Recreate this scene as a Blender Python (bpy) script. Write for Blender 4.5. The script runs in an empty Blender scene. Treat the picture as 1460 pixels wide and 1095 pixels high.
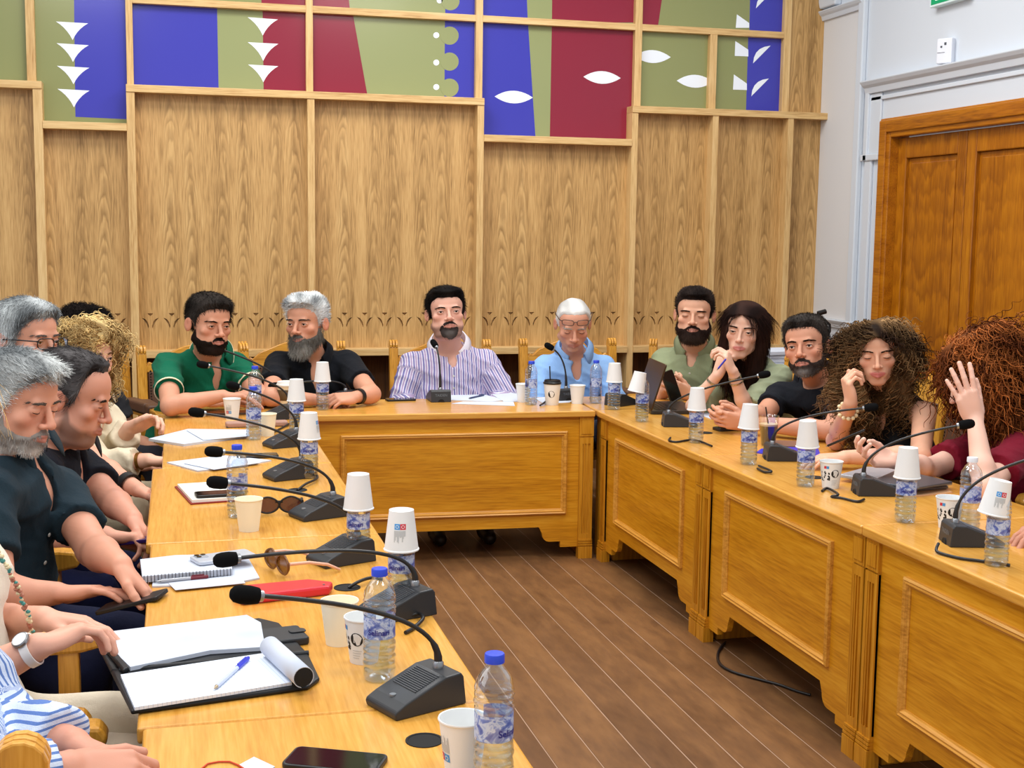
import bpy, bmesh, math, random
import numpy as np
from mathutils import Vector, Matrix, Euler
from mathutils.geometry import tessellate_polygon
random.seed(7); rng = np.random.default_rng(11)
COL = bpy.context.scene.collection
PI = math.pi
# ---------------------------------------------------------------- camera
F_PX, CXP, CYP, HC, HT = 1850., 730., 547.5, 1.555, .715
CM = np.array([[0.96805558, 0.01692568, 0.25016377],
               [-0.25040315, 0.11662968, 0.96109093],
               [0.01290941, 0.99303124, -0.11714226]])
CAMP = np.array([0., 0., HC])
def ray(px, py): return CM @ np.array([px - CXP, CYP - py, F_PX]) / F_PX
def Z(px, py, z=HT):
    r = ray(px, py); return CAMP + r * ((z - HC) / r[2])
def Y(px, py, y):
    r = ray(px, py); return CAMP + r * (y / r[1])
def X(px, py, x):
    r = ray(px, py); return CAMP + r * (x / r[0])
def depth(p): return float((CM.T @ (np.array(p) - CAMP))[2])
cam_d = bpy.data.cameras.new('camera'); cam = bpy.data.objects.new('camera', cam_d); COL.objects.link(cam)
cam_d.sensor_width = 36; cam_d.lens = F_PX / 1460 * 36; cam_d.clip_start = .05
m3 = Matrix(((CM[0, 0], CM[0, 1], -CM[0, 2]), (CM[1, 0], CM[1, 1], -CM[1, 2]), (CM[2, 0], CM[2, 1], -CM[2, 2])))
cam.matrix_world = Matrix.Translation(CAMP) @ m3.to_4x4()
bpy.context.scene.camera = cam
# ---------------------------------------------------------------- tagging
def tag(o, label=None, cat=None, group=None, kind=None):
    if label: o['label'] = label
    if cat: o['category'] = cat
    if group: o['group'] = group
    if kind: o['kind'] = kind
    return o
def thing(name, label, cat, loc=(0, 0, 0), rot=(0, 0, 0), group=None):
    o = bpy.data.objects.new(name, None); o.empty_display_size = .05
    COL.objects.link(o); o.location = loc; o.rotation_euler = rot if not isinstance(rot, (int, float)) else (0, 0, rot)
    return tag(o, label, cat, group)
def copy_tree(o, parent=None, loc=None, rot=None, label=None):
    c = o.copy(); COL.objects.link(c)
    if parent is not None: c.parent = parent
    if loc is not None: c.location = loc
    if rot is not None: c.rotation_euler = rot if not isinstance(rot, (int, float)) else (0, 0, rot)
    if label: c['label'] = label
    for ch in list(o.children): copy_tree(ch, c)
    return c
# ---------------------------------------------------------------- materials
def lin(c):
    return tuple(((v / 255) / 12.92 if v / 255 <= .04045 else ((v / 255 + .055) / 1.055) ** 2.4) for v in c)
MATS = {}
def mat(name, rgb, rough=.5, metal=0, spec=.5, trans=0, ior=1.45, alpha=1, coat=0, emit=0, attr=None, sheen=0, sss=0):
    if name in MATS: return MATS[name]
    m = bpy.data.materials.new(name); m.use_nodes = True; nt = m.node_tree; b = nt.nodes['Principled BSDF']
    c = lin(rgb); b.inputs['Base Color'].default_value = (*c, 1)
    b.inputs['Roughness'].default_value = rough; b.inputs['Metallic'].default_value = metal
    b.inputs['Specular IOR Level'].default_value = spec; b.inputs['Transmission Weight'].default_value = trans
    b.inputs['IOR'].default_value = ior; b.inputs['Alpha'].default_value = alpha; b.inputs['Coat Weight'].default_value = coat
    b.inputs['Coat Roughness'].default_value = .12
    if sheen: b.inputs['Sheen Weight'].default_value = sheen; b.inputs['Sheen Roughness'].default_value = .6
    if sss:
        b.inputs['Subsurface Weight'].default_value = sss; b.inputs['Subsurface Scale'].default_value = .02
        b.inputs['Subsurface Radius'].default_value = (1, .35, .2)
    if emit: b.inputs['Emission Color'].default_value = (*c, 1); b.inputs['Emission Strength'].default_value = emit
    if attr:
        a = nt.nodes.new('ShaderNodeAttribute'); a.attribute_name = attr; nt.links.new(a.outputs['Color'], b.inputs['Base Color'])
    MATS[name] = m; return m
class NG:
    """tiny node helper"""
    def __init__(s, m): s.m = m; s.nt = m.node_tree; s.b = s.nt.nodes['Principled BSDF']
    def n(s, t, **k):
        q = s.nt.nodes.new('ShaderNode' + t)
        for a, v in k.items(): setattr(q, a, v)
        return q
    def l(s, a, b): s.nt.links.new(a, b)
    def math(s, op, a, b=None, c=None):
        q = s.n('Math', operation=op)
        for i, v in enumerate((a, b, c)):
            if v is None: continue
            if isinstance(v, (int, float)): q.inputs[i].default_value = v
            else: s.l(v, q.inputs[i])
        return q.outputs[0]
    def ramp(s, f, stops):
        q = s.n('ValToRGB'); e = q.color_ramp.elements
        while len(e) < len(stops): e.new(.5)
        for i, (p, c) in enumerate(stops): e[i].position = p; e[i].color = (*lin(c), 1)
        s.l(f, q.inputs[0]); return q.outputs[0]
    def coords(s, scale=(1, 1, 1), kind='Object', rot=(0, 0, 0), loc=(0, 0, 0)):
        t = s.n('TexCoord'); mp = s.n('Mapping'); mp.inputs['Scale'].default_value = scale
        mp.inputs['Rotation'].default_value = rot; mp.inputs['Location'].default_value = loc
        s.l(t.outputs[kind], mp.inputs[0]); return mp.outputs[0]
    def noise(s, vec, scale=5, detail=3, rough=.5, dist=0):
        q = s.n('TexNoise'); q.inputs['Scale'].default_value = scale; q.inputs['Detail'].default_value = detail
        q.inputs['Roughness'].default_value = rough; q.inputs['Distortion'].default_value = dist
        s.l(vec, q.inputs['Vector']); return q.outputs['Fac']
    def mix(s, f, a, b, mode='MIX'):
        q = s.n('Mix', data_type='RGBA', blend_type=mode)
        if isinstance(f, (int, float)): q.inputs[0].default_value = f
        else: s.l(f, q.inputs[0])
        for i, v in ((6, a), (7, b)):
            if isinstance(v, tuple): q.inputs[i].default_value = (*lin(v), 1)
            else: s.l(v, q.inputs[i])
        return q.outputs[2]
    def base(s, c): s.l(c, s.b.inputs['Base Color'])
    def bump(s, h, strength=.2, dist=.01):
        q = s.n('Bump'); q.inputs['Strength'].default_value = strength; q.inputs['Distance'].default_value = dist
        s.l(h, q.inputs['Height']); s.l(q.outputs[0], s.b.inputs['Normal'])
def wood(name, light, mid, dark, axis='X', rough=.4, cath=0, coat=.0, fine=1.):
    """procedural wood; grain runs along axis; cath = width of one book-matched cathedral leaf"""
    if name in MATS: return MATS[name]
    m = mat(name, mid, rough, coat=coat); g = NG(m)
    st = {'X': (.06, 1, 1), 'Y': (1, .06, 1), 'Z': (1, 1, .06)}[axis]
    v = g.coords(st)
    f1 = g.noise(v, 130 * fine, 2, .6); f2 = g.noise(v, 14, 3, .55, .4)
    fac = g.math('ADD', g.math('MULTIPLY', f1, .5), g.math('MULTIPLY', f2, .5))
    c = g.ramp(fac, [(.32, dark), (.5, mid), (.68, light)])
    if cath:
        t = g.n('TexCoord'); sp = g.n('SeparateXYZ'); g.l(t.outputs['Object'], sp.inputs[0])
        ob = g.n('ObjectInfo'); wob = g.noise(g.coords((1, 1, .5)), 3.2, 2, .5); wf = g.noise(g.coords((3, 3, 1)), 9, 2, .5)
        u = g.math('PINGPONG', g.math('ADD', sp.outputs[0], g.math('MULTIPLY', ob.outputs['Random'], 3)), cath)
        u = g.math('SUBTRACT', g.math('ADD', u, g.math('MULTIPLY', g.math('SUBTRACT', wob, .5), .05)), cath * .62)
        para = g.math('MULTIPLY', g.math('MULTIPLY', u, u), 1100)
        h = g.math('ADD', g.math('ADD', g.math('MULTIPLY', sp.outputs[2], 7.), para), g.math('MULTIPLY', wf, 1.3))
        h = g.math('ADD', h, g.math('MULTIPLY', wob, 5.))
        r = g.math('FRACT', h)
        line = g.math('MULTIPLY', g.math('SMOOTH_MIN', g.math('MULTIPLY', r, 1.6), g.math('MULTIPLY', g.math('SUBTRACT', 1, r), 5), .1), 1.)
        line = g.math('MINIMUM', g.math('MAXIMUM', line, 0), 1)
        near = g.math('LESS_THAN', g.math('ABSOLUTE', u), cath * .40)
        fade = g.math('SUBTRACT', 1, g.math('MINIMUM', g.math('DIVIDE', g.math('ABSOLUTE', u), cath * .36), 1))
        fade = g.math('MULTIPLY', g.math('POWER', fade, .7), g.math('MULTIPLY', wob, 1.35))
        amt = g.math('MULTIPLY', g.math('SUBTRACT', 1, line), fade)
        c = g.mix(amt, c, dark)
    g.base(c); g.bump(f1, .05, .004)
    return m
# ---------------------------------------------------------------- mesh builder
def rotm(ax):
    return Matrix(ax)
class MB:
    def __init__(s): s.v = []; s.f = []; s.m = []
    def add(s, vs, fs, mi=0, M=None):
        o = len(s.v)
        if M is not None: vs = [M @ Vector(v) for v in vs]
        s.v += [tuple(v) for v in vs]; s.f += [tuple(i + o for i in f) for f in fs]; s.m += [mi] * len(fs); return s
    def box(s, a, b, mi=0, M=None):
        (x0, y0, z0), (x1, y1, z1) = a, b
        vs = [(x0, y0, z0), (x1, y0, z0), (x1, y1, z0), (x0, y1, z0), (x0, y0, z1), (x1, y0, z1), (x1, y1, z1), (x0, y1, z1)]
        return s.add(vs, [(0, 3, 2, 1), (4, 5, 6, 7), (0, 1, 5, 4), (1, 2, 6, 5), (2, 3, 7, 6), (3, 0, 4, 7)], mi, M)
    def prism(s, poly, h0, h1, axis='Z', mi=0, M=None, holes=()):
        """extrude a 2D polygon (with holes) along axis; axis Y maps (u,w)->(x,z), X maps (u,w)->(y,z)"""
        def p3(p, h): return {'Z': (p[0], p[1], h), 'Y': (p[0], h, p[1]), 'X': (h, p[0], p[1])}[axis]
        loops = [list(poly)] + [list(h) for h in holes]
        flat = [p for l in loops for p in l]; n = len(flat)
        tris = tessellate_polygon([[Vector((p[0], p[1], 0)) for p in l] for l in loops])
        vs = [p3(p, h0) for p in flat] + [p3(p, h1) for p in flat]; fs = []
        if len(loops) == 1:
            fs += [tuple(range(n)), tuple(range(2 * n - 1, n - 1, -1))]
        else:
            for t in tris: fs += [tuple(t), tuple(i + n for i in reversed(t))]
        o = 0
        for l in loops:
            k = len(l)
            for i in range(k):
                a, b = o + i, o + (i + 1) % k; fs.append((a, b, b + n, a + n))
            o += k
        return s.add(vs, fs, mi, M)
    def lathe(s, prof, n=24, mi=0, M=None, c=(0, 0, 0), cap=True):
        vs = []; fs = []; k = len(prof)
        for i in range(n):
            a = 2 * PI * i / n
            for r, z in prof: vs.append((c[0] + r * math.cos(a), c[1] + r * math.sin(a), c[2] + z))
        for i in range(n):
            j = (i + 1) % n
            for q in range(k - 1): fs.append((i * k + q, j * k + q, j * k + q + 1, i * k + q + 1))
        if cap:
            if prof[0][0] > 1e-5: fs.append(tuple(i * k for i in reversed(range(n))))
            if prof[-1][0] > 1e-5: fs.append(tuple(i * k + k - 1 for i in range(n)))
        return s.add(vs, fs, mi, M)
    def tube(s, pts, r, n=8, mi=0, M=None, closed=False, flat=None):
        pts = [Vector(p) for p in pts]; N = len(pts); vs = []; fs = []
        up = None
        for i, p in enumerate(pts):
            if closed: t = (pts[(i + 1) % N] - pts[i - 1])
            else: t = pts[min(i + 1, N - 1)] - pts[max(i - 1, 0)]
            t = t.normalized() if t.length > 1e-9 else Vector((0, 0, 1))
            if up is None: up = Vector((0, 0, 1)) if abs(t.z) < .9 else Vector((1, 0, 0))
            a = (up - t * up.dot(t)).normalized(); b = t.cross(a); up = a
            rr = r[i] if isinstance(r, (list, tuple)) else r
            for q in range(n):
                an = 2 * PI * q / n; vs.append(p + a * (rr * math.cos(an) * (flat or 1)) + b * (rr * math.sin(an)))
        for i in range(N if closed else N - 1):
            j = (i + 1) % N
            for q in range(n):
                w = (q + 1) % n; fs.append((i * n + q, i * n + w, j * n + w, j * n + q))
        if not closed: fs += [tuple(reversed(range(n))), tuple((N - 1) * n + q for q in range(n))]
        return s.add(vs, fs, mi, M)
    def grid(s, P, mi=0, M=None, closed_u=False):
        nu = len(P); nv = len(P[0]); vs = [tuple(q) for r in P for q in r]; fs = []
        for i in range(nu if closed_u else nu - 1):
            for j in range(nv - 1):
                a = i * nv + j; b = ((i + 1) % nu) * nv + j; fs.append((a, b, b + 1, a + 1))
        return s.add(vs, fs, mi, M)
    def build(s, name, mats, parent=None, smooth=None, bevel=0, seg=2, solid=0, loc=None, rot=None, subsurf=0):
        me = bpy.data.meshes.new(name); me.from_pydata(s.v, [], s.f); me.update()
        if not isinstance(mats, (list, tuple)): mats = [mats]
        for q in mats: me.materials.append(q)
        if len(mats) > 1: me.polygons.foreach_set('material_index', s.m)
        bm = bmesh.new(); bm.from_mesh(me); bmesh.ops.recalc_face_normals(bm, faces=bm.faces); bm.to_mesh(me); bm.free()
        if smooth is not None:
            me.polygons.foreach_set('use_smooth', [True] * len(me.polygons))
            if smooth < 3: me.set_sharp_from_angle(angle=smooth)
        o = bpy.data.objects.new(name, me); COL.objects.link(o)
        if parent is not None: o.parent = parent
        if loc is not None: o.location = loc
        if rot is not None: o.rotation_euler = rot
        if solid: md = o.modifiers.new('solid', 'SOLIDIFY'); md.thickness = solid; md.offset = 0
        if bevel: md = o.modifiers.new('bevel', 'BEVEL'); md.width = bevel; md.segments = seg; md.limit_method = 'ANGLE'; md.angle_limit = .6
        if subsurf: md = o.modifiers.new('sub', 'SUBSURF'); md.levels = subsurf; md.render_levels = subsurf
        return o
def ell(cx, cy, rx, ry, n=20, a0=0, a1=2 * PI):
    return [(cx + rx * math.cos(a0 + (a1 - a0) * i / n), cy + ry * math.sin(a0 + (a1 - a0) * i / n)) for i in range(n)]
def rrect(x0, y0, x1, y1, r, n=5):
    out = []
    for cx, cy, a in ((x1 - r, y1 - r, 0), (x0 + r, y1 - r, PI / 2), (x0 + r, y0 + r, PI), (x1 - r, y0 + r, 3 * PI / 2)):
        for i in range(n + 1): out.append((cx + r * math.cos(a + PI / 2 * i / n), cy + r * math.sin(a + PI / 2 * i / n)))
    return out
def text_mb(txt, size, thick=.0006, bold=0):
    cu = bpy.data.curves.new('t', 'FONT'); cu.body = txt; cu.size = size; cu.align_x = 'CENTER'; cu.align_y = 'CENTER'
    cu.resolution_u = 3; cu.offset = bold
    o = bpy.data.objects.new('t', cu); COL.objects.link(o); dg = bpy.context.evaluated_depsgraph_get(); dg.update()
    me = o.evaluated_get(dg).to_mesh(); vs = [tuple(v.co) for v in me.vertices]; fs = [tuple(p.vertices) for p in me.polygons]
    o.evaluated_get(dg).to_mesh_clear(); bpy.data.objects.remove(o); bpy.data.curves.remove(cu)
    return vs, fs
# ================================================================ setting
M_VEN = wood('oak_veneer', (214, 174, 114), (194, 152, 94), (140, 104, 56), 'Z', .45, cath=.15)
M_FRM = wood('oak_frame', (228, 194, 138), (212, 174, 116), (178, 134, 78), 'Z', .45)
M_FRX = wood('oak_frame_rail', (228, 194, 138), (212, 174, 116), (178, 134, 78), 'X', .45)
M_DOOR = wood('door_oak', (190, 120, 16), (170, 100, 8), (124, 64, 2), 'Z', .3, cath=.16, coat=.3)
M_DOORX = wood('door_casing_oak', (190, 120, 16), (170, 100, 8), (124, 64, 2), 'Y', .3, coat=.3)
M_WHITE = mat('white_wall_paint', (206, 212, 220), .6)
M_GREY = mat('warm_grey_wall_paint', (216, 215, 215), .7)
M_SHADEW = wood('shaded_recess_wood', (120, 78, 34), (96, 60, 24), (60, 36, 12), 'Z', .5)  # shade of the recess below the rail is put into this darker colour
YW = 7.87           # back plane of the panelled wall
XR = float(Y(1168, 250, YW)[0])   # right wall plane
def uw(px, py, y=YW): p = Y(px, py, y); return (float(p[0]), float(p[2]))
# floor
def floor_mat():
    m = mat('dark_floorboards', (92, 56, 36), .42, spec=.4); g = NG(m)
    t = g.n('TexCoord'); sp = g.n('SeparateXYZ'); g.l(t.outputs['Object'], sp.inputs[0])
    u = g.math('DIVIDE', g.math('SUBTRACT', sp.outputs[0], FLOOR_X0), BOARD)
    idx = g.math('FLOOR', u); fr = g.math('FRACT', u)
    cv = g.n('CombineXYZ'); g.l(idx, cv.inputs[0]); wn = g.n('TexWhiteNoise', noise_dimensions='2D'); g.l(cv.outputs[0], wn.inputs['Vector'])
    c3 = g.n('CombineXYZ'); g.l(sp.outputs[0], c3.inputs[0]); g.l(g.math('MULTIPLY', sp.outputs[1], .3), c3.inputs[1]); g.l(g.math('MULTIPLY', wn.outputs['Value'], 9), c3.inputs[2])
    n1 = g.noise(c3.outputs[0], 5, 4, .6, .6)
    c4 = g.n('CombineXYZ'); g.l(g.math('MULTIPLY', sp.outputs[0], 6), c4.inputs[0]); g.l(g.math('MULTIPLY', sp.outputs[1], 1.6), c4.inputs[1]); g.l(g.math('MULTIPLY', wn.outputs['Value'], 40), c4.inputs[2])
    n2 = g.noise(c4.outputs[0], 4, 3, .6)
    f = g.math('ADD', g.math('MULTIPLY', n1, .6), g.math('MULTIPLY', n2, .4))
    f = g.math('ADD', f, g.math('MULTIPLY', g.math('SUBTRACT', wn.outputs['Value'], .5), .1))
    c = g.ramp(f, [(.3, (86, 58, 36)), (.48, (110, 76, 46)), (.6, (126, 88, 52)), (.75, (138, 98, 58))])
    w = g.noise(g.coords((1, .5, 1)), 2.3, 3, .6)
    wd = g.math('ADD', g.math('MULTIPLY', w, .04), .006)
    gap = g.math('LESS_THAN', g.math('ABSOLUTE', g.math('SUBTRACT', fr, .5)), 2); gap = g.math('GREATER_THAN', fr, g.math('SUBTRACT', 1, wd))
    dk = g.math('LESS_THAN', fr, .012)
    c = g.mix(g.math('MULTIPLY', dk, .6), c, (44, 26, 18)); c = g.mix(g.math('MULTIPLY', gap, .75), c, (184, 152, 128))
    g.base(c); g.bump(f, .1, .004)
    rr = g.math('ADD', g.math('MULTIPLY', n1, .3), .3); g.l(rr, g.b.inputs['Roughness'])
    return m
_a, _b = Z(592.5, 808.8, 0), Z(791, 800, 0)
FLOOR_X0 = float(_a[0]); BOARD = float(_b[0] - _a[0]) / 5
b = MB(); b.box((-3.2, -.6, -.06), (XR + .2, YW + .35, 0)); tag(b.build('floor', floor_mat()), kind='structure')
# ---- back wall
S = lambda x: x * YW / 7.96
YL = YW - .085          # face of lower frame
YU = YW                 # face of upper frame
YG = YW + .022          # coloured glass
sl = YL / 7.96; su = YU / 7.96
def zl(z): return HC + (z - 1.549) * sl
b = MB(); b.box((-3.2, YW + .2, 0), (XR + .2, YW + .32, 4.2)); wall = tag(b.build('wall_back', M_SHADEW), kind='structure')
ST = [(-.765, -.715), (-.255, -.208), (.785, .828), (1.83, 1.872), (2.842, 2.884), (3.397, 3.438), (3.93, 3.971)]
ST = [(a * sl, c * sl) for a, c in ST]
TOPZ = {0: 2.36, 1: 2.139, 2: 2.362, 3: 2.362, 4: 2.141, 5: 2.352, 6: 2.352, 7: 2.352}
TOPZ = {k: zl(v) for k, v in TOPZ.items()}
ZR0, ZR1 = zl(.772), zl(.815)
edges = [(-3.0, ST[0][0])] + [(ST[i][1], ST[i + 1][0]) for i in range(6)] + [(ST[6][1], XR - .002)]
def motif_holes(cx, z):
    t = [(cx - .017, z + .036), (cx + .017, z + .036), (cx, z + .018)]
    hs = [t]
    for sg in (-1, 1):
        o_ = [(cx + sg * .048, z + .010), (cx + sg * .034, z - .006), (cx + sg * .020, z - .028), (cx + sg * .012, z - .052)]
        i_ = [(cx + sg * .008, z - .040), (cx + sg * .016, z - .014), (cx + sg * .028, z + .002)]
        hs.append(o_ + i_)
    return hs
zc = zl(.995)
for i, (x0, x1) in enumerate(edges):
    zt = TOPZ[i] - .02
    n = max(1, int((x1 - x0) / .121)) if i else 16
    holes = []
    if i < 7:
        sp_ = (x1 - x0) / n
        for k in range(n): holes += motif_holes(x0 + sp_ * (k + .5), zc)
    mb = MB(); cx = (x0 + x1) / 2
    poly = [(x0, ZR1 - .01), (x1, ZR1 - .01), (x1, zt), (x0, zt)]
    mb.prism(poly, YW, YW + .018, 'Y', holes=holes)
    mb.box((x0, YW + .0185, ZR1), (x1, YW + .024, zc + .1))
    o = mb.build('veneer_panel', M_VEN, wall)
    # move origin to panel centre so every panel has its own grain
    o.data.transform(Matrix.Translation((-cx, 0, 0))); o.location.x = cx
tn = [0]
def trim(mb, m, bevel=.002):
    tn[0] += 1; return tag(mb.build('trim_%d' % tn[0], m, bevel=bevel), kind='structure')
LEDT = .042
for i, (x0, x1) in enumerate(ST):   # lower stiles
    zt = max(TOPZ[i], TOPZ[i + 1]) - LEDT
    trim(MB().box((x0, YL, 0), (x1, YW + .2, zt)), M_FRM)
for i, (x0, x1) in enumerate(edges):  # rail shelf low
    trim(MB().box((x0, YL - .012, ZR0), (x1, YW + .03, ZR1)), M_FRX)
def ledge(x0, x1, z): trim(MB().box((x0, YL - .006, z - LEDT), (x1, YW + .03, z)), M_FRX)
ledge(-3.0, ST[0][1], TOPZ[0]); ledge(ST[0][1], ST[1][0], TOPZ[1]); ledge(ST[1][0], ST[3][1], TOPZ[2])
ledge(ST[3][1], ST[4][0], TOPZ[4]); ledge(ST[4][0], XR - .06, TOPZ[5])
trim(MB().box((XR - .06, YL - .006, TOPZ[5] - LEDT), (XR + .045, YW + .03, TOPZ[5])), M_FRX)
# upper frame
UST = [(-.79, -.742), (-.248, -.21), (.777, .818), (1.81, 1.854), (2.842, 2.889), (3.353, 3.402), (3.868, 3.918)]
UST = [(a * su, c * su) for a, c in UST]
ZU0, ZU1 = HC + (2.818 - 1.549) * su, HC + (2.858 - 1.549) * su
ub = [TOPZ[0], TOPZ[1], TOPZ[2], TOPZ[3], TOPZ[4], TOPZ[5], TOPZ[6]]
for i, (x0, x1) in enumerate(UST):
    z0 = min(TOPZ[i], TOPZ[i + 1]) if i not in (5,) else TOPZ[5]
    z0 = max(TOPZ[i], TOPZ[i + 1]) - .001
    trim(MB().box((x0, YU - .02, z0), (x1, YU + .2, ZU0 if i == 5 else 4.0)), M_FRM)
for i in range(1, 6):
    j = i + 1 if i < 4 else (6 if i == 4 else None)
    if j is None: continue
    trim(MB().box((UST[i][1], YU - .02, ZU0), (UST[j][0], YU + .2, ZU1)), M_FRX)
trim(MB().box((UST[6][1], YU + .005, TOPZ[6]), (XR - .004, YU + .06, 4.0)), M_VEN)
# coloured glass panels
CG = {k: mat('glass_' + k, c, .22, coat=.25, spec=.3) for k, c in dict(olive=(138, 142, 92), blue=(62, 62, 170), red=(136, 36, 56), sage=(146, 152, 104), white=(236, 242, 250)).items()}
CGN = list(CG)
def PX(o, s): return lambda pts: [uw(o[0] + x / s, o[1] + y / s, YG) for x, y in pts]
def concave(t):  # concave-sided downward triangle from 3 px points
    (ax, ay), (bx, by), (cx, cy) = t; out = [(ax, ay), (bx, by)]
    def q(p, r, k):
        mx, my = (p[0] + r[0]) / 2, (p[1] + r[1]) / 2; tx, ty = (ax + bx) / 2, (ay + by) / 2
        c = (mx + (tx - mx) * .42, my + (cy - ty) * -.02 + (ty - my) * -.0); c = (mx + (tx - mx) * .35, my + (ty - my) * .3)
        return [((1 - u) ** 2 * p[0] + 2 * u * (1 - u) * c[0] + u * u * r[0], (1 - u) ** 2 * p[1] + 2 * u * (1 - u) * c[1] + u * u * r[1]) for u in k]
    out += q((bx, by), (cx, cy), [.2, .4, .6, .8]) + [(cx, cy)] + q((cx, cy), (ax, ay), [.2, .4, .6, .8])
    return out
def lens(a, c, h):
    dx, dy = c[0] - a[0], c[1] - a[1]; n = 10
    top = [(a[0] + dx * i / n, a[1] + dy * i / n - h * (1 - (2 * i / n - 1) ** 2)) for i in range(n + 1)]
    bot = [(a[0] + dx * i / n, a[1] + dy * i / n + h * (1 - (2 * i / n - 1) ** 2)) for i in range(n - 1, 0, -1)]
    return top + bot
def glass(label, x0, x1, z0, z1, shapes, base):
    """shapes: (colour, polygon in metres, layer)"""
    mb = MB(); mb.box((x0, YG, z0), (x1, YG + .012, z1), CGN.index(base))
    for col, poly, ly in shapes:
        # clip to the panel
        def clip(P, ins, cut):
            out = []
            for i in range(len(P)):
                a, c = P[i - 1], P[i]
                if ins(a) != ins(c): out.append(cut(a, c))
                if ins(c): out.append(c)
            return out
        for ax, lim, sg in ((0, x0, 1), (0, x1, -1), (1, z0, 1), (1, z1, -1)):
            if not poly: break
            def cut(a, c, ax=ax, lim=lim):
                t = (lim - a[ax]) / (c[ax] - a[ax]); return (a[0] + (c[0] - a[0]) * t, a[1] + (c[1] - a[1]) * t)
            poly = clip(poly, lambda p, ax=ax, lim=lim, sg=sg: (p[ax] - lim) * sg >= 0, cut)
        if len(poly) >= 3: mb.prism(poly, YG - .0006 * ly, YG, 'Y', CGN.index(col))
    o = mb.build('wall_art_panel', [CG[k] for k in CGN]); tag(o, label, 'wall panel', 'coloured glass panels high on the oak wall')
    return o
BIGZ = 3.95
def U(i): return UST[i]
glass('plain olive green glass panel at the far left end of the oak wall', -3.0, U(0)[0], TOPZ[0], BIGZ, [], 'olive')
p = PX((0, 0), 5.764)
glass('tall olive and blue glass panel with four white downward arrow shapes', U(0)[1], U(1)[0], TOPZ[1], BIGZ,
      [('blue', p([(598, -900), (620, 960), (1060, 980), (1040, -900)]), 1)] +
      [('white', p(concave(t)), 2) for t in ([(460, 177), (725, 192), (597, 330)], [(465, 355), (730, 372), (600, 510)], [(468, 541), (735, 557), (604, 693)], [(472, 730), (737, 745), (608, 883)])], 'olive')
p = PX((180, 0), 5.214)
glass('wide blue, sage and red glass panel with three white downward arrow shapes', U(1)[1], U(2)[0], TOPZ[2], ZU0,
      [('blue', p([(0, -50), (673, -50), (687, 700), (0, 700)]), 1), ('red', p([(1012, -50), (1022, 720), (1400, 720), (1400, -50)]), 1)] +
      [('white', p(concave(t)), 2) for t in ([(902, 128), (1127, 145), (1015, 265)], [(903, 314), (1131, 326), (1018, 453)], [(905, 480), (1131, 492), (1019, 612)])], 'sage')
glass('green and red glass strip above the blue, sage and red panel, cut by the frame top', U(1)[1], U(2)[0], ZU1, BIGZ, [('red', p([(1005, 60), (1005, -900), (1400, -900), (1400, 60)]), 1)], 'olive')
p = PX((430, 0), 5.214)
c_ = lambda x, y, r: p(ell(x, y, r, r, 24))
glass('red, sage and blue glass panel with a scalloped edge and three white dots', U(2)[1], U(3)[0], TOPZ[3], ZU0,
      [('red', p([(60, 50), (372, 50), (493, 730), (60, 730)]), 1), ('blue', p([(1066, 90), (1062, 760), (1330, 760), (1330, 90)]), 1)] +
      [('sage', c_(1100, y, 68), 2) for y in (265, 458, 652)] + [('white', c_(1001, y, 22), 2) for y in (262, 465, 647)], 'sage')
glass('red, sage and blue glass panel above the scalloped one with a single white dot', U(2)[1], U(3)[0], ZU1, BIGZ,
      [('red', p([(60, 60), (358, 60), (250, -900), (60, -900)]), 1), ('blue', p([(1068, 110), (1074, -900), (1330, -900), (1330, 110)]), 1), ('sage', c_(1106, 9, 68), 2), ('sage', c_(1108, -190, 68), 2), ('white', c_(1026, 3, 22), 2)], 'sage')
p = PX((670, 0), 4.979)
glass('tall blue, sage and red glass panel with two white lens shapes', U(3)[1], U(4)[0], TOPZ[4], ZU0,
      [('blue', p([(60, 100), (408, 100), (466, 990), (60, 990)]), 1), ('red', p([(583, 100), (567, 990), (1200, 990), (1200, 100)]), 1),
       ('white', p(lens((175, 685), (447, 693), 45)), 2), ('white', p(lens((805, 545), (1070, 555), 45)), 2)], 'sage')
glass('blue, sage and red glass panel above the two white lens shapes', U(3)[1], U(4)[0], ZU1, BIGZ,
      [('blue', p([(60, 140), (410, 140), (380, -600), (60, -600)]), 1), ('red', p([(582, 160), (590, -600), (1200, -600), (1200, 160)]), 1)], 'sage')
p = PX((900, 0), 4.867)
glass('square olive glass panel with two white lens shapes cut by the frame', U(4)[1], U(5)[0], TOPZ[5], ZU0,
      [('white', p(lens((20, 388), (274, 397), 45)), 2), ('white', p(lens((315, 560), (569, 568), 45)), 2)], 'olive')
hl = lambda a, c, k: p([a] + [((1 - u) ** 2 * a[0] + 2 * u * (1 - u) * k[0] + u * u * c[0], (1 - u) ** 2 * a[1] + 2 * u * (1 - u) * k[1] + u * u * c[1]) for u in (.2, .4, .6, .8)] + [c])
glass('olive and blue glass panel with white half leaves above the wall corner ledge', U(5)[1], U(6)[0], TOPZ[6], ZU0,
      [('blue', p([(814, 200), (796, 780), (1100, 780), (1100, 200)]), 1), ('white', p([(722, 285), (812, 345), (812, 392), (718, 388)]), 2), ('white', p([(712, 517), (802, 580), (802, 625), (706, 622)]), 2),
       ('white', hl((845, 440), (967, 317), (850, 325)), 2), ('white', hl((833, 668), (955, 545), (838, 553)), 2)], 'olive')
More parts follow.
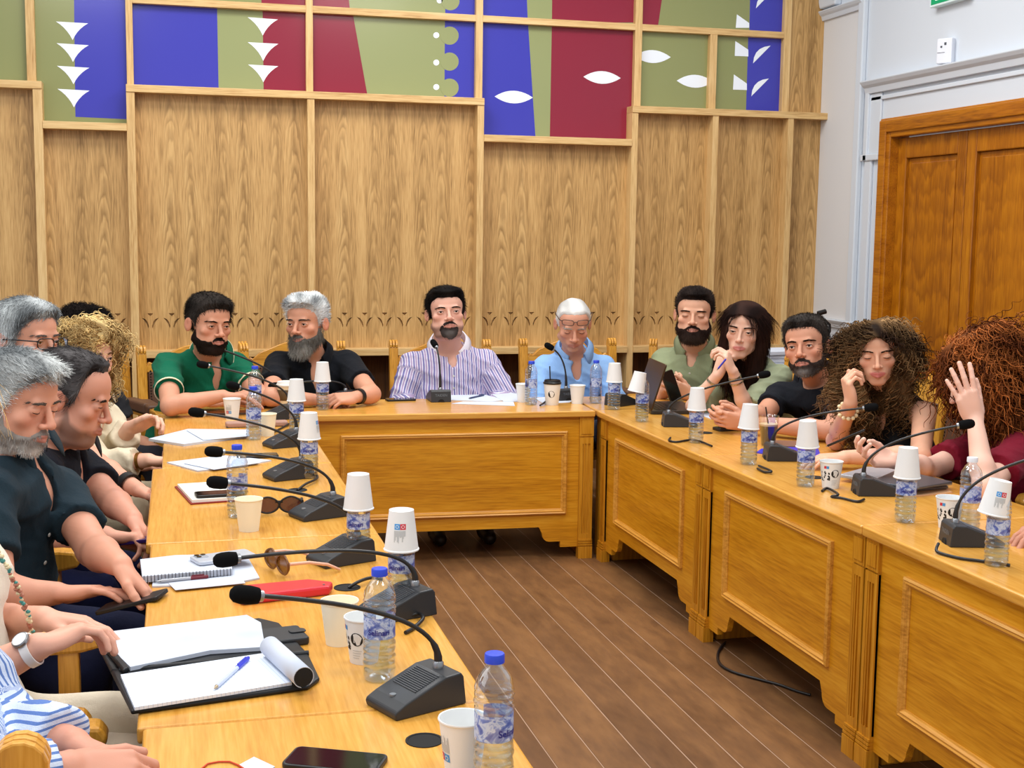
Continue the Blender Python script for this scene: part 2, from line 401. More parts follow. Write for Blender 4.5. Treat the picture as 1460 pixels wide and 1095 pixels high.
glass('long red, olive and blue glass panel above the right end, with a white notch and leaf', U(4)[1], U(6)[0], ZU1, BIGZ,
      [('red', p([(40, 200), (183, 200), (300, -600), (40, -600)]), 1), ('blue', p([(820, 220), (836, -600), (1110, -600), (1100, 220)]), 1), ('white', p([(733, 100), (818, 160), (818, 193), (725, 193)]), 2), ('white', hl((865, 58), (990, -70), (875, -60)), 2)], 'olive')
# ---- right wall
def yz(px, py, x=XR): p_ = X(px, py, x); return (float(p_[1]), float(p_[2]))
b = MB()
dO = yz(1262, 170); dIn = yz(1284, 195); dMid = yz(1384, 180)
DY1 = dO[0]; DZ1 = dO[1]                 # outer corner of casing
CW = .115; leaf = dIn[0] - dMid[0]
DW = 4 * leaf                            # door runs toward the camera
DY0 = DY1 - DW - 2 * CW
b.box((XR, DY1, 0), (XR + .12, YW + .2, 4.2)); b.box((XR, DY0, DZ1), (XR + .12, DY1, 4.2)); b.box((XR, -.6, 0), (XR + .12, DY0, 4.2))
wr = tag(b.build('wall_right', M_WHITE), kind='structure')
# grey panel strip
gy1 = YL - .0; gy0 = yz(1225, 200)[0]; gz1 = yz(1228, 12)[1]; gz0 = yz(1205, 462)[1]
trim(MB().box((XR - .004, gy0 + .02, gz0 + .02), (XR + .01, YW + .02, gz1 - .0)), M_GREY)
def prof_bar(y0, y1, z, h, d): # moulding running along y
    mb = MB(); pr = [(0, -h), (-d * .4, -h), (-d * .55, -h * .55), (-d * .8, -h * .35), (-d, -h * .1), (-d, 0), (0, 0)]
    vs = [(XR + a, y0, z + c) for a, c in pr] + [(XR + a, y1, z + c) for a, c in pr]; n = len(pr)
    fs = [tuple(range(n)), tuple(range(2 * n - 1, n - 1, -1))] + [(i, (i + 1) % n, (i + 1) % n + n, i + n) for i in range(n)]
    return mb.add(vs, fs)
trim(prof_bar(gy0 - .02, YW + .1, gz1 + .05, .06, .05), M_WHITE)
trim(prof_bar(gy0 - .06, YW + .1, gz0 + .02, .05, .04), M_WHITE)
trim(MB().box((XR - .035, gy0 - .05, gz0 - .03), (XR, gy0 + .02, 4.1)), M_WHITE, .008)           # pilaster edge
py1 = gy0 - .05; nz = yz(1240, 225)[1]
trim(MB().box((XR - .02, DY1 + .11, 0), (XR, py1 - .06, nz)), M_WHITE, .006)
# over-door frame
oz = yz(1240, 122); oy = oz[0]
trim(prof_bar(-.5, oy, oz[1] + .02, .075, .07), M_WHITE)
trim(MB().box((XR - .015, DY1 + .03, nz + .02), (XR, oy - .0, oz[1] - .055)), M_WHITE, .005)
trim(MB().box((XR - .03, oy - .045, nz - .02), (XR, oy, oz[1] - .03)), M_WHITE, .006)
trim(MB().box((XR - .03, DY1 + .02, nz - .02), (XR, oy + .03, nz + .02)), M_WHITE, .006)
trim(MB().box((XR - .015, -.5, oz[1] - .10), (XR, oy - .05, oz[1] - .075)), M_WHITE, .004)
# bracket moulding at the very top near the corner
trim(MB().prism([(yz(1178, 14)[0], yz(1178, 14)[1]), (yz(1200, 8)[0], yz(1178, 14)[1]), (yz(1205, -20)[0], 3.2), (yz(1170, -20)[0], 3.2)], XR - .05, XR, 'X'), M_WHITE, .01)
# door
d = thing('door_1', None, None, (XR, DY1, 0)); d['kind'] = 'structure'
def dbox(mb, y0, y1, z0, z1, x0, x1): mb.box((x0, -y1, z0), (x1, -y0, z1))
mb = MB(); dbox(mb, 0, CW, 0, DZ1, -.03, .1); dbox(mb, DW + CW, DW + 2 * CW, 0, DZ1, -.03, .1); dbox(mb, CW, DW + CW, DZ1 - CW, DZ1, -.03, .1)
dbox(mb, .012, CW - .03, 0, DZ1 - .012, -.045, -.02); dbox(mb, CW - .03, DW + CW + .03, DZ1 - CW + .03, DZ1 - .012, -.045, -.02)
mb.build('door_casing', M_DOORX, d, bevel=.006)
for k in range(4):
    y0 = CW + k * leaf; y1 = y0 + leaf - .006; mb = MB()
    zt = DZ1 - CW - .004; st = .085
    dbox(mb, y0, y0 + st, 0, zt, .03, .07); dbox(mb, y1 - st, y1, 0, zt, .03, .07)
    zm = yz(1300, 512)[1]
    for z0_, z1_ in ((zt - .12, zt), (zm - .07, zm + .03), (0, .2)): dbox(mb, y0 + st, y1 - st, z0_, z1_, .03, .07)
    dbox(mb, y0 + st, y1 - st, .2, zt - .12, .052, .066)
    for z0_, z1_ in ((.2, zm - .07), (zm + .03, zt - .12)): dbox(mb, y0 + st + .03, y1 - st - .03, z0_ + .03, z1_ - .03, .044, .066)
    o = mb.build('door_leaf', M_DOOR, d, bevel=.005)
    o.rotation_euler = (0, 0, 0)
# exit sign and wall sensor
p_ = yz(1362, 5); ex = thing('exit_sign', 'green and white running-man exit sign fixed high on the white wall', 'sign', (XR, p_[0], p_[1]))
MB().box((-.05, -.17, 0), (0, .17, .16)).build('housing', mat('sign_white', (220, 236, 236), .4), ex, bevel=.004)
MB().box((-.052, -.155, .012), (-.05, .155, .15)).build('face', mat('exit_green', (0, 140, 90), .4, emit=.35), ex)
mb = MB(); mw = mat('exit_white', (240, 255, 250), .4, emit=.5)
mb.prism(ell(-.02, .122, .012, .012, 12), -.054, -.052, 'X'); mb.prism([(-.035, .105), (0, .11), (.02, .08), (.03, .045), (.015, .04), (0, .07), (-.02, .05), (-.045, .045), (-.045, .057), (-.02, .068), (-.01, .09), (-.03, .09), (-.045, .075), (-.052, .083)], -.054, -.052, 'X')
mb.box((-.054, .05, .03), (-.052, .11, .13)); mb.build('pictogram', mw, ex)
p_ = yz(1353, 92); se = thing('wall_sensor', 'small white box sensor standing on the moulding above the door', 'sensor', (XR, p_[0], p_[1]), .0)
M = Matrix.Rotation(.5, 4, 'Z')
MB().box((-.06, -.045, 0), (0, .045, .135), M=M).build('housing', mat('sensor_white', (222, 224, 232), .4), se, bevel=.006)
mb = MB(); mb.box((-.062, -.012, .098), (-.059, .0, .112), M=M); mb.box((-.062, .012, .085), (-.059, .022, .095), M=M); mb.box((-.062, -.004, .058), (-.06, .04, .06), M=M); mb.build('lens', mat('sensor_dark', (70, 72, 80), .3), se)
# ================================================================ desks
M_DK = wood('desk_oak', (224, 164, 46), (208, 142, 26), (174, 108, 10), 'X', .32, coat=.15)
M_DKV = wood('desk_oak_upright', (216, 156, 48), (198, 134, 28), (162, 100, 12), 'Z', .35, coat=.1)
M_TOP = wood('desk_top_oak_lit', (230, 174, 86), (218, 158, 68), (198, 136, 48), 'X', .22, coat=.3)  # desk oak lightened: the light falling on the tops is in the colour
M_TOPY = wood('desk_top_oak_cross_lit', (230, 174, 86), (218, 158, 68), (198, 136, 48), 'Y', .22, coat=.3)  # cross-grain version, with the same light painted into its colour
M_MLD = wood('desk_moulding', (230, 172, 82), (212, 150, 58), (170, 110, 32), 'X', .35)
M_BLK = mat('black_plastic', (22, 22, 24), .4)
M_HOLESHADE = mat('hole_shade_black', (14, 12, 10), .8)  # flat black painted where holes would be in shade
TT = .03
def moulding(mb, x0, x1, z0, z1, y, w=.026, d=.016):
    """mitred frame: profile stepping out toward -y"""
    prof = [(0, 0), (0, -d * .7), (w * .22, -d), (w * .40, -d * .78), (w * .62, -d * .85), (w * .82, -d * .35), (w, -d * .2), (w, 0)]
    P = []
    for cx, cz, sx, sz in ((x0, z0, 1, 1), (x1, z0, -1, 1), (x1, z1, -1, -1), (x0, z1, 1, -1)):
        P.append([(cx + sx * u, y + v, cz + sz * u) for u, v in prof])
    mb.grid(P, closed_u=True)
def pilaster(mb, x0, x1, y, d=.012, flutes=3):
    w = x1 - x0
    mb.box((x0 - .001, y - d - .01, 0), (x1 + .001, y + .02, .058))
    for k in range(3): mb.box((x0 - .001, y - d - .008 + .0015 * k, .062 + .011 * k), (x1 + .001, y + .02, .070 + .011 * k))
    mb.box((x0, y - d, .05), (x1, y + .02, .1))
    zt = HT - TT - .10
    fw = w / (flutes * 2 + 3)
    cur = x0
    segs = [(x0, x0 + 2 * fw)] + [(x0 + (3 + 2 * k - 1 + 1 - .4) * fw, x0 + (3 + 2 * k + 1 - .6) * fw) for k in range(flutes - 1)] + [(x1 - 2 * fw, x1)]
    for a, c in segs: mb.box((a, y - d, .12), (c, y + .02, zt - .03))
    mb.box((x0, y - d, .1), (x1, y + .02, .12)); mb.box((x0, y - d, zt - .03), (x1, y + .02, zt))
    mb.box((x0, y - d + .005, .1), (x1, y + .02, zt))
    mb.box((x0 - .001, y - d, zt + .006), (x1 + .001, y + .02, HT - TT))
    mb.box((x0 + .008, y - d - .004, zt + .018), (x1 - .008, y, HT - TT - .014))
    mb.box((x0, y - d + .006, zt), (x1, y + .02, zt + .006))
def desk(L, W, label, loc, rot, pil=(1, 1), holes=(), pw=.07, front=True, mL=None, mR=None, top=None, group='wooden conference desk sections'):
    """local +x along the desk, front face at y=0 facing -y, sitter at y=W"""
    t = thing('conference_desk', label, 'desk', loc, rot, group); L -= .003
    hs = [ell(hx, hy, .03, .03, 20) for hx, hy in holes]
    mb = MB(); poly = top or [(0, -.02), (L, -.02), (L, W), (0, W)]
    mb.prism(poly, HT - TT, HT, 'Z'); o = mb.build('tabletop', M_TOP, t, bevel=.006, seg=3)
    for hx, hy in holes:
        mb = MB(); mb.lathe([(.0315, .0), (.0315, .0016), (.028, .0016), (.027, .0004), (.0, .0004)], 24, c=(hx, hy, HT), cap=False)
        mb.build('cable_grommet', M_HOLESHADE, t, smooth=.6)  # no hole is cut; a black disc inside the ring paints its shade
    if not front: return t
    a = pw if pil[0] else 0; e = L - (pw if pil[1] else 0)
    # front panel with shaped apron
    zb, zs = .055, .155
    pts = [(a, zb), (a + .085, zb), (a + .085, zb + .028), (a + .14, zb + .028)]
    pts += [(a + .14 + .035 * math.sin(i * PI / 8) , zb + .028 + .040 * (1 - math.cos(i * PI / 8))) for i in (1, 2, 3, 4)]
    pts += [(a + .19, zs)]
    pts += [(e - (x - a), z) for x, z in reversed(pts)]
    pts += [(e, HT - TT), (a, HT - TT)]
    mb = MB(); mb.prism(pts, .008, .03, 'Y'); mb.build('front_panel', M_DK, t)
    mb = MB(); moulding(mb, a + (mL or .135), e - (mR or .135), .218, HT - TT - .068, .008); mb.build('panel_moulding', M_MLD, t, smooth=.5)
    for s_, (x0, x1) in enumerate(((0.003, pw), (L - pw, L - .003))):
        if pil[s_]: mb = MB(); pilaster(mb, x0, x1, .008); mb.build('pilaster', M_DKV, t)
    for x0 in (0.02, L - .05):
        MB().box((x0, .05, 0), (x0 + .03, W - .06, HT - TT)).build('side_panel', M_DKV, t, bevel=.003)
    return t
pc = Z(851, 586); s12 = Z(996, 649); s23 = Z(1231, 749.5); XF = float((s12[0] + s23[0]) / 2)   # right run front edge
yA, yB, yC = float(pc[1]), float(s12[1]), float(s23[1]); WD = .64
yD = yC - (yB - yC)
R90 = -PI / 2
desk(yA - yB, WD, 'right-hand desk nearest the back row, behind the open dark laptop', (XF + .02, yA, 0), R90, holes=[(.72, .22)], pil=(1, 1))
desk(yB - yC, WD, 'right-hand desk under the blue folder and printed cup', (XF + .02, yB, 0), R90, holes=[(.5, .2)])
desk(yC - yD, WD, 'right-hand desk nearest the camera, cut by the right frame edge', (XF + .02, yC, 0), R90, holes=[(.5, .2)])
ob = [float(Z(774, 1095)[0]), float(Z(543, 770)[0])]
XL = sum(ob) / 2 - .003                           # left run front edge
XO = float(Z(221, 1020)[0]); XO = -.055
yBk = float(Z(455, 590)[1]); yBk2 = float(Z(849, 586.2)[1])
WB = .51
# back desk, between the two corners
x0b = XL + .024; Lb = XF - x0b - .004
ang = -.042; yBk = (yBk + yBk2) / 2 + .03
bd = desk(Lb, WB, 'back desk where the men in purple stripes and light blue sit', (x0b, yBk, 0), ang * 1., pil=(0, 1), mL=.16, mR=.06, group=None)
# corner block (right)
t = thing('corner_desk', 'square corner desk joining the back desk to the right-hand row', 'desk', (XF, yA, 0))
MB().prism([(0.001, .003), (WD + .02, .003), (WD + .02, WB + .02), (0.03, WB + .02)], HT - TT, HT, 'Z').build('tabletop', M_TOP, t, bevel=.006)
MB().box((.03, .06, 0), (.07, .10, HT - TT)).build('leg', M_DKV, t); MB().box((WD - .06, WB - .06, 0), (WD - .02, WB - .02, HT - TT)).build('leg', M_DKV, t)
# left run
yS = [float(Z(470, 660)[1]), float(Z(222, 775)[1]), float(Z(460, 1017)[1])]
L90 = PI / 2; WL = XL - XO
yl3 = yS[2] - 1.25
off = [0, -.008, -.008, .004]
desk(yS[0] - yS[1], WL + .012, 'left-hand desk with the open notebook and dark sunglasses', (XL - .02, yS[1], 0), L90, holes=[(float(Z(424, 699)[1]) - yS[1], float(XL - .02 - Z(424, 699)[0]))])
desk(yS[1] - yS[2], WL, 'left-hand desk with the black leather folio and red case', (XL - .02, yS[2], 0), L90, holes=[(float(Z(495, 838)[1]) - yS[2], float(XL - .02 - Z(495, 838)[0]))])
desk(yS[2] - yl3, WL - .01, 'left-hand desk nearest the camera, under the black phone', (XL - .02, yl3, 0), L90, holes=[(float(Z(605, 1056)[1]) - yl3, float(XL - .02 - Z(605, 1056)[0]))])
# far left corner desk with a rounded outer corner
yT = yBk + WB
t = thing('corner_desk', 'rounded corner desk in front of the man in the green polo', 'desk', (0, 0, 0))
yc_ = float(Z(245, 583)[1]) + .06
yT = yBk + WB
poly = [(XO, yS[0] + .001), (XL, yS[0] + .001), (XL, yBk - .015), (XL + .02, yBk - .015), (XL + .02, yT), (XO + .40, yT - .04), (XO + .14, yc_ - .01), (XO + .06, yc_ - .04), (XO + .015, yc_ - .08), (XO, yc_ - .15)]
MB().prism(poly, HT - TT, HT + .001, 'Z').build('tabletop', M_TOPY, t, bevel=.006, seg=3)
mb = MB(); mb.box((XL - .04, yS[0] + .01, .055), (XL - .018, yBk, HT - TT)); mb.build('front_panel', M_DKV, t)
mb = MB(); mb.box((XO + .05, yS[0] + .05, 0), (XO + .08, yS[0] + .5, HT - TT)); mb.box((XO + .05, yS[0] + .06, 0), (XL - .05, yS[0] + .09, HT - TT)); mb.build('side_panel', M_DKV, t)
# ================================================================ light
W = bpy.data.worlds.new('w'); bpy.context.scene.world = W; W.use_nodes = True
W.node_tree.nodes['Background'].inputs[0].default_value = (.93, .97, 1, 1); W.node_tree.nodes['Background'].inputs[1].default_value = .62
def area(name, loc, size, power, color=(1, .97, .92), rot=(0, 0, 0), sy=None):
    l = bpy.data.lights.new(name, 'AREA'); l.energy = power; l.size = size; l.color = color
    if sy: l.shape = 'RECTANGLE'; l.size_y = sy
    o = bpy.data.objects.new(name, l); COL.objects.link(o); o.location = loc; o.rotation_euler = rot; return o
for i, (x, y) in enumerate([(-.9, 1.2), (1.9, 1.2), (-.9, 4.0), (1.9, 4.0), (.2, 6.2), (2.2, 6.0)]):
    area('ceiling_lamp', (x, y, 4.0), 1.1, 47, (1, .985, .965))
area('window_daylight', (-3.0, 2.5, 2.4), 2.2, 45, (.9, .95, 1), (0, -PI / 2 * .8, 0), 4)
vs = bpy.context.scene.view_settings
vs.view_transform = 'Standard'; vs.look = 'None'; vs.gamma = 1; vs.exposure = .12; vs.use_curve_mapping = False
# ================================================================ table things
TOPZ_ = HT
M_MIC = mat('mic_charcoal', (44, 45, 48), .42)
M_MICF = mat('mic_foam', (14, 14, 15), .95, spec=.1)
M_MICN = mat('mic_neck', (34, 34, 36), .35)
M_STEEL = mat('steel_grey', (150, 152, 155), .3, metal=.8)
M_TXT = mat('mic_lettering', (92, 100, 108), .5)
M_PAPER = mat('white_paper', (198, 205, 218), .8)
M_CUP = mat('cup_paper_white', (230, 231, 230), .6)
M_CUPC = mat('cup_paper_cream', (242, 236, 212), .6)
M_CAPB = mat('bottle_cap_blue', (40, 70, 205), .35)
M_CAPW = mat('bottle_cap_clear', (226, 230, 238), .3)
def plastic_mat(name, tint, base, spec):
    m = bpy.data.materials.new(name); m.use_nodes = True; nt = m.node_tree; nt.nodes.clear()
    o = nt.nodes.new('ShaderNodeOutputMaterial'); mx = nt.nodes.new('ShaderNodeMixShader'); t = nt.nodes.new('ShaderNodeBsdfTransparent'); g = nt.nodes.new('ShaderNodeBsdfGlossy')
    t.inputs[0].default_value = (*lin(tint), 1); g.inputs['Roughness'].default_value = .06; g.inputs[0].default_value = (1, 1, 1, 1)
    lw = nt.nodes.new('ShaderNodeLayerWeight'); lw.inputs[0].default_value = .35
    ma = nt.nodes.new('ShaderNodeMath'); ma.operation = 'MULTIPLY_ADD'; ma.inputs[1].default_value = spec; ma.inputs[2].default_value = base
    nt.links.new(lw.outputs['Facing'], ma.inputs[0]); nt.links.new(ma.outputs[0], mx.inputs[0]); nt.links.new(t.outputs[0], mx.inputs[1]); nt.links.new(g.outputs[0], mx.inputs[2]); nt.links.new(mx.outputs[0], o.inputs[0])
    return m
M_PET = plastic_mat('clear_pet', (240, 246, 252), .07, .55)
M_WAT = plastic_mat('water', (236, 243, 248), .03, .3)
def label_mat():
    m = mat('bottle_label', (150, 170, 220), .4, alpha=.82); g = NG(m); v = g.coords((30, 30, 42), loc=(0, 0, .3)); n = g.noise(v, 1.0, 3, .6, 1.2)
    g.base(g.ramp(n, [(.36, (70, 92, 178)), (.47, (120, 140, 208)), (.54, (206, 218, 240)), (.63, (150, 170, 222)), (.75, (96, 84, 150))])); return m
M_LAB = label_mat(); M_LTXT = mat('label_navy', (30, 34, 130), .5); M_RED = mat('print_red', (206, 52, 66), .5); M_SKY = mat('print_blue', (70, 150, 214), .5); M_PGR = mat('print_grey', (190, 192, 192), .6); M_PBK = mat('print_black', (26, 26, 28), .6)
def wrap(vs, r, a0=0, z0=0, off=.0005):
    """wrap flat (u,v) shapes round a cylinder / cone whose radius at height z is r(z)"""
    out = []
    for v in vs:
        z = z0 + v[1]; R = r(z) + off; a = a0 + v[0] / R; out.append((R * math.cos(a), R * math.sin(a), z))
    return out
def sub_quad(x0, y0, x1, y1, n=5):
    vs = []; fs = []
    for i in range(n + 1): vs += [(x0 + (x1 - x0) * i / n, y0), (x0 + (x1 - x0) * i / n, y1)]
    for i in range(n): fs.append((2 * i, 2 * i + 2, 2 * i + 3, 2 * i + 1))
    return vs, fs
BP = [(0.0, .006), (.012, .004), (.022, .0), (.029, .002), (.0315, .009), (.0325, .018)]
def bottle_profile():
    pr = list(BP); z = .022
    for k in range(5):   # lower ribs
        pr += [(.0325, z), (.0322, z + .004), (.0300, z + .0075), (.0322, z + .011)]; z += .0135
    pr += [(.0318, z + .001), (.0305, z + .004), (.0305, z + .040), (.0318, z + .044)]; z += .047
    for k in range(3): pr += [(.0325, z), (.0318, z + .003), (.0300, z + .006), (.0318, z + .009)]; z += .0115
    pr += [(.0315, z), (.0295, z + .010), (.026, z + .018), (.021, z + .026), (.0155, z + .032), (.0138, z + .035), (.0138, z + .044)]
    return pr, z + .040
BPROF, BTOP = bottle_profile(); BSC = .213 / (BTOP + .014)
_text = text_mb('Selinari', .0155, bold=.0004)
def wavy(mb, k=.0009):   # dented thin plastic: small wobble round the wall
    mb.v = [(x + k * math.sin(z * 260 + 5 * math.atan2(y, x)) * (x / .033), y + k * math.sin(z * 260 + 5 * math.atan2(y, x)) * (y / .033), z) for x, y, z in mb.v]; return mb
def make_bottle(cap='blue', water=.115):
    t = thing('water_bottle', 'x', 'bottle', group='small plastic water bottles on the desks')
    mb = wavy(MB().lathe(BPROF, 28, cap=False)); mb.build('bottle_body', M_PET, t, smooth=1.2)
    inner = [(max(0, r - .0018), z + .002) for r, z in BPROF if z < water]; inner.append((inner[-1][0], water)); inner.append((0, water))
    mb = wavy(MB().lathe(inner, 20, cap=False)); mb.build('water', M_WAT, t, smooth=1.2)
    mb = MB(); vs, fs = sub_quad(-.088, 0, .088, .043, 28); z0 = .0885 if cap != 'none' else .0885
    mb.add(wrap(vs, lambda z: .0308, 0, z0), fs); lb = mb.build('label', M_LAB, t, smooth=3)
    for a in (0, 2.6): mb = MB(); mb.add(wrap(_text[0], lambda z: .0308, a + .05, z0 + .014, .0009), _text[1]); mb.build('lettering', M_LTXT, lb)
    mc = M_CAPB if cap == 'blue' else M_CAPW
    mb = MB(); n = 40; pr = [(.0158, 0), (.0158, .012), (.0148, .0142), (0, .0145)]
    mb.lathe(pr, n, c=(0, 0, BTOP)); mb.v = [(x * (1 + .02 * (i // len(pr) % 2)), y * (1 + .02 * (i // len(pr) % 2)), z) for i, (x, y, z) in enumerate(mb.v)]
    mb.build('cap', mc, t, smooth=.5)
    return t
CUPP = [(.0, .006), (.0255, .006), (.0262, 0), (.0276, .0), (.0278, .004), (.0378, .086), (.0392, .0868), (.0400, .0885), (.0392, .0905), (.0376, .0900), (.0365, .086), (.0262, .008), (0, .0085)]
def cupr(z): return .0278 + (z - .004) / .082 * .0100
def make_cup(m=None, prints=None, name='paper_cup', group='white paper cups on the desks'):
    t = thing(name, 'x', 'paper cup', group=group)
    body = MB().lathe(CUPP, 36, cap=False).build('cup_body', m or M_CUP, t, smooth=.9)
    if prints == 'icons':     # red and blue squares over a grey dripping skyline
        for x0, mm in ((-.013, M_RED), (0.0, M_SKY)):
            mb = MB(); vs, fs = sub_quad(x0, 0, x0 + .0125, .0125); mb.add(wrap(vs, cupr, 0, .026), fs); q = mb.build('printed_square', mm, body)
            mb = MB(); pts = ell(x0 + .00625, .00625, .0038, .0038, 14); pi_ = ell(x0 + .00625, .00625, .0028, .0028, 14)
            mb.add(wrap(pts + pi_, cupr, 0, .026, .0009), [(i, (i + 1) % 14, 14 + (i + 1) % 14, 14 + i) for i in range(14)]); mb.build('printed_ring', M_CUP, q)
        mb = MB(); r_ = random.Random(4); x = -.0125
        while x < .012:
            w = r_.uniform(.0012, .0026); vs, fs = sub_quad(x, 0, x + w, .004 + r_.uniform(.006, .024), 1); mb.add(wrap(vs, cupr, 0, .041), fs); x += w + .0003
        mb.build('printed_skyline', M_PGR, body)
    if prints == 'roundel':   # black roundel with a letterform, sketched figures and two small squares
        pts = ell(0, 0, .0135, .0135, 24)
        mb = MB(); mb.add(wrap(pts, cupr, 0, .052), [tuple(range(24))]); q = mb.build('printed_roundel', M_PBK, body)
        mb = MB()
        for x0, y0, x1, y1 in ((-.006, -.007, -.004, .007), (-.001, -.007, .001, .004), (.004, -.007, .006, .007), (-.006, .005, .006, .0075)):
            vs, fs = sub_quad(x0, y0, x1, y1, 2); mb.add(wrap(vs, cupr, 0, .052, .0009), fs)
        mb.build('printed_letter', M_CUP, q)
        mb = MB(); r_ = random.Random(2)
        for gx in (-.036, -.022, -.047):
            for k in range(10):
                cx, cy = gx + r_.uniform(-.004, .004), r_.uniform(-.014, .018); a, b_ = r_.uniform(.001, .0035), r_.uniform(.001, .004)
                mb.add(wrap(ell(cx, cy, a, b_, 7), cupr, 0, .04), [tuple(range(7))])
        mb.build('printed_figures', M_PBK, body)
        for x0, mm in ((-.040, M_RED), (-.031, M_SKY)):
            mb = MB(); vs, fs = sub_quad(x0, 0, x0 + .0085, .009, 3); mb.add(wrap(vs, cupr, 0, .068), fs); mb.build('printed_square', mm, body)
        mb = MB()
        for k in range(4): vs, fs = sub_quad(-.010, -.002 - k * .005, .010 - k * .002, -.0008 - k * .005, 3); mb.add(wrap(vs, cupr, 0, .030), fs)
        mb.build('printed_lines', M_PGR, body)
    return t
def ang_to_cam(p): return math.atan2(-p[1], -p[0])
BOT = {'blue': make_bottle('blue', .112), 'clear': make_bottle('clear', .06)}
CUPS = {'plain': make_cup(), 'cream': make_cup(M_CUPC), 'icons': make_cup(M_CUP, 'icons'), 'roundel': make_cup(M_CUP, 'roundel')}
used = set()
def place(src, key, p, rz, label, group=None, rot=None):
    o = src[key]
    if (id(src), key) in used: o = copy_tree(o)
    used.add((id(src), key)); o.location = p; o.rotation_euler = rot or (0, 0, rz); o['label'] = label
    if group: o['group'] = group
    return o
def bottle(px, py, label, cap='blue', turn=.3):
    p = Z(px, py); p[2] += .0002; o = place(BOT, cap, p, ang_to_cam(p) + turn, label); o.scale = (BSC,) * 3; return p
def capped(px, py, blabel, clabel, kind='plain', tilt=(0, 0), turn=.4, dx=0):
    """bottle whose neck carries an upturned paper cup"""
    p = bottle(px, py, blabel, turn=turn)
    R = Matrix.Rotation(PI, 4, 'X'); R = Matrix.Rotation(tilt[0], 4, 'Y') @ Matrix.Rotation(tilt[1], 4, 'X') @ Matrix.Rotation(ang_to_cam(p) + turn * .2, 4, 'Z') @ R
    top = Vector((p[0] + dx, p[1], HT + .213 + .010)); o = place(CUPS, kind, (0, 0, 0), 0, clabel, 'paper cups upturned on water bottles', R.to_euler()); o.location = top
    return p
def cup(px, py, label, kind='cream', turn=.2, name=None, z=HT):
    p = Z(px, py, z); p[2] += .0002; return place(CUPS, kind, p, ang_to_cam(p) + turn, label)
# bottles with upturned cups ------------------------------------------------
capped(460, 584, 'water bottle in front of the grey-bearded man in black, under an upturned cup', 'upturned paper cup on the bottle in front of the man in black', turn=1)
capped(423, 617, 'water bottle on the left row, farthest of those under upturned cups', 'upturned paper cup in the left row, farthest from the camera', turn=.8)
capped(441, 681, 'second farthest left-row water bottle under an upturned cup', 'upturned paper cup with a red mark, second farthest of the left row', 'icons', turn=6.2)
capped(511, 798, 'left-row bottle between two microphone bases, under a plain upturned cup', 'plain upturned paper cup in front of the panelled back desk', turn=-.35)
capped(572, 866, 'nearest left-row bottle under a cup printed with red and blue squares', 'upturned paper cup with red and blue squares and a grey drip skyline', 'icons', turn=-.5)
capped(875, 584, 'water bottle at the inner right corner, under an upturned cup', 'upturned paper cup on the bottle at the inner right corner', turn=.7)
capped(915, 601, 'water bottle beside the open dark laptop, under a tilted cup', 'tilted upturned paper cup beside the open dark laptop', tilt=(.20, 0), turn=.6, dx=-.012)
capped(992, 631, 'water bottle in front of the clasped hands, under an upturned cup', 'upturned paper cup left of the clasped hands', turn=.4)
capped(1067, 662, 'water bottle beside the iced coffee, under an upturned cup', 'upturned paper cup covering the iced coffee glass from view', tilt=(.05, 0), turn=.3)
capped(1148, 693, 'water bottle next to the printed cup, under an upturned cup', 'upturned paper cup over the blue folder', tilt=(-.05, .04), turn=.5)
capped(1290, 744, 'water bottle in front of the silver laptop, under an upturned cup', 'upturned paper cup in front of the silver laptop', turn=.1)
capped(1420, 806, 'water bottle nearest the right frame edge, under an upturned cup', 'upturned paper cup tilted left, nearest the right frame edge', 'icons', tilt=(.16, .05), turn=1.5)
# free standing bottles -----------------------------------------------------
bottle(541, 968, 'blue-capped water bottle standing behind the nearest microphone stalk', turn=-.1)
bottle(703, 1126, 'blue-capped water bottle at the bottom edge, nearest the camera', turn=.9)
bottle(339, 737, 'blue-capped water bottle beside the open notebook and black phone', turn=.2)
bottle(362, 627, 'blue-capped water bottle behind the white paper stack and brown case', turn=.9)
bottle(364, 588, 'blue-capped water bottle in front of the green polo man, the farther one', turn=.4)
bottle(757, 577, 'blue-capped water bottle left of the black-lidded coffee cup', turn=2.4)
bottle(849, 575, 'blue-capped water bottle in front of the man in light blue, on the right', turn=2.)
bottle(1381, 756, 'clear-capped half empty water bottle by the maroon sleeve', 'clear', turn=1.)
# upright cups --------------------------------------------------------------
cup(331, 597, 'cream paper cup with a faded red print in front of folded arms', 'icons', -.5)
cup(381, 621, 'plain cream paper cup right of the bottle with white label', 'cream')
cup(355, 756, 'cream paper cup in front of the dark sunglasses', 'cream')
cup(484, 917, 'plain cream paper cup beside the red case', 'cream')
cup(519, 942, 'white paper cup with a black roundel, half behind the water bottle', 'roundel', -.45)
cup(660, 1102, 'white paper cup at the bottom edge beside the nearest bottle', 'icons', -1.1)
cup(823, 575, 'plain white paper cup between the back microphone of the light blue shirt and bottle', 'plain')
cup(746, 573, 'slim white paper cup left of the bottle on the back desk', 'plain')
cup(1184, 695, 'printed paper cup with black roundel and sketched figures, by the blue folder', 'roundel', .42)
cup(1352, 752, 'printed paper cup with black roundel behind the right-edge microphone', 'roundel', .30)
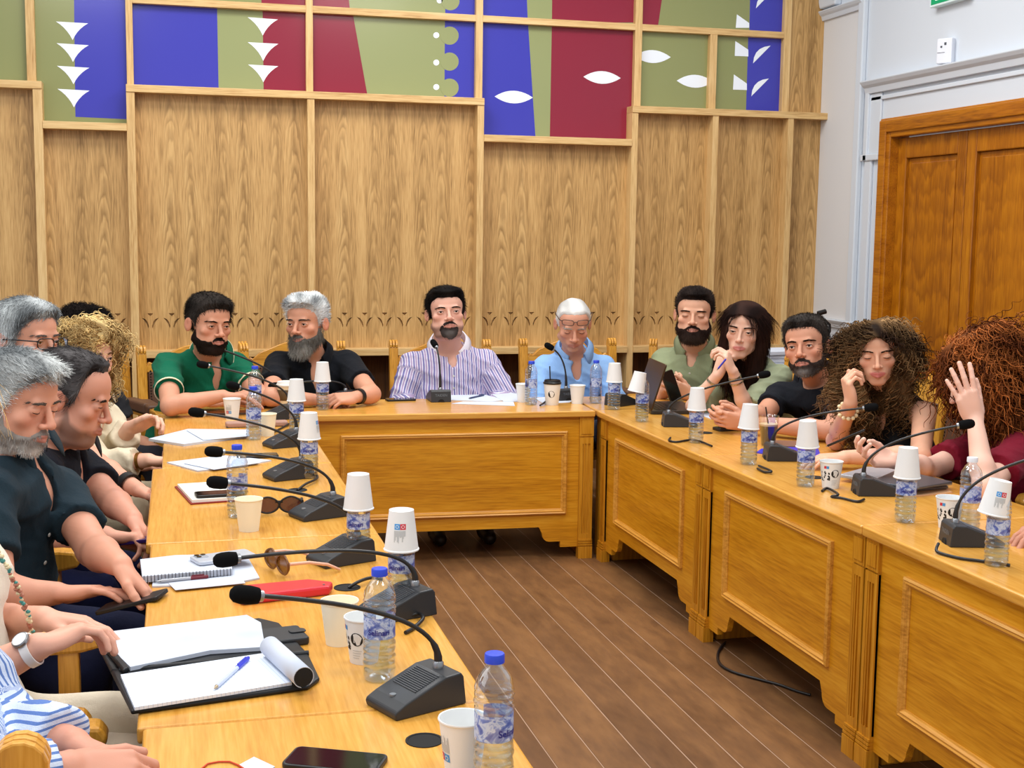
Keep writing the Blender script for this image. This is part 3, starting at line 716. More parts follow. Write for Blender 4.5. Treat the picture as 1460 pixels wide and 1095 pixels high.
# takeaway coffees -----------------------------------------------------------
p = Z(408, 583); t = thing('coffee_cup', 'brown and white takeaway coffee cup with a white lid, before the man in black', 'coffee cup', p)
b_ = MB().lathe([(.029, 0), (.030, .002), (.042, .110), (.043, .112), (0, .112)], 32).build('cup_body', mat('kraft_cream', (226, 214, 184), .6), t, smooth=.8)
MB().lathe([(.0352, .042), (.0356, .0425), (.0412, .092), (.0408, .0925)], 32, cap=False).build('sleeve', mat('sleeve_brown', (92, 70, 40), .7), b_, smooth=.8)
MB().lathe([(.045, .110), (.0455, .116), (.042, .120), (.040, .130), (.034, .131), (.033, .127), (0, .127)], 32, cap=False).build('lid', mat('lid_white', (232, 228, 218), .45), t, smooth=.7)
p = Z(787, 577); t = thing('coffee_cup', 'white takeaway coffee cup with a black lid and round black logo', 'coffee cup', p, ang_to_cam(p))
b_ = MB().lathe([(.030, 0), (.031, .002), (.042, .105), (0, .105)], 32).build('cup_body', M_CUP, t, smooth=.8)
mb = MB(); rr = lambda z: .031 + (z - .002) / .103 * .011; mb.add(wrap(ell(-.004, 0, .0165, .0165, 24), rr, 0, .055), [tuple(range(24))]); q = mb.build('printed_roundel', M_PBK, b_)
mb = MB(); mb.add(wrap([(-.009, -.007), (-.004, -.007), (-.004, .006), (-.009, .006)], rr, 0, .055, .001), [(0, 1, 2, 3)]); mb.add(wrap([(-.001, -.007), (.003, -.007), (.003, .008), (-.001, .008)], rr, 0, .055, .001), [(0, 1, 2, 3)]); mb.build('printed_letter', M_CUP, q)
MB().lathe([(.0445, .103), (.045, .110), (.041, .113), (.039, .122), (.035, .123), (.034, .119), (0, .119)], 32, cap=False).build('lid', M_BLK, t, smooth=.7)
MB().tube([(.012, -.01, .11), (.010, -.014, .19)], .003, 8).build('straw', M_BLK, t)
p = Z(1095, 635); t = thing('iced_coffee', 'clear plastic glass of dark iced coffee behind an upturned cup', 'glass', p)
g_ = MB().lathe([(.028, .001), (.040, .118), (.042, .12)], 28, cap=False).build('glass_wall', M_PET, t, smooth=1)
MB().lathe([(.0270, .002), (.036, .080), (0, .080)], 28).build('coffee', mat('coffee_dark', (38, 20, 12), .3), t, smooth=.8)
MB().lathe([(.036, .0802), (.037, .088), (0, .089)], 28).build('milk_foam', mat('coffee_foam', (206, 178, 140), .7), t, smooth=.8)
MB().tube([(.01, 0, .02), (-.014, .004, .155)], .0028, 8).build('straw', M_BLK, t)
# microphones -----------------------------------------------------------------
_taiden = text_mb('TAIDEN', .017, bold=.0003)
def make_mic_base():
    t = thing('conference_microphone', 'x', 'microphone', group='gooseneck conference microphones')
    mb = MB(); L = .074; hw = .050
    pr = [(-L, 0), (-L + .006, .052), (-L + .012, .060), (-.030, .058), (.055, .026), (L, .016), (L + .003, .010), (L, 0)]
    mb.prism(pr, -hw, hw, 'Y'); b_ = mb.build('base', M_MIC, t, bevel=.003)
    mb = MB(); dx, dz = .085, -.032; ln = math.hypot(dx, dz)
    for k in range(12):
        u = .08 + k * .052; x = -.030 + dx * u; z = .058 + dz * u
        mb.box((x - .0014, -.036, z - .002), (x + .0014, .036, z + .0016))
    mb.build('speaker_grille', mat('mic_grille', (70, 72, 76), .4), b_)
    mb = MB(); mb.lathe([(.006, 0), (.006, .0035), (0, .0038)], 16, c=(.050, 0, .0265)); mb.build('talk_button', mat('mic_button', (120, 124, 128), .3), b_, smooth=.6)
    mb = MB(); M = Matrix.Translation((-L + .0018, 0, .034)) @ Matrix.Rotation(-PI / 2, 4, 'Z') @ Matrix.Rotation(PI / 2 - .11, 4, 'X')
    mb.add(_taiden[0], _taiden[1], M=M); mb.build('lettering', M_TXT, b_)
    mb = MB(); mb.prism([(-.016, 0)] + [(.016 * -math.cos(a * PI / 8), .016 * math.sin(a * PI / 8)) for a in range(1, 8)] + [(.016, 0)], -L - .0012, -L + .012, 'X'); mb.build('slot_shade', M_HOLESHADE, b_)  # solid black arch painting the shade of a cable notch
    MB().lathe([(.010, 0), (.010, .010), (.0075, .013), (0, .013)], 18, c=(-.046, 0, .058)).build('collar', M_STEEL, t, smooth=.7)
    return t
def bez(p0, p1, p2, p3, n=18):
    P = [Vector(p) for p in (p0, p1, p2, p3)]
    return [P[0] * (1 - u) ** 3 + P[1] * 3 * u * (1 - u) ** 2 + P[2] * 3 * u * u * (1 - u) + P[3] * u ** 3 for u in [i / n for i in range(n + 1)]]
MIC0 = make_mic_base(); micn = [0]
def mic(bpx, bpy, head, face, label, cable=None, k1=.085, k2=.34, scale=1.):
    """head: world point of the foam head; face: angle of local +x (toward the speaker)"""
    p = Z(bpx, bpy)
    o = copy_tree(MIC0); micn[0] += 1
    o.location = p; o.rotation_euler = (0, 0, face); o['label'] = label
    if head is not None:
        h = Vector(head) - Vector(p); h = Matrix.Rotation(-face, 3, 'Z') @ h
        s0 = Vector((-.046, 0, .068)); d = (h - s0)
        up_ = s0 + Vector((-.006, 0, k1)); p1 = s0 + Vector((-.004, 0, k1 * .85)); p2 = h + (up_ + Vector((.02, 0, .02)) - h) * .68
        pts = bez(s0, p1, p2, h, 20)
        rad = [.0075 if i < 2 else (.0062 if i < 4 else .0042) for i in range(len(pts))]
        MB().tube(pts, rad, 10).build('gooseneck', M_MICN, o, smooth=1)
        dr = (pts[-1] - pts[-3]).normalized(); q = dr.to_track_quat('Z', 'Y').to_matrix().to_4x4(); M = Matrix.Translation(h) @ q
        MB().lathe([(.0095, -.030), (.0098, -.026), (.0098, -.022)], 18, M=M).build('ring', M_STEEL, o, smooth=.7)
        MB().lathe([(0.0088, -.024), (.0135, -.022), (.0158, -.008), (.0158, .008), (.0135, .019), (.008, .025), (0, .027)], 20, M=M).build('foam_windscreen', M_MICF, o, smooth=1.5)
    if cable:
        MB().tube(cable, .0038, 8).build('cable', M_BLK, o, smooth=1)
    return o
def hy(px, py, y): return Y(px, py, y)
f1 = PI + .42
LM = [((594, 1004), (350, 848), -.09, .40, 'nearest conference microphone, its stalk crossing the blue-capped bottle'),
      ((566, 876), (322, 798), -.08, .35, 'microphone with the stalk lying across the white papers and silver phone'),
      ((487, 800), (310, 688), -.08, .40, 'microphone whose foam head hangs over the open notebook'),
      ((455, 736), (305, 644), -.08, .38, 'microphone whose foam head hangs over the second paper stack'),
      ((412, 681), (280, 588), -.08, .35, 'microphone whose foam head hangs left over the rounded corner desk'),
      ((407, 636), (332, 550), -.08, .35, 'microphone with its head in front of the green polo man\'s forearm'),
      ((399, 597), (289, 520), -.06, .30, 'microphone with its head in front of the green polo chest'),
      ((392, 577), (294, 491), -.06, .30, 'microphone with its head in front of the green polo man\'s beard')]
for (bp, hp, dy, fa, lb) in LM:
    p = Z(*bp); mic(bp[0], bp[1], hy(hp[0], hp[1], p[1] + dy), PI + fa, lb)
def cab(pts, r=.0042): return [Vector(q) for q in pts]
mic(482, 573, Y(390, 550, 6.12), PI * .75, 'small microphone in front of the man in black, head behind the coffee cup', k1=.05)
mic(625, 571, X(619, 490, 1.235), PI / 2, 'microphone in front of the man in the purple striped shirt', k1=.16, k2=.3)
mic(800, 569, X(783, 494, 1.80), PI / 2 + .25, 'microphone in front of the man in the light blue shirt', k1=.14, k2=.3)
mic(886, 577, None, .55, 'microphone base in the inner right corner behind an upturned cup')
mic(968, 607, Y(1090, 534, 5.02), -.25, 'microphone in front of the long-haired woman', k1=.06)
mic(1118, 655, Y(1242, 581, 4.22), -.25, 'microphone over the blue folder, head before the curly-haired woman', k1=.08)
mic(1250, 704, Y(1378, 605, 3.62), -.25, 'microphone in front of the woman in maroon', k1=.09)
mic(1384, 775, Y(1484, 650, 2.98), -.25, 'microphone at the right frame edge with a looped cable', k1=.10)
def drop_tree(o):
    for c in list(o.children): drop_tree(c)
    bpy.data.objects.remove(o)
drop_tree(MIC0)
# cables of the microphones (each goes with its own microphone, lies on the desk)
def desk_cable(px, label, z=.005, r=.0042, closed=False):
    pts = []
    for q in px: p = Z(q[0], q[1], HT + (q[2] if len(q) > 2 else z)); pts.append(Vector(p))
    sm = []
    for i in range(len(pts) - 1):   # catmull-rom
        a, b_, c, e = pts[max(i - 1, 0)], pts[i], pts[i + 1], pts[min(i + 2, len(pts) - 1)]
        for u in (0, .2, .4, .6, .8): sm.append(.5 * ((2 * b_) + (c - a) * u + (2 * a - 5 * b_ + 4 * c - e) * u * u + (3 * b_ - a - 3 * c + e) * u ** 3))
    sm.append(pts[-1]); o = MB().tube(sm, r, 8).build('microphone_cable', M_BLK, smooth=1)
    return tag(o, label, 'cable', 'microphone cables lying on the desks')
desk_cable([(497, 838, .002), (510, 830, .012), (528, 824, .012), (545, 826)], 'black cable rising out of the desk hole behind the bottle')
desk_cable([(578, 902), (590, 895), (603, 882, .012), (597, 875, .012), (580, 880)], 'black cable looping toward the inner edge beside the nearest capped bottle')
desk_cable([(424, 699, .002), (436, 690, .01), (452, 682, .01), (450, 674)], 'black cable dropping into the desk hole beside the second microphone pair')
desk_cable([(390, 616), (402, 610), (415, 603, .01), (428, 598), (420, 592)], 'black cable beside the cream cup at the far end')
desk_cable([(1338, 775, .02), (1335, 785, .008), (1345, 790), (1370, 796), (1400, 800), (1440, 806)], 'black cable coiled at the foot of the right-edge microphone')
desk_cable([(1172, 700), (1180, 696), (1195, 705, .012), (1185, 708), (1200, 710), (1222, 715), (1232, 712)], 'black looped cable in front of the printed cup')
desk_cable([(1080, 668), (1090, 673), (1100, 672, .01), (1082, 664)], 'short black cable loop beside the microphone near the blue folder')
desk_cable([(956, 624), (954, 628), (965, 630), (985, 627), (1000, 630), (1015, 636)], 'black cable loop at the microphone by the clasped hands')
desk_cable([(770, 578), (776, 574, .01), (782, 568, .015)], 'black cable tail left of the microphone before the light blue shirt')
# papers, phones, cases --------------------------------------------------------
def flat(name, label, cat, px, th, m, z=HT, bevel=0, group=None, off=.0004):
    pts = [Z(a, b_, z) for a, b_ in px]; mb = MB(); c = sum((Vector(q) for q in pts), Vector()) / len(pts)
    mb.prism([(q[0] - c.x, q[1] - c.y) for q in pts], 0, th, 'Z'); o = mb.build(name, m, bevel=bevel, loc=(c.x, c.y, z + off)); 
    if label: tag(o, label, cat, group)
    return o
def block(name, label, cat, c, size, rz, m, z=HT, bevel=.003, r=0, group=None):
    """rounded slab thing; c is a pixel of its base centre"""
    p = Z(c[0], c[1], z); t = thing(name, label, cat, (p[0], p[1], z + .0004), rz, group); L, W_, H = size
    mb = MB(); mb.prism(rrect(-L / 2, -W_ / 2, L / 2, W_ / 2, r or .004), 0, H, 'Z'); o = mb.build('body', m, t, bevel=bevel); return t
M_SCR = mat('phone_screen', (10, 10, 14), .08, spec=.6)
flat('paper_stack', 'thick stack of white paper overhanging the far left desk edge', 'paper', [(212, 629), (268, 615), (355, 616), (354, 624), (262, 637)], .010, M_PAPER)
flat('paper_sheet', 'white sheet lying askew on the paper stack by the brown case', 'paper', [(266, 614), (352, 613), (356, 622), (290, 628)], .001, M_PAPER, HT + .0116)
flat('paper_stack', 'thin pile of white sheets in front of the foam microphone head', 'paper', [(238, 661), (318, 651), (387, 658), (345, 666), (282, 673)], .005, M_PAPER)
flat('paper_sheet', 'top sheet with a curled edge on the thin pile of sheets', 'paper', [(262, 661), (325, 652), (372, 660), (305, 670)], .001, M_PAPER, HT + .0066)
M_MAR = mat('notebook_cover', (140, 40, 34), .5)
nb = flat('notebook', 'open cream notebook with a red cover under the black phone', 'notebook', [(249, 695), (298, 692), (326, 691), (340, 715), (272, 720)], .004, M_MAR)
# pages of the notebook as a part
pg = flat('pages', None, None, [(253, 694), (300, 691), (325, 690), (336, 713), (274, 717)], .009, mat('notebook_pages', (244, 242, 232), .8), HT + .004); pg.parent = nb; pg.matrix_parent_inverse = Matrix.Translation(-nb.location)
def phone(label, c, rz, z=HT, size=(.148, .072, .009), m=None, screen=True, tilt=None, cat='phone'):
    t = block('phone', label, cat, c, size, rz, m or M_BLK, z, .002, .012)
    if screen: MB().prism(rrect(-size[0] / 2 + .004, -size[1] / 2 + .004, size[0] / 2 - .004, size[1] / 2 - .004, .009), size[2] - .0005, size[2] + .0003, 'Z').build('screen', M_SCR, t)
    return t
phone('black phone lying on the open notebook', (313, 706), .10, HT + .0135)
phone('black phone half hidden behind the bottle, past the second paper pile', (367, 652), .05, size=(.15, .072, .010))
ph = phone('silver phone with three lenses lying face down on the spiral pad', (318, 797), .35, HT + .0225, m=mat('phone_silver', (196, 202, 212), .3, metal=.3), screen=False, size=(.15, .074, .009))
mb = MB(); mb.prism(rrect(-.066, .002, -.034, .034, .008), .009, .0105, 'Z'); cb = mb.build('camera_bump', mat('phone_silver2', (176, 182, 192), .3, metal=.3), ph, bevel=.001)
for k, (x, y) in enumerate(((-.058, .026), (-.042, .026), (-.058, .010))): MB().lathe([(.0062, .0105), (.0062, .012), (.0048, .012), (0, .0118)], 16, c=(x, y, 0)).build('lens', M_SCR, cb, smooth=.6)
phone('black phone lying at the bottom frame edge', (478, 1090), -.45, size=(.155, .076, .009))
phone('black phone lying face up by the purple striped elbow', (571, 571), .05, size=(.145, .07, .009))
phone('dark phone beside the clasped hands', (1042, 613), .12, size=(.15, .07, .012))
flat('paper_stack', 'loose white papers under the spiral pad and silver phone', 'paper', [(217, 838), (222, 806), (330, 790), (352, 794), (370, 826), (330, 834)], .004, M_PAPER)
flat('paper_sheet', 'lowest white sheet peeking out below the spiral pad', 'paper', [(250, 842), (240, 832), (340, 820), (350, 832)], .0012, M_PAPER, HT + .0046)
sp = thing('spiral_notepad', 'white spiral-bound notepad under the silver phone', 'notepad', Z(270, 818, HT + .0064))
o_ = Vector(sp.location); pts = [Vector(Z(a, b_, HT + .006)) - o_ for a, b_ in ((203, 831), (200, 806), (250, 800), (330, 798), (331, 820))]
MB().prism([(q.x, q.y) for q in pts], 0, .015, 'Z').build('pages', M_PAPER, sp)
mb = MB(); a, c = pts[0], pts[4]
for k in range(26):
    u = (k + .5) / 26; q = a.lerp(c, u); mb.tube([(q.x, q.y - .002 + .006 * math.cos(w), .008 + .0085 * math.sin(w)) for w in [i * PI / 5 for i in range(10)]], .0009, 5, closed=True)
mb.build('spiral_binding', mat('wire_dark', (60, 62, 66), .4, metal=.6), sp)
def pen(label, a, b_, z, body, tipm, capm=None, r=.0042, zb=None, name='pen'):
    A = Vector(Z(*a, z + r)); B = Vector(Z(*b_, (zb or z) + r)); d = B - A
    t = thing(name, label, 'pen', A); L = d.length; q = d.to_track_quat('X', 'Z').to_matrix().to_4x4()
    bo = MB().lathe([(r, .012), (r, L * .70)], 8, M=q @ Matrix.Rotation(PI / 2, 4, 'Y')).build('barrel', body, t, smooth=.9)
    MB().lathe([(.0006, 0), (.0018, .004), (r * .95, .013)], 8, M=q @ Matrix.Rotation(PI / 2, 4, 'Y')).build('tip', tipm, t, smooth=.9)
    mb = MB(); mb.lathe([(r * 1.15, L * .66), (r * 1.15, L * .97), (r * .9, L), (0, L)], 8, M=q @ Matrix.Rotation(PI / 2, 4, 'Y')); mb.box((L * .68, -.0012, r), (L * .92, .0012, r + .003), M=q); mb.build('cap', capm or body, t, smooth=.9)
    return t
pen('maroon and silver pen lying along the spiral pad', (222, 829), (297, 822), HT + .006, mat('pen_silver', (180, 182, 188), .3, metal=.5), M_STEEL, mat('pen_maroon', (110, 30, 44), .4))
# brown sunglasses (folded open) and dark sunglasses
def sunglasses(label, loc, rz, lensm, framem, armm, w=.066):
    t = thing('sunglasses', label, 'sunglasses', loc, rz)
    mb = MB()
    for s in (-1, 1):
        ring = [(s * .034 + w / 2 * .95 * math.cos(a) * (1 + .08 * math.cos(2 * a)), -.004 * abs(math.cos(a)), .028 + .024 * math.sin(a)) for a in [i * PI / 12 for i in range(24)]]
        mb.tube(ring, .0028, 8, closed=True)
    mb.tube([(-.010, 0, .036), (0, -.002, .039), (.010, 0, .036)], .003, 8)
    fr = mb.build('frame', framem, t, smooth=1)
    for s in (-1, 1):
        mb = MB(); mb.prism([(s * .034 + w / 2 * .93 * math.cos(a) * (1 + .08 * math.cos(2 * a)), .028 + .023 * math.sin(a)) for a in [i * PI / 12 for i in range(24)]], -.001, .001, 'Y'); mb.build('lens', lensm, t)
        MB().tube([(s * .068, 0, .036), (s * .070, .05, .034), (s * .069, .10, .022), (s * .066, .135, .004)], [.0045, .0042, .004, .0032], 8).build('temple_arm', armm, t, smooth=1)
    return t
M_LENS = mat('brown_lens', (92, 40, 44), .08, alpha=.75); M_TORT = mat('tortoise', (110, 66, 24), .25)
p = Z(398, 733); sg = sunglasses('dark sunglasses resting on the desk behind the cream cup', p, -.02, M_LENS, M_BLK, M_BLK)
p = Z(386, 823); sg = sunglasses('tortoiseshell sunglasses with pale pink arms beside the papers', (p[0] + .02, p[1] + .035, HT + .001), -PI / 2 + .35, mat('amber_lens', (130, 82, 24), .1, alpha=.85), M_TORT, mat('pale_pink', (226, 176, 150), .4))
# red case
t = thing('glasses_case', 'long red glasses case lying behind the nearest foam head', 'case', (0, 0, 0))
pts = [Z(334, 857), Z(345, 864), Z(470, 849), Z(475, 842), Z(440, 838), Z(336, 848)]
cc = sum((Vector(q) for q in pts), Vector()) / 6; t.location = (cc.x, cc.y, HT + .0005)
MB().prism([(q[0] - cc.x, q[1] - cc.y) for q in pts], 0, .022, 'Z').build('body', mat('case_red', (214, 34, 50), .35, coat=.3), t, bevel=.006)
MB().lathe([(.003, 0), (.003, .002), (0, .0022)], 10, c=(pts[2][0] - cc.x - .012, pts[2][1] - cc.y + .012, .022)).build('snap', M_STEEL, t)
# leather folio with notepad, loose paper and rolled page
M_LEA = mat('black_leather', (20, 22, 26), .45, spec=.4)
fo = thing('leather_folio', 'open black leather folio with a lined notepad, hanging over the desk edge', 'folio', Z(300, 960))
o_ = Vector(fo.location)
def rel(px, z=HT): return [Vector(Z(a, b_, z)) - o_ for a, b_ in px]
def slab(px, z0, z1, name, m, bevel=0, parent=fo, zz=None):
    q = rel(px, HT + (zz if zz is not None else z0)); mb = MB(); mb.prism([(v.x, v.y) for v in q], z0, z1, 'Z'); return mb.build(name, m, parent, bevel=bevel)
slab([(136, 918), (158, 962), (440, 938), (398, 893), (370, 886)], .001, .010, 'back_cover', M_LEA, .004)
slab([(158, 962), (187, 1020), (215, 1016), (440, 984), (456, 972), (440, 938)], .001, .010, 'front_cover', M_LEA, .004)
mb = MB(); q = rel([(170, 963), (440, 938)]); mb.tube([q[0] + Vector((0, 0, .009)), q[1] + Vector((0, 0, .009))], .0065, 10); mb.build('spine', M_LEA, fo, smooth=1)
slab([(150, 930), (158, 925), (184, 958), (176, 962)], .010, .020, 'inner_pocket', M_LEA, .003)
pad = slab([(172, 965), (192, 1012), (416, 976), (378, 934)], .0105, .0165, 'notepad', mat('lined_paper', (226, 234, 246), .8), zz=.012)
MB_r = MB()
qa, qb = rel([(376, 936), (424, 982)], HT + .0165); ax = (qb - qa).normalized(); L = (qb - qa).length; side = Vector((ax.y, -ax.x, 0))
if side.x < 0: side = -side
for rr_, nm, mm in ((.019, 'rolled_page', M_PAPER),):
    P = []
    for k in range(22):
        a = -PI / 2 - .25 - k * (2 * PI * .86) / 21; r2 = rr_
        P.append([qa + side * (.012 + r2 * math.cos(a)) + Vector((0, 0, r2 + r2 * math.sin(a))), qb + side * (.012 + r2 * math.cos(a)) + Vector((0, 0, r2 + r2 * math.sin(a)))])
    o = MB().grid(P).build(nm, mm, fo, smooth=3, solid=.001)
P = []
for k in range(22):
    a = -PI / 2 + .2 + k * (PI * 1.0) / 21 * 1.05; r2 = .0215
    P.append([qa + side * (.012 + r2 * math.cos(a)) + Vector((0, 0, r2 + r2 * math.sin(a))), qb + ax * .004 + side * (.012 + r2 * math.cos(a)) + Vector((0, 0, r2 + r2 * math.sin(a)))])
MB().lathe([(.0175, 0), (0, .001)], 24, M=Matrix.Translation(qb + side * .012 + Vector((0, 0, .0195))) @ ax.to_track_quat('Z', 'Y').to_matrix().to_4x4()).build('roll_hollow_shade', mat('roll_shade', (12, 12, 14), .8), fo)  # dark disc painting the shade inside the open end of the roll
g = NG(MATS['lined_paper']); v = g.coords((1, 1, 1)); spx = g.n('SeparateXYZ'); g.l(v, spx.inputs[0])
da = ax.normalized(); pr_ = g.math('ADD', g.math('MULTIPLY', spx.outputs[0], float(side.x)), g.math('MULTIPLY', spx.outputs[1], float(side.y)))
fr_ = g.math('FRACT', g.math('MULTIPLY', pr_, 125)); ln_ = g.math('LESS_THAN', fr_, .16); g.base(g.mix(g.math('MULTIPLY', ln_, .5), (228, 236, 248), (168, 186, 222)))
flat('paper_stack', 'stack of blank white sheets lying on the upper half of the black folio', 'paper', [(142, 908), (164, 905), (352, 882), (372, 893), (378, 928), (300, 933), (186, 957), (150, 922)], .008, M_PAPER, HT + .0105)
pen('clear ballpoint pen with a blue cap lying on the lined notepad', (305, 982), (354, 938), HT + .0172, mat('pen_clear', (196, 204, 226), .2), mat('pen_tip', (180, 160, 130), .4, metal=.5), mat('pen_blue', (48, 58, 200), .35))
# phone wallet
w = block('phone_wallet', 'black leather phone wallet with a strap beside the rolled notepad page', 'wallet', (400, 914), (.098, .092, .016), .18, mat('wallet_black', (36, 38, 42), .5), HT, .004, .008)
MB().prism(rrect(.018, -.012, .052, .012, .008), .016, .019, 'Z').build('strap', MATS['wallet_black'], w, bevel=.001)
# bottom edge items
flat('note_card', 'small white printed card at the bottom frame edge', 'card', [(340, 1092), (362, 1080), (392, 1094), (372, 1108)], .001, M_PAPER)
pts = [Vector(Z(a, b_, HT + .002)) for a, b_ in ((286, 1097), (296, 1089), (312, 1086), (328, 1086), (340, 1091), (352, 1099))]
tag(MB().tube(pts, .0016, 6).build('cord', mat('cord_orange', (200, 66, 20), .6), smooth=1), 'thin orange-red cord lying next to the white card', 'cord')
# far-left small things
cs = block('pencil_case', 'dusty pink case with a grey scarf ring behind the paper stack', 'case', (366, 608), (.26, .06, .022), .02, mat('case_pink', (172, 132, 116), .6), HT, .006, .012)
MB().box((-.128, -.029, 0), (.128, .029, .009)).build('case_base', mat('case_grey', (70, 66, 66), .6), cs, bevel=.003)
tb = block('tablet_case', 'slim dark tablet lying behind the printed cream cup', 'tablet', (332, 590), (.24, .10, .009), .02, mat('tablet_dark', (66, 46, 34), .4), HT, .002, .006)
MB().prism(rrect(-.112, -.043, .112, .043, .004), .009, .0096, 'Z').build('screen', M_SCR, tb)
flat('paper_sheet', 'yellowish papers beside the bottle in front of the man in black', 'paper', [(430, 577), (440, 571), (470, 570), (476, 577), (450, 580)], .003, mat('paper_yellow', (236, 222, 160), .8))
# back desk papers
flat('paper_sheet', 'white sheets right of the microphone before the purple shirt', 'paper', [(642, 571), (640, 564), (690, 563), (722, 571), (700, 573)], .002, M_PAPER)
flat('paper_sheet', 'long white sheet along the front edge of the back desk', 'paper', [(644, 576), (660, 573), (732, 573), (734, 579)], .0015, M_PAPER)
flat('paper_sheet', 'curling white sheets beside the slim cup on the back desk', 'paper', [(701, 563), (730, 561), (745, 563), (742, 573), (718, 573)], .003, M_PAPER)
flat('paper_sheet', 'white sheets under the black-lidded coffee cup', 'paper', [(762, 568), (800, 564), (826, 566), (812, 574), (775, 576)], .001, M_PAPER)
pen('dark blue pen lying on the white sheets of the back desk', (668, 568), (690, 563), HT + .003, mat('pen_navy', (60, 70, 110), .4), M_STEEL)
# right row things
t = thing('laptop', 'open dark laptop facing the man in the sage shirt', 'laptop', Z(968, 594)); o_ = Vector(t.location)
fw = Vector((1, -.13, 0)).normalized(); sd = Vector((.13, 1, 0)).normalized()
LW, LD = .34, .235; M_LT = mat('laptop_dark', (40, 38, 36), .35); c0 = Vector((-.075, .06, 0))
q = rel([(957, 600), (920, 583), (1000, 590), (1020, 600)])
B_ = Matrix(((fw.x, sd.x, 0, 0), (fw.y, sd.y, 0, 0), (0, 0, 1, 0), (0, 0, 0, 1)))
t.location = Z(917, 584); t.rotation_euler = (0, 0, math.atan2(fw.y, fw.x))
MB().prism(rrect(0, -LW / 2, LD, LW / 2, .012), .002, .018, 'Z').build('base', M_LT, t, bevel=.002)
mb = MB()
for i in range(5):
    for j in range(12): mb.box((.03 + i * .02, -.15 + j * .025, .018), (.046 + i * .02, -.129 + j * .025, .0195))
mb.build('keyboard', M_BLK, t)
sc = MB().prism(rrect(-LW / 2, 0, LW / 2, .225, .01), -.004, .004, 'Y').build('screen_lid', mat('laptop_lid', (66, 48, 26), .3, metal=.35), t, bevel=.002, loc=(.0, 0, .018), rot=(.30, 0, PI / 2))
MB().prism(rrect(-LW / 2 + .01, .014, LW / 2 - .01, .215, .004), -.0048, -.004, 'Y').build('display', M_SCR, sc)
flat('paper_sheet', 'white paper sheet under the long-haired woman\'s elbow beside the laptop', 'paper', [(978, 584), (1010, 582), (1032, 592), (1014, 598)], .002, M_PAPER)
flat('folder', 'bright blue plastic folder under the microphone', 'folder', [(1078, 646), (1085, 641), (1120, 638), (1165, 637), (1172, 655), (1132, 655)], .003, mat('folder_blue', (52, 54, 190), .35))
flat('notebook', 'brown closed notebook behind the blue folder', 'notebook', [(1095, 634), (1105, 630), (1150, 632), (1150, 639), (1100, 638)], .008, mat('notebook_brown', (130, 92, 72), .5), bevel=.002)
flat('envelope', 'beige envelope under the silver laptop', 'envelope', [(1255, 708), (1240, 698), (1330, 690), (1358, 703), (1300, 709)], .003, mat('envelope_beige', (226, 178, 132), .7))
phone('phone with a grey bumper under the silver laptop', (1318, 696), .1, HT + .0036, m=mat('phone_grey', (110, 108, 110), .4))
lt = flat('laptop', 'closed silver laptop in front of the woman in maroon', 'laptop', [(1196, 681), (1236, 670), (1262, 671), (1358, 692), (1310, 697), (1252, 690)], .012, mat('laptop_silver', (176, 180, 188), .35, metal=.4), HT + .013, bevel=.003)
l2 = flat('tablet', 'dark grey tablet lying on the silver laptop', 'tablet', [(1240, 690), (1280, 672), (1358, 690), (1310, 698)], .008, mat('tablet_grey', (96, 100, 108), .3, metal=.5), HT + .0258, bevel=.002)
# cable on the floor under the right desk
pts = [Vector(Z(a, b_, .006)) for a, b_ in ((1034, 915), (1024, 930), (1026, 946), (1045, 958), (1080, 968), (1110, 976), (1135, 985), (1160, 992))]
sm = []
for i in range(len(pts) - 1):
    a, b_, c, e = pts[max(i - 1, 0)], pts[i], pts[i + 1], pts[min(i + 2, len(pts) - 1)]
    for u in (0, .25, .5, .75): sm.append(.5 * ((2 * b_) + (c - a) * u + (2 * a - 5 * b_ + 4 * c - e) * u * u + (3 * b_ - a - 3 * c + e) * u ** 3))
tag(MB().tube(sm, .005, 8).build('floor_cable', M_BLK, smooth=1), 'black cable curving on the floor under the right-hand desk', 'cable')
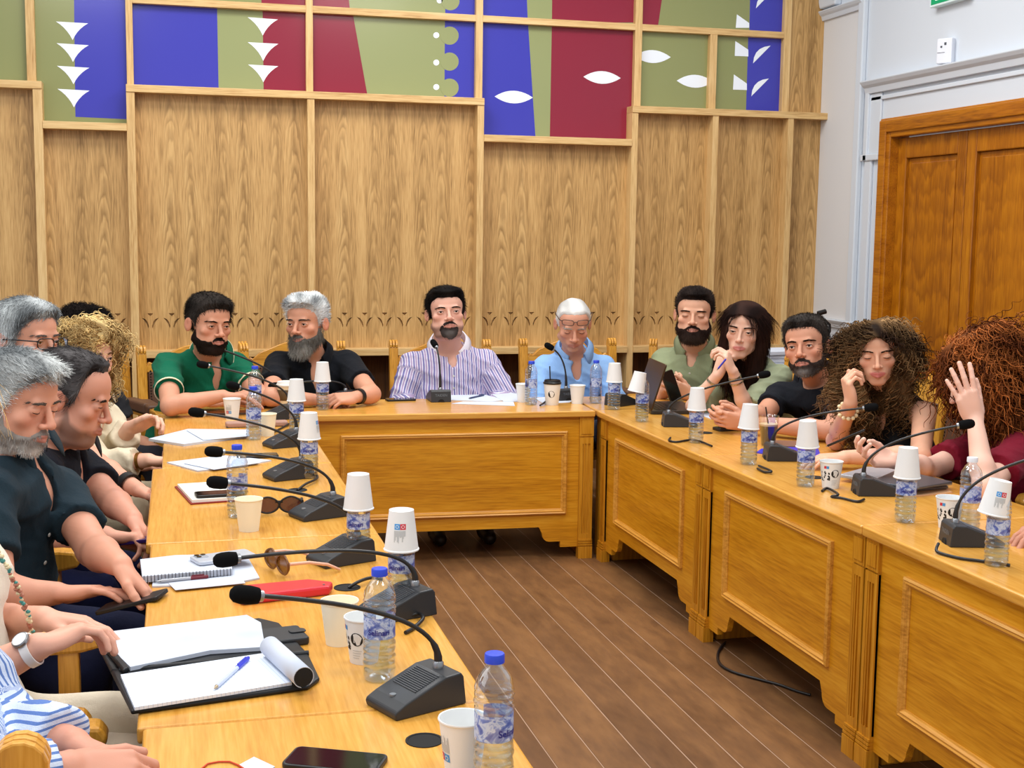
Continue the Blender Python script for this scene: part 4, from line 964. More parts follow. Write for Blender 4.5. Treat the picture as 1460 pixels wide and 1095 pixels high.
# ================================================================ figures: distance-field bodies
def nrm(v): v = np.asarray(v, float); return v / (np.linalg.norm(v) + 1e-12)
class Field:
    def __init__(s): s.p = []
    def cone(s, a, b, ra, rb, k=.01, op='add', clip=None, e=0):
        a = np.asarray(a, float); b = np.asarray(b, float); r = max(ra, rb) + e
        s.p.append(('c', (a, b, ra + e, rb + e), k, op, clip, np.minimum(a, b) - r, np.maximum(a, b) + r)); return s
    def ell(s, c, r, R=None, k=.01, op='add', e=0):
        c = np.asarray(c, float); r = np.asarray(r, float) + e; R = np.eye(3) if R is None else np.asarray(R, float)  # rows = axes
        ext = np.sqrt(((R * r[:, None]) ** 2).sum(0))
        s.p.append(('e', (c, R, r), k, op, None, c - ext, c + ext)); return s
def prim_d(p, Xx, Yy, Zz):
    t, a = p[0], p[1]
    if t == 'c':
        A, B, ra, rb = a; d = B - A; L2 = max(float(d @ d), 1e-12)
        px, py, pz = Xx - A[0], Yy - A[1], Zz - A[2]
        h = np.clip((px * d[0] + py * d[1] + pz * d[2]) / L2, 0, 1)
        q = np.sqrt((px - h * d[0]) ** 2 + (py - h * d[1]) ** 2 + (pz - h * d[2]) ** 2) - (ra + (rb - ra) * h)
    else:
        c, R, r = a; px, py, pz = Xx - c[0], Yy - c[1], Zz - c[2]
        u = [R[i, 0] * px + R[i, 1] * py + R[i, 2] * pz for i in range(3)]
        k0 = np.sqrt(sum((u[i] / r[i]) ** 2 for i in range(3))); k1 = np.sqrt(sum((u[i] / r[i] ** 2) ** 2 for i in range(3))) + 1e-9
        q = k0 * (k0 - 1) / k1
    if p[4] is not None:
        o, n = p[4]; q = np.maximum(q, (Xx - o[0]) * n[0] + (Yy - o[1]) * n[1] + (Zz - o[2]) * n[2])
    return q
def evalf(prims, ax, post=None):
    F = np.full((len(ax[0]), len(ax[1]), len(ax[2])), .3, np.float32)
    step = max(float(np.max(np.diff(a))) for a in ax)
    for p in prims:
        m = p[2] + 2.5 * step; sl = []
        for i in range(3):
            lo = np.searchsorted(ax[i], p[5][i] - m); hi = np.searchsorted(ax[i], p[6][i] + m); sl.append(slice(lo, hi))
        if any(q.start >= q.stop for q in sl): continue
        g = [ax[i][sl[i]].astype(np.float32) for i in range(3)]
        d = prim_d(p, g[0][:, None, None], g[1][None, :, None], g[2][None, None, :]).astype(np.float32)
        f = F[sl[0], sl[1], sl[2]]; k = p[2]
        if p[3] == 'add':
            h = np.maximum(k - np.abs(f - d), 0) / k; F[sl[0], sl[1], sl[2]] = np.minimum(f, d) - h * h * k * .25
        else:
            d = -d; h = np.maximum(k - np.abs(f - d), 0) / k; F[sl[0], sl[1], sl[2]] = np.maximum(f, d) + h * h * k * .25
    if post is not None: F = post(F, ax)
    return F
def surface_nets(F, ax):
    s = F < 0; nx, ny, nz = F.shape
    cs = [(i, j, k) for i in (0, 1) for j in (0, 1) for k in (0, 1)]
    def sub(A, c): return A[c[0]:nx - 1 + c[0], c[1]:ny - 1 + c[1], c[2]:nz - 1 + c[2]]
    anyv = sub(s, cs[0]).copy(); allv = anyv.copy()
    for c in cs[1:]: q = sub(s, c); anyv |= q; allv &= q
    act = anyv & ~allv; I, J, K = np.nonzero(act); n = len(I)
    if n == 0: return np.zeros((0, 3)), np.zeros((0, 4), int)
    vals = np.stack([F[I + c[0], J + c[1], K + c[2]] for c in cs], 1)
    pos = np.zeros((n, 3)); cnt = np.zeros(n)
    for a in range(8):
        for b in range(a + 1, 8):
            dd = np.abs(np.array(cs[a]) - np.array(cs[b]))
            if dd.sum() != 1: continue
            fa, fb = vals[:, a], vals[:, b]; cr = (fa < 0) != (fb < 0); t = np.where(cr, fa / np.where(cr, fa - fb, 1), 0)
            pos += np.where(cr[:, None], np.array(cs[a]) + t[:, None] * (np.array(cs[b]) - np.array(cs[a])), 0); cnt += cr
    pos /= cnt[:, None]
    V = np.stack([ax[i][q] + pos[:, i] * (ax[i][q + 1] - ax[i][q]) for i, q in enumerate((I, J, K))], 1)
    idx = np.full(act.shape, -1, np.int32); idx[I, J, K] = np.arange(n)
    Q = []
    for axis in range(3):
        sa = s[1:-1, 1:-1, 1:-1] if False else None
        sl0 = [slice(1, -1)] * 3; sl1 = [slice(1, -1)] * 3
        sl0[axis] = slice(0, -1); sl1[axis] = slice(1, None)
        A, B = s[tuple(sl0)], s[tuple(sl1)]; e = A != B
        P = np.nonzero(e); P = [P[i] + (0 if i == axis else 1) for i in range(3)]; inside = s[P[0], P[1], P[2]]
        u, v = [(1, 2), (2, 0), (0, 1)][axis]
        def ci(du, dv):
            q = [P[0].copy(), P[1].copy(), P[2].copy()]; q[u] -= du; q[v] -= dv; return idx[q[0], q[1], q[2]]
        q = np.stack([ci(1, 1), ci(0, 1), ci(0, 0), ci(1, 0)], 1); q[~inside] = q[~inside][:, ::-1]; Q.append(q)
    Q = np.concatenate(Q); Q = Q[(Q >= 0).all(1)]
    return V, Q
def np_mesh(name, V, Q, mats, parent=None, col=None, extra=None, smooth=True, floor_=None):
    me = bpy.data.meshes.new(name); Q = np.asarray(Q); nf, k = Q.shape
    me.vertices.add(len(V)); me.vertices.foreach_set('co', np.asarray(V, np.float32).ravel())
    me.loops.add(nf * k); me.loops.foreach_set('vertex_index', Q.astype(np.int32).ravel())
    me.polygons.add(nf); me.polygons.foreach_set('loop_start', np.arange(0, nf * k, k, dtype=np.int32))
    try: me.polygons.foreach_set('loop_total', np.full(nf, k, np.int32))
    except Exception: pass
    if smooth: me.polygons.foreach_set('use_smooth', np.ones(nf, bool))
    for m in (mats if isinstance(mats, (list, tuple)) else [mats]): me.materials.append(m)
    if col is not None:
        a = me.attributes.new('Col', 'FLOAT_COLOR', 'POINT'); c = np.ones((len(V), 4), np.float32); c[:, :3] = col; a.data.foreach_set('color', c.ravel())
    for nm, ar in (extra or {}).items():
        a = me.attributes.new(nm, 'FLOAT', 'POINT'); a.data.foreach_set('value', np.asarray(ar, np.float32))
    me.update(); me.validate()
    o = bpy.data.objects.new(name, me); COL.objects.link(o)
    if parent is not None: o.parent = parent
    return o
def axis_grid(lo, hi, h, fine=(), hf=.003):
    """rectilinear axis: step h, refined to hf inside the fine intervals"""
    out = [lo]; x = lo
    while x < hi:
        f = any(a <= x + 1e-9 < b or (x < a < x + hf) for a, b in fine); st = hf if f else h
        if not f:
            nxt = min([a for a, b in fine if a > x] + [1e9]); st = min(st, max(nxt - x, hf))
        x += st; out.append(x)
    return np.array(out)
def wob(P, f=14, seed=0):
    """cheap smooth pseudo noise in about [-1,1]"""
    x, y, z = P[..., 0] * f, P[..., 1] * f, P[..., 2] * f
    return (np.sin(x * 1.1 + 2.1 * np.sin(y * .8 + seed) + seed) + np.sin(y * 1.3 + 1.7 * np.sin(z * .9 + seed * 2) + 1) + np.sin(z * 1.2 + 1.9 * np.sin(x * .7 + seed * 3) + 2)) / 3
def field_at(prims, P):
    F = np.full(len(P), .3)
    for p in prims:
        d = prim_d(p, P[:, 0], P[:, 1], P[:, 2]); k = p[2]
        if p[3] == 'add': h = np.maximum(k - np.abs(F - d), 0) / k; F = np.minimum(F, d) - h * h * k * .25
        else: d = -d; h = np.maximum(k - np.abs(F - d), 0) / k; F = np.maximum(F, d) + h * h * k * .25
    return F
def vnormals(V, Q):
    n = np.cross(V[Q[:, 2]] - V[Q[:, 0]], V[Q[:, 3]] - V[Q[:, 1]]); N = np.zeros_like(V)
    for i in range(4): np.add.at(N, Q[:, i], n)
    return N / (np.linalg.norm(N, axis=1, keepdims=True) + 1e-12)
def strands(P0, path, rad, cols, name, m, parent, taper=True):
    """P0 (n,3) not used directly: path (n,s,3) points; rad (n,) ; cols (n,3); 3-sided tapered tubes in one hair mesh"""
    n, S, _ = path.shape
    T = np.zeros_like(path); T[:, 1:-1] = path[:, 2:] - path[:, :-2]; T[:, 0] = path[:, 1] - path[:, 0]; T[:, -1] = path[:, -1] - path[:, -2]
    T /= np.linalg.norm(T, axis=2, keepdims=True) + 1e-9
    up = np.array([.31, .2, .93]); A = np.cross(T, up); A /= np.linalg.norm(A, axis=2, keepdims=True) + 1e-9; B = np.cross(T, A)
    tp = np.linspace(1, .25, S) if taper else np.ones(S)
    ring = []
    for q in range(3):
        a = 2 * PI * q / 3; ring.append(path + (A * math.cos(a) + B * math.sin(a)) * (rad[:, None] * tp[None, :])[:, :, None])
    V = np.stack(ring, 2).reshape(-1, 3)
    base = (np.arange(n)[:, None] * S + np.arange(S - 1)[None, :]) * 3; Q = []
    for q in range(3):
        w = (q + 1) % 3; Q.append(np.stack([base + q, base + w, base + 3 + w, base + 3 + q], 2).reshape(-1, 4))
    return V, np.concatenate(Q), np.repeat(cols, S * 3, axis=0)
# ------------------------------------------------------------------ head
def head_axes(yaw, pitch, roll):
    f = np.array([math.cos(yaw) * math.cos(pitch), math.sin(yaw) * math.cos(pitch), math.sin(pitch)])
    r = nrm(np.cross(f, [0, 0, 1])); u = np.cross(r, f)
    r2 = r * math.cos(roll) + u * math.sin(roll); u2 = np.cross(r2, f)
    return np.array([r2, f, u2])        # rows: subject right, forward, up
class Head:
    def __init__(s, pos, yaw, pitch=0, roll=0, sc=1.0, wx=1.08): s.c = np.asarray(pos, float); s.R = head_axes(yaw, pitch, roll); s.s = sc; s.wx = wx; s.k = np.array([wx, 1, 1.])
    def w(s, p): return s.c + s.s * ((np.asarray(p, float) * s.k) @ s.R)
    def l(s, P): return ((P - s.c) @ s.R.T) / s.s / s.k
def head_prims(F, H, o):
    """o: face options"""
    R = H.R; sc = H.s; fw = o.get('fw', 1.); jw = o.get('jw', 1.); fem = o.get('fem', 0); sm = o.get('smile', 0); op = o.get('open', .8); ns = o.get('nose', .84 if o.get('fem') else 1.)
    def E(c, r, k, op_='add', rot=None): F.ell(H.w(c), np.array(r) * sc * np.array([H.wx if rot is None else 1, 1, 1]), R if rot is None else rot @ R, k * sc, op_)
    def Cn(a, b, ra, rb, k, op_='add'): F.cone(H.w(a), H.w(b), ra * sc, rb * sc, k * sc, op_)
    E((0, -.014, .035), (.0755 * fw, .097, .082), .01)
    E((0, .030, .045), (.060 * fw, .060, .060), .02)
    E((0, .028, -.030), (.061 * fw, .060, .074), .02)
    jr = .017 if fem else .021
    for x in (-1, 1):
        Cn((x * .050 * jw, .000, -.066), (x * .014, .066, -.100), jr, .015, .022)
        E((x * .043 * fw, .060, -.024), (.020, .019, .018), .016)
        if o.get('chub'): E((x * .038 * jw, .036, -.070), (.026 * o['chub'], .032, .030), .02)
    E((0, .071, -.101), (.021, .017, .016), .014)
    if o.get('chub'): E((0, .030, -.112), (.055 * o['chub'], .055, .026), .025)
    E((0, .070, -.066), (.036, .026, .027), .016)
    Cn((-.034, .083, .021), (.034, .083, .021), .0075 if fem else .0098, .0075 if fem else .0098, .012)
    for x in (-1, 1): E((x * .0325, .1035, .001), (.020, .015, .0125), .010, 'sub')
    for x in (-1, 1): E((x * .0325, .0765, .001), (.0150, .0150, .0142), .004)
    if op > .02:
        for x in (-1, 1): E((x * .0325, .0945, -.0006), (.0145, .0125, .0055 * op), .0015, 'sub')
    Cn((0, .087, .012), (0, .110 + .004 * (ns - 1), -.030), .0072, .0098 * ns, .008)
    E((0, .1105, -.0335), (.0118 * ns, .0112, .0098), .006)
    for x in (-1, 1):
        E((x * .0138 * ns, .0985, -.037), (.0078, .0105, .0075), .005)
        E((x * .0068, .108, -.0440), (.0036, .0055, .004), .002, 'sub')
    zc = -.0690 + sm * .005
    for x in (-1, 1):
        Cn((x * .0225, .0890, zc + .0015), (0.003 * x, .0985, -.0638), .0040, .0056, .004)
        Cn((x * .0195, .0890, zc - .004), (0, .0985, -.0752), .0046, .0066, .004)
        Cn((x * .0255, .0925, zc), (0, .1062, -.0694), .0018, .0024, .0018, 'sub')
    for x in (-1, 1):
        a = .38 * x; rot = np.array([[math.cos(a), math.sin(a), 0], [-math.sin(a), math.cos(a), 0], [0, 0, 1]])
        E((x * (.0765 * fw + .004), -.014, -.008), (.0075, .020, .031), .006, 'add', rot)
        E((x * (.0765 * fw + .012), -.010, -.004), (.0062, .011, .018), .004, 'sub', rot)
ZL_Y = np.array([-.12, -.07, -.03, -.006, .006, .014, .030, .046, .070, .095])
def hairline(P, o):
    """>0 inside the scalp area (head-local metres)"""
    y, z, x = P[..., 1], P[..., 2], np.abs(P[..., 0])
    rec = o.get('recede', 0); low = o.get('nape', -.075); sb = o.get('sideburn', -.028)
    zl = np.interp(y, ZL_Y, [low, low, -.040, -.012, .010, sb, .016 + rec * .4, .044 + rec * .9, .069 + rec * 1.0, .080 + rec])
    zl = zl + o.get('widow', 0) * np.exp(-(x / .016) ** 2) * -1 + np.where(y > .03, o.get('temple', .0) * np.clip((x - .02) / .03, 0, 1), 0)
    return z - zl
# ------------------------------------------------------------------ hands
FLEN = [(.043, .026, .021), (.047, .030, .022), (.043, .028, .022), (.034, .021, .019)]
KN = [(.0285, .092), (.0095, .096), (-.0095, .091), (-.0275, .081)]
def hand_frame(f, n):
    f = nrm(f); z = -nrm(np.asarray(n, float) - f * float(np.dot(f, n))); x = np.cross(f, z); return np.array([x, f, z])
def hand_prims(F, W, f, n, side, curl=(.35, .45, .3), spread=.06, thumb=(.55, .25, .2), sc=1., fcurl=None):
    """side +1 = subject's left hand. curl: joint bends; fcurl: per finger multiplier; returns list of finger tip points"""
    B = hand_frame(f, n); ts = 1 if side > 0 else -1; W = np.asarray(W, float)
    w = lambda p: W + sc * (np.asarray(p, float) @ B)
    tips = []
    for i in range(4):
        kx, ky = KN[i]; kx *= ts
        F.cone(w((kx * .55, .004, 0)), w((kx, ky - .004, .001)), .0145 * sc, .0112 * sc, .012)
    F.ell(w((0, .045, -.004)), np.array((.036, .05, .0135)) * sc, B, .012)
    F.ell(w((.022 * ts, .030, -.010)), np.array((.017, .030, .014)) * sc, B, .010)
    F.ell(w((-.024 * ts, .035, -.008)), np.array((.013, .034, .012)) * sc, B, .010)
    for i in range(4):
        m = (fcurl or (1, 1, 1, 1))[i]; kx, ky = KN[i]; p = np.array([kx * ts, ky, 0.]); a = 0; sp = (1.5 - i) * spread * ts
        d0 = np.array([math.sin(sp), math.cos(sp), 0]); r = (.0094, .0097, .0092, .0082)[i]
        for j in range(3):
            a += curl[j] * m; d = d0 * math.cos(a) + np.array([0, 0, -1]) * math.sin(a); q = p + d * FLEN[i][j]
            F.cone(w(p), w(q), (r - .0006 * j) * sc, (r - .0006 * (j + 1)) * sc, .0022 if j else .005); p = q
        tips.append(w(p))
    p = np.array([.024 * ts, .020, -.008]); out, flex, opp = thumb
    a = out; d = np.array([math.sin(a) * ts, math.cos(a), -opp]); d /= np.linalg.norm(d)
    q = p + d * .042; F.cone(w(p), w(q), .0145 * sc, .0115 * sc, .008)
    for ln, r0, r1 in ((.034, .0112, .0102), (.028, .0102, .0084)):
        a -= flex; d = np.array([math.sin(a) * ts, math.cos(a), -opp * .7]); d /= np.linalg.norm(d); p = q; q = p + d * ln
        F.cone(w(p), w(q), r0 * sc, r1 * sc, .004)
    tips.append(w(q)); return tips
# ------------------------------------------------------------------ materials for figures
def skin_mat():
    m = mat('skin', (214, 164, 138), .52, attr='Col', sss=.08, spec=.35); g = NG(m); g.bump(g.noise(g.coords((1, 1, 1)), 260, 2, .6), .06, .002); return m
M_SKIN = skin_mat()
def hair_mat(): return mat('hair', (60, 40, 30), .62, attr='Col', spec=.05)
M_HAIR = hair_mat()
M_EYE = mat('eye', (235, 230, 225), .15, attr='Col', spec=.5)
def cloth(name, rgb, rough=.85, stripe=None, sheen=.02):
    if name in MATS: return MATS[name]
    m = mat(name, rgb, rough, spec=.2, sheen=sheen); g = NG(m); n = g.noise(g.coords((1, 1, 1)), 420, 2, .6); w = g.noise(g.coords((1, 1, .6)), 16, 3, .55)
    hs = g.math('ADD', g.math('MULTIPLY', n, .15), w); g.bump(hs, .55, .014)
    if stripe:
        at = g.n('Attribute'); at.attribute_name = 'su'; fr = g.math('FRACT', g.math('MULTIPLY', at.outputs['Fac'], 1 / stripe[1])); ln = g.math('LESS_THAN', fr, stripe[2])
        c = g.mix(ln, rgb, stripe[0])
        if len(stripe) > 3:
            f2 = g.math('FRACT', g.math('MULTIPLY', at.outputs['Fac'], .5 / stripe[1])); l2 = g.math('GREATER_THAN', f2, .62); c = g.mix(g.math('MULTIPLY', l2, .7), c, stripe[3])
        g.base(c)
    return m
M_BTN = mat('shirt_button', (226, 224, 216), .4)
M_WATCHB = mat('watch_black', (16, 16, 18), .45)
def ring_band(c, d, r, wd, th, m, name, parent, n=28, sq=(1, 1)):
    q = Vector(nrm(d)).to_track_quat('Z', 'Y').to_matrix().to_4x4(); M = Matrix.Translation(Vector(c)) @ q
    return MB().lathe([(r, -wd / 2), (r + th, -wd / 2), (r + th, wd / 2), (r, wd / 2), (r, -wd / 2)], n, M=M, cap=False).build(name, m, parent, smooth=.7)
# ------------------------------------------------------------------ person
def person(label, head, neck, pelvis, SL, SR, EL, ER, WL, WR, HL, HR, skin=(214, 164, 138), face=None, hair=None, beard=None, brows=(40, 28, 20), shirt=None, trousers=(40, 44, 60), girth=1., belly=0., bust=0, armr=1., knees=None, lower=True, hf=.0032, nohead=False, lips=(172, 108, 96), eyec=(60, 38, 24), gaze=None, neck_r=.056, group=None, seed=0, hsc=1.):
    face = face or {}
    A = lambda p: np.asarray(p, float)
    neck, pelvis, SL, SR, EL, ER, WL, WR = map(A, (neck, pelvis, SL, SR, EL, ER, WL, WR))
    base = np.array([pelvis[0], pelvis[1], 0.])
    t = thing('person', label, 'person', base, 0, group)
    off = -base
    H = head
    up = nrm(neck - pelvis); r = nrm(SR - SL - up * float(np.dot(SR - SL, up))); f = np.cross(up, r); L = float(np.linalg.norm(neck - pelvis)); B = np.array([r, f, up])
    sw = float(np.linalg.norm(SR - SL)) / 2; g = girth
    at = lambda tt, fo=0., ro=0.: pelvis + up * (L * tt) + f * fo + r * ro
    # torso pieces shared by body and shirt
    def torso(F, e):
        F.ell(at(.68, .005), (sw * .84 * (1 + .25 * (g - 1)), .112 * g, .19), B, .03, e=e)
        F.ell(at(.36, .0), (.150 * g, .112 * g, .17), B, .06, e=e)
        if belly: F.ell(at(.30, .05 + .03 * belly), (.135 * g, .085 + .035 * belly, .135), B, .06, e=e)
        F.ell(at(.06), (.168 * g, .125 * g, .13), B, .06, e=e)
        F.cone(SL + r * .03 - up * .014, SR - r * .03 - up * .014, .050 * armr, .050 * armr, .05, e=e)
        for S, sg in ((SL, 1), (SR, -1)): F.cone(neck + up * .030 - f * .012, S + r * sg * .03 - up * .004, .040, .036, .035, e=e * .6)
        if bust:
            for sg in (-1, 1): F.ell(at(.60, .085, sg * .075), (.066 * bust, .062 * bust, .066 * bust), B, .035, e=e)
    F = Field(); torso(F, -.010)
    nb = H.w((0, -.022, -.075)) if not nohead else neck + up * .12
    F.cone(neck - up * .01 - f * .005, nb, neck_r * 1.06, neck_r, .022)
    tips = {}
    for S, E, W, hd, side in ((SL, EL, WL, HL, 1), (SR, ER, WR, HR, -1)):
        F.cone(S - up * .004, E, .046 * armr, .037 * armr, .03); md = E + (W - E) * .28
        F.cone(E, md, .035 * armr, .0365 * armr, .018); F.cone(md, W, .0365 * armr, .0255 * (1 + .4 * (armr - 1)), .02)
        if hd: tips[side] = hand_prims(F, W, side=side, sc=hsc * hd.get('sc', 1.), **{k: v for k, v in hd.items() if k != 'sc'})
    if not nohead: head_prims(F, H, face)
    # grid
    lo = np.min([p[5] for p in F.p], 0) - .02; hi = np.max([p[6] for p in F.p], 0) + .02; lo[2] = max(lo[2], pelvis[2] - .06)
    fine = [[], [], []]
    if not nohead:
        hb = np.array([H.w((x, y, z)) for x in (-.095, .095) for y in (-.02, .125) for z in (-.125, .06)])
        for i in range(3): fine[i].append((hb[:, i].min(), hb[:, i].max()))
    for W, hd in ((WL, HL), (WR, HR)):
        if not hd: continue
        side = 1 if W is WL else -1; P = np.array(list(tips[side]) + [W, W + nrm(hd['f']) * .1])
        for i in range(3): fine[i].append((P[:, i].min() - .022, P[:, i].max() + .022))
    ax = [axis_grid(lo[i], hi[i], .009, fine[i], hf) for i in range(3)]
    V, Q = surface_nets(evalf(F.p, ax), ax)
    col = np.tile(np.array(lin(skin)), (len(V), 1)); col *= (1 + .05 * wob(V, 60, seed))[:, None]
    if not nohead:
        P = H.l(V); inhead = (np.abs(P[:, 0]) < .12) & (P[:, 2] > -.14) & (np.abs(P[:, 1]) < .14)
        def tint(mask, c, a):
            k = np.clip(mask, 0, 1) * a * inhead; col[:] = col * (1 - k)[:, None] + np.array(lin(c)) * k[:, None]
        sm_ = face.get('smile', 0) * .005
        el = np.sqrt((P[:, 0] / .0265) ** 2 + ((P[:, 2] + .0695 - sm_ * np.abs(P[:, 0]) / .022) / .0105) ** 2)
        tint((1.15 - el) * 4 * (P[:, 1] > .08), lips, .8)
        red = tuple(int(c * m_) for c, m_ in zip(skin, (1.0, .78, .74)))
        for sx in (-1, 1): tint(1 - np.sqrt(((P[:, 0] - sx * .042) / .03) ** 2 + ((P[:, 2] + .028) / .028) ** 2), red, .30)
        tint(1 - np.sqrt((P[:, 0] / .02) ** 2 + ((P[:, 2] + .034) / .018) ** 2 + ((P[:, 1] - .105) / .03) ** 2), red, .5)
        tint((np.abs(P[:, 0]) - .076) * 200 * (P[:, 1] < .03), red, .35)
        if beard: tint(beard_region(P, dict(beard, goatee=0)) * 70, beard['col'], beard.get('stub', .75))
    o = np_mesh('body', V + off, Q, M_SKIN, t, col)
    hd_parts(t, H, F, off, face, hair, beard, brows, eyec, gaze, lips, nohead, seed)
    if shirt: make_shirt(t, off, torso, dict(up=up, r=r, f=f, B=B, L=L, neck=neck, pelvis=pelvis, SL=SL, SR=SR, EL=EL, ER=ER, WL=WL, WR=WR, at=at, armr=armr, nb=nb, neck_r=neck_r, sw=sw), shirt, seed)
    if lower:
        F2 = Field(); F2.ell(at(.03), (.172 * g, .13 * g, .12), B, .04)
        fl = nrm([f[0], f[1], 0]); rl = nrm([r[0], r[1], 0]); kn = knees or [None, None]
        ank = []
        for i, sg in enumerate((-1, 1)):
            hip = pelvis + rl * sg * .085 - np.array([0, 0, .02]); K = A(kn[i]) if kn[i] is not None else hip + fl * .42 + rl * sg * .04 + np.array([0, 0, .0]); K[2] = min(K[2], .50)
            an = np.array([K[0], K[1], .09]) + fl * .03; ank.append((an, fl))
            F2.cone(hip, K, .088 * (.7 + .3 * g), .062, .04); F2.cone(K, an, .060, .045, .03)
        lo = np.min([p[5] for p in F2.p], 0) - .02; hi = np.max([p[6] for p in F2.p], 0) + .02
        V, Q = surface_nets(evalf(F2.p, [np.arange(lo[i], hi[i], .013) for i in range(3)]), [np.arange(lo[i], hi[i], .013) for i in range(3)])
        V = V + (.004 * wob(V, 22, seed))[:, None] * vnormals(V, Q)
        V[:, 2] = np.maximum(V[:, 2], .02)
        np_mesh('trousers', V + off, Q, cloth('trouser_%d_%d_%d' % trousers, trousers), t)
        for an, fl in ank:
            F3 = Field(); F3.cone(an + np.array([0, 0, -.045]), an + fl * .13 + np.array([0, 0, -.055]), .040, .034, .02); F3.cone(an, an + np.array([0, 0, -.05]), .042, .04, .02)
            lo = np.min([p[5] for p in F3.p], 0) - .02; hi = np.max([p[6] for p in F3.p], 0) + .02; ax = [np.arange(lo[i], hi[i], .011) for i in range(3)]
            V, Q = surface_nets(evalf(F3.p, ax), ax); V[:, 2] = np.maximum(V[:, 2], .003); np_mesh('shoe', V + off, Q, mat('shoe_dark', (34, 26, 22), .45), t)
    return t, tips
def beard_region(P, b):
    """>0 where beard grows"""
    x, y, z = np.abs(P[..., 0]), P[..., 1], P[..., 2]
    line = np.interp(y, [-.02, .0, .012, .03, .06, .085, .12], [-.065, -.030, -.018, -.052, -.066, -.067, -.066]) + b.get('drop', 0)
    a = line - z
    a = np.minimum(a, y + .004); a = np.minimum(a, z + b.get('lowz', .135))
    must = np.minimum((1 - np.sqrt((x / (.031 + b.get('mw', 0))) ** 2 + ((z + .0560 + .25 * x * x / .03) / .0098) ** 2)) * .008, y - .08)
    a = np.maximum(a, must)
    lip = np.sqrt((x / .0225) ** 2 + ((z + .0700) / .0078) ** 2) - 1
    a = np.minimum(a, np.where(y > .075, lip * .01, a))
    soul = b.get('goatee')
    if soul: a = np.minimum(a, (1 - np.sqrt((x / .040) ** 2 + ((z + .090) / .046) ** 2)) * .03)
    return a
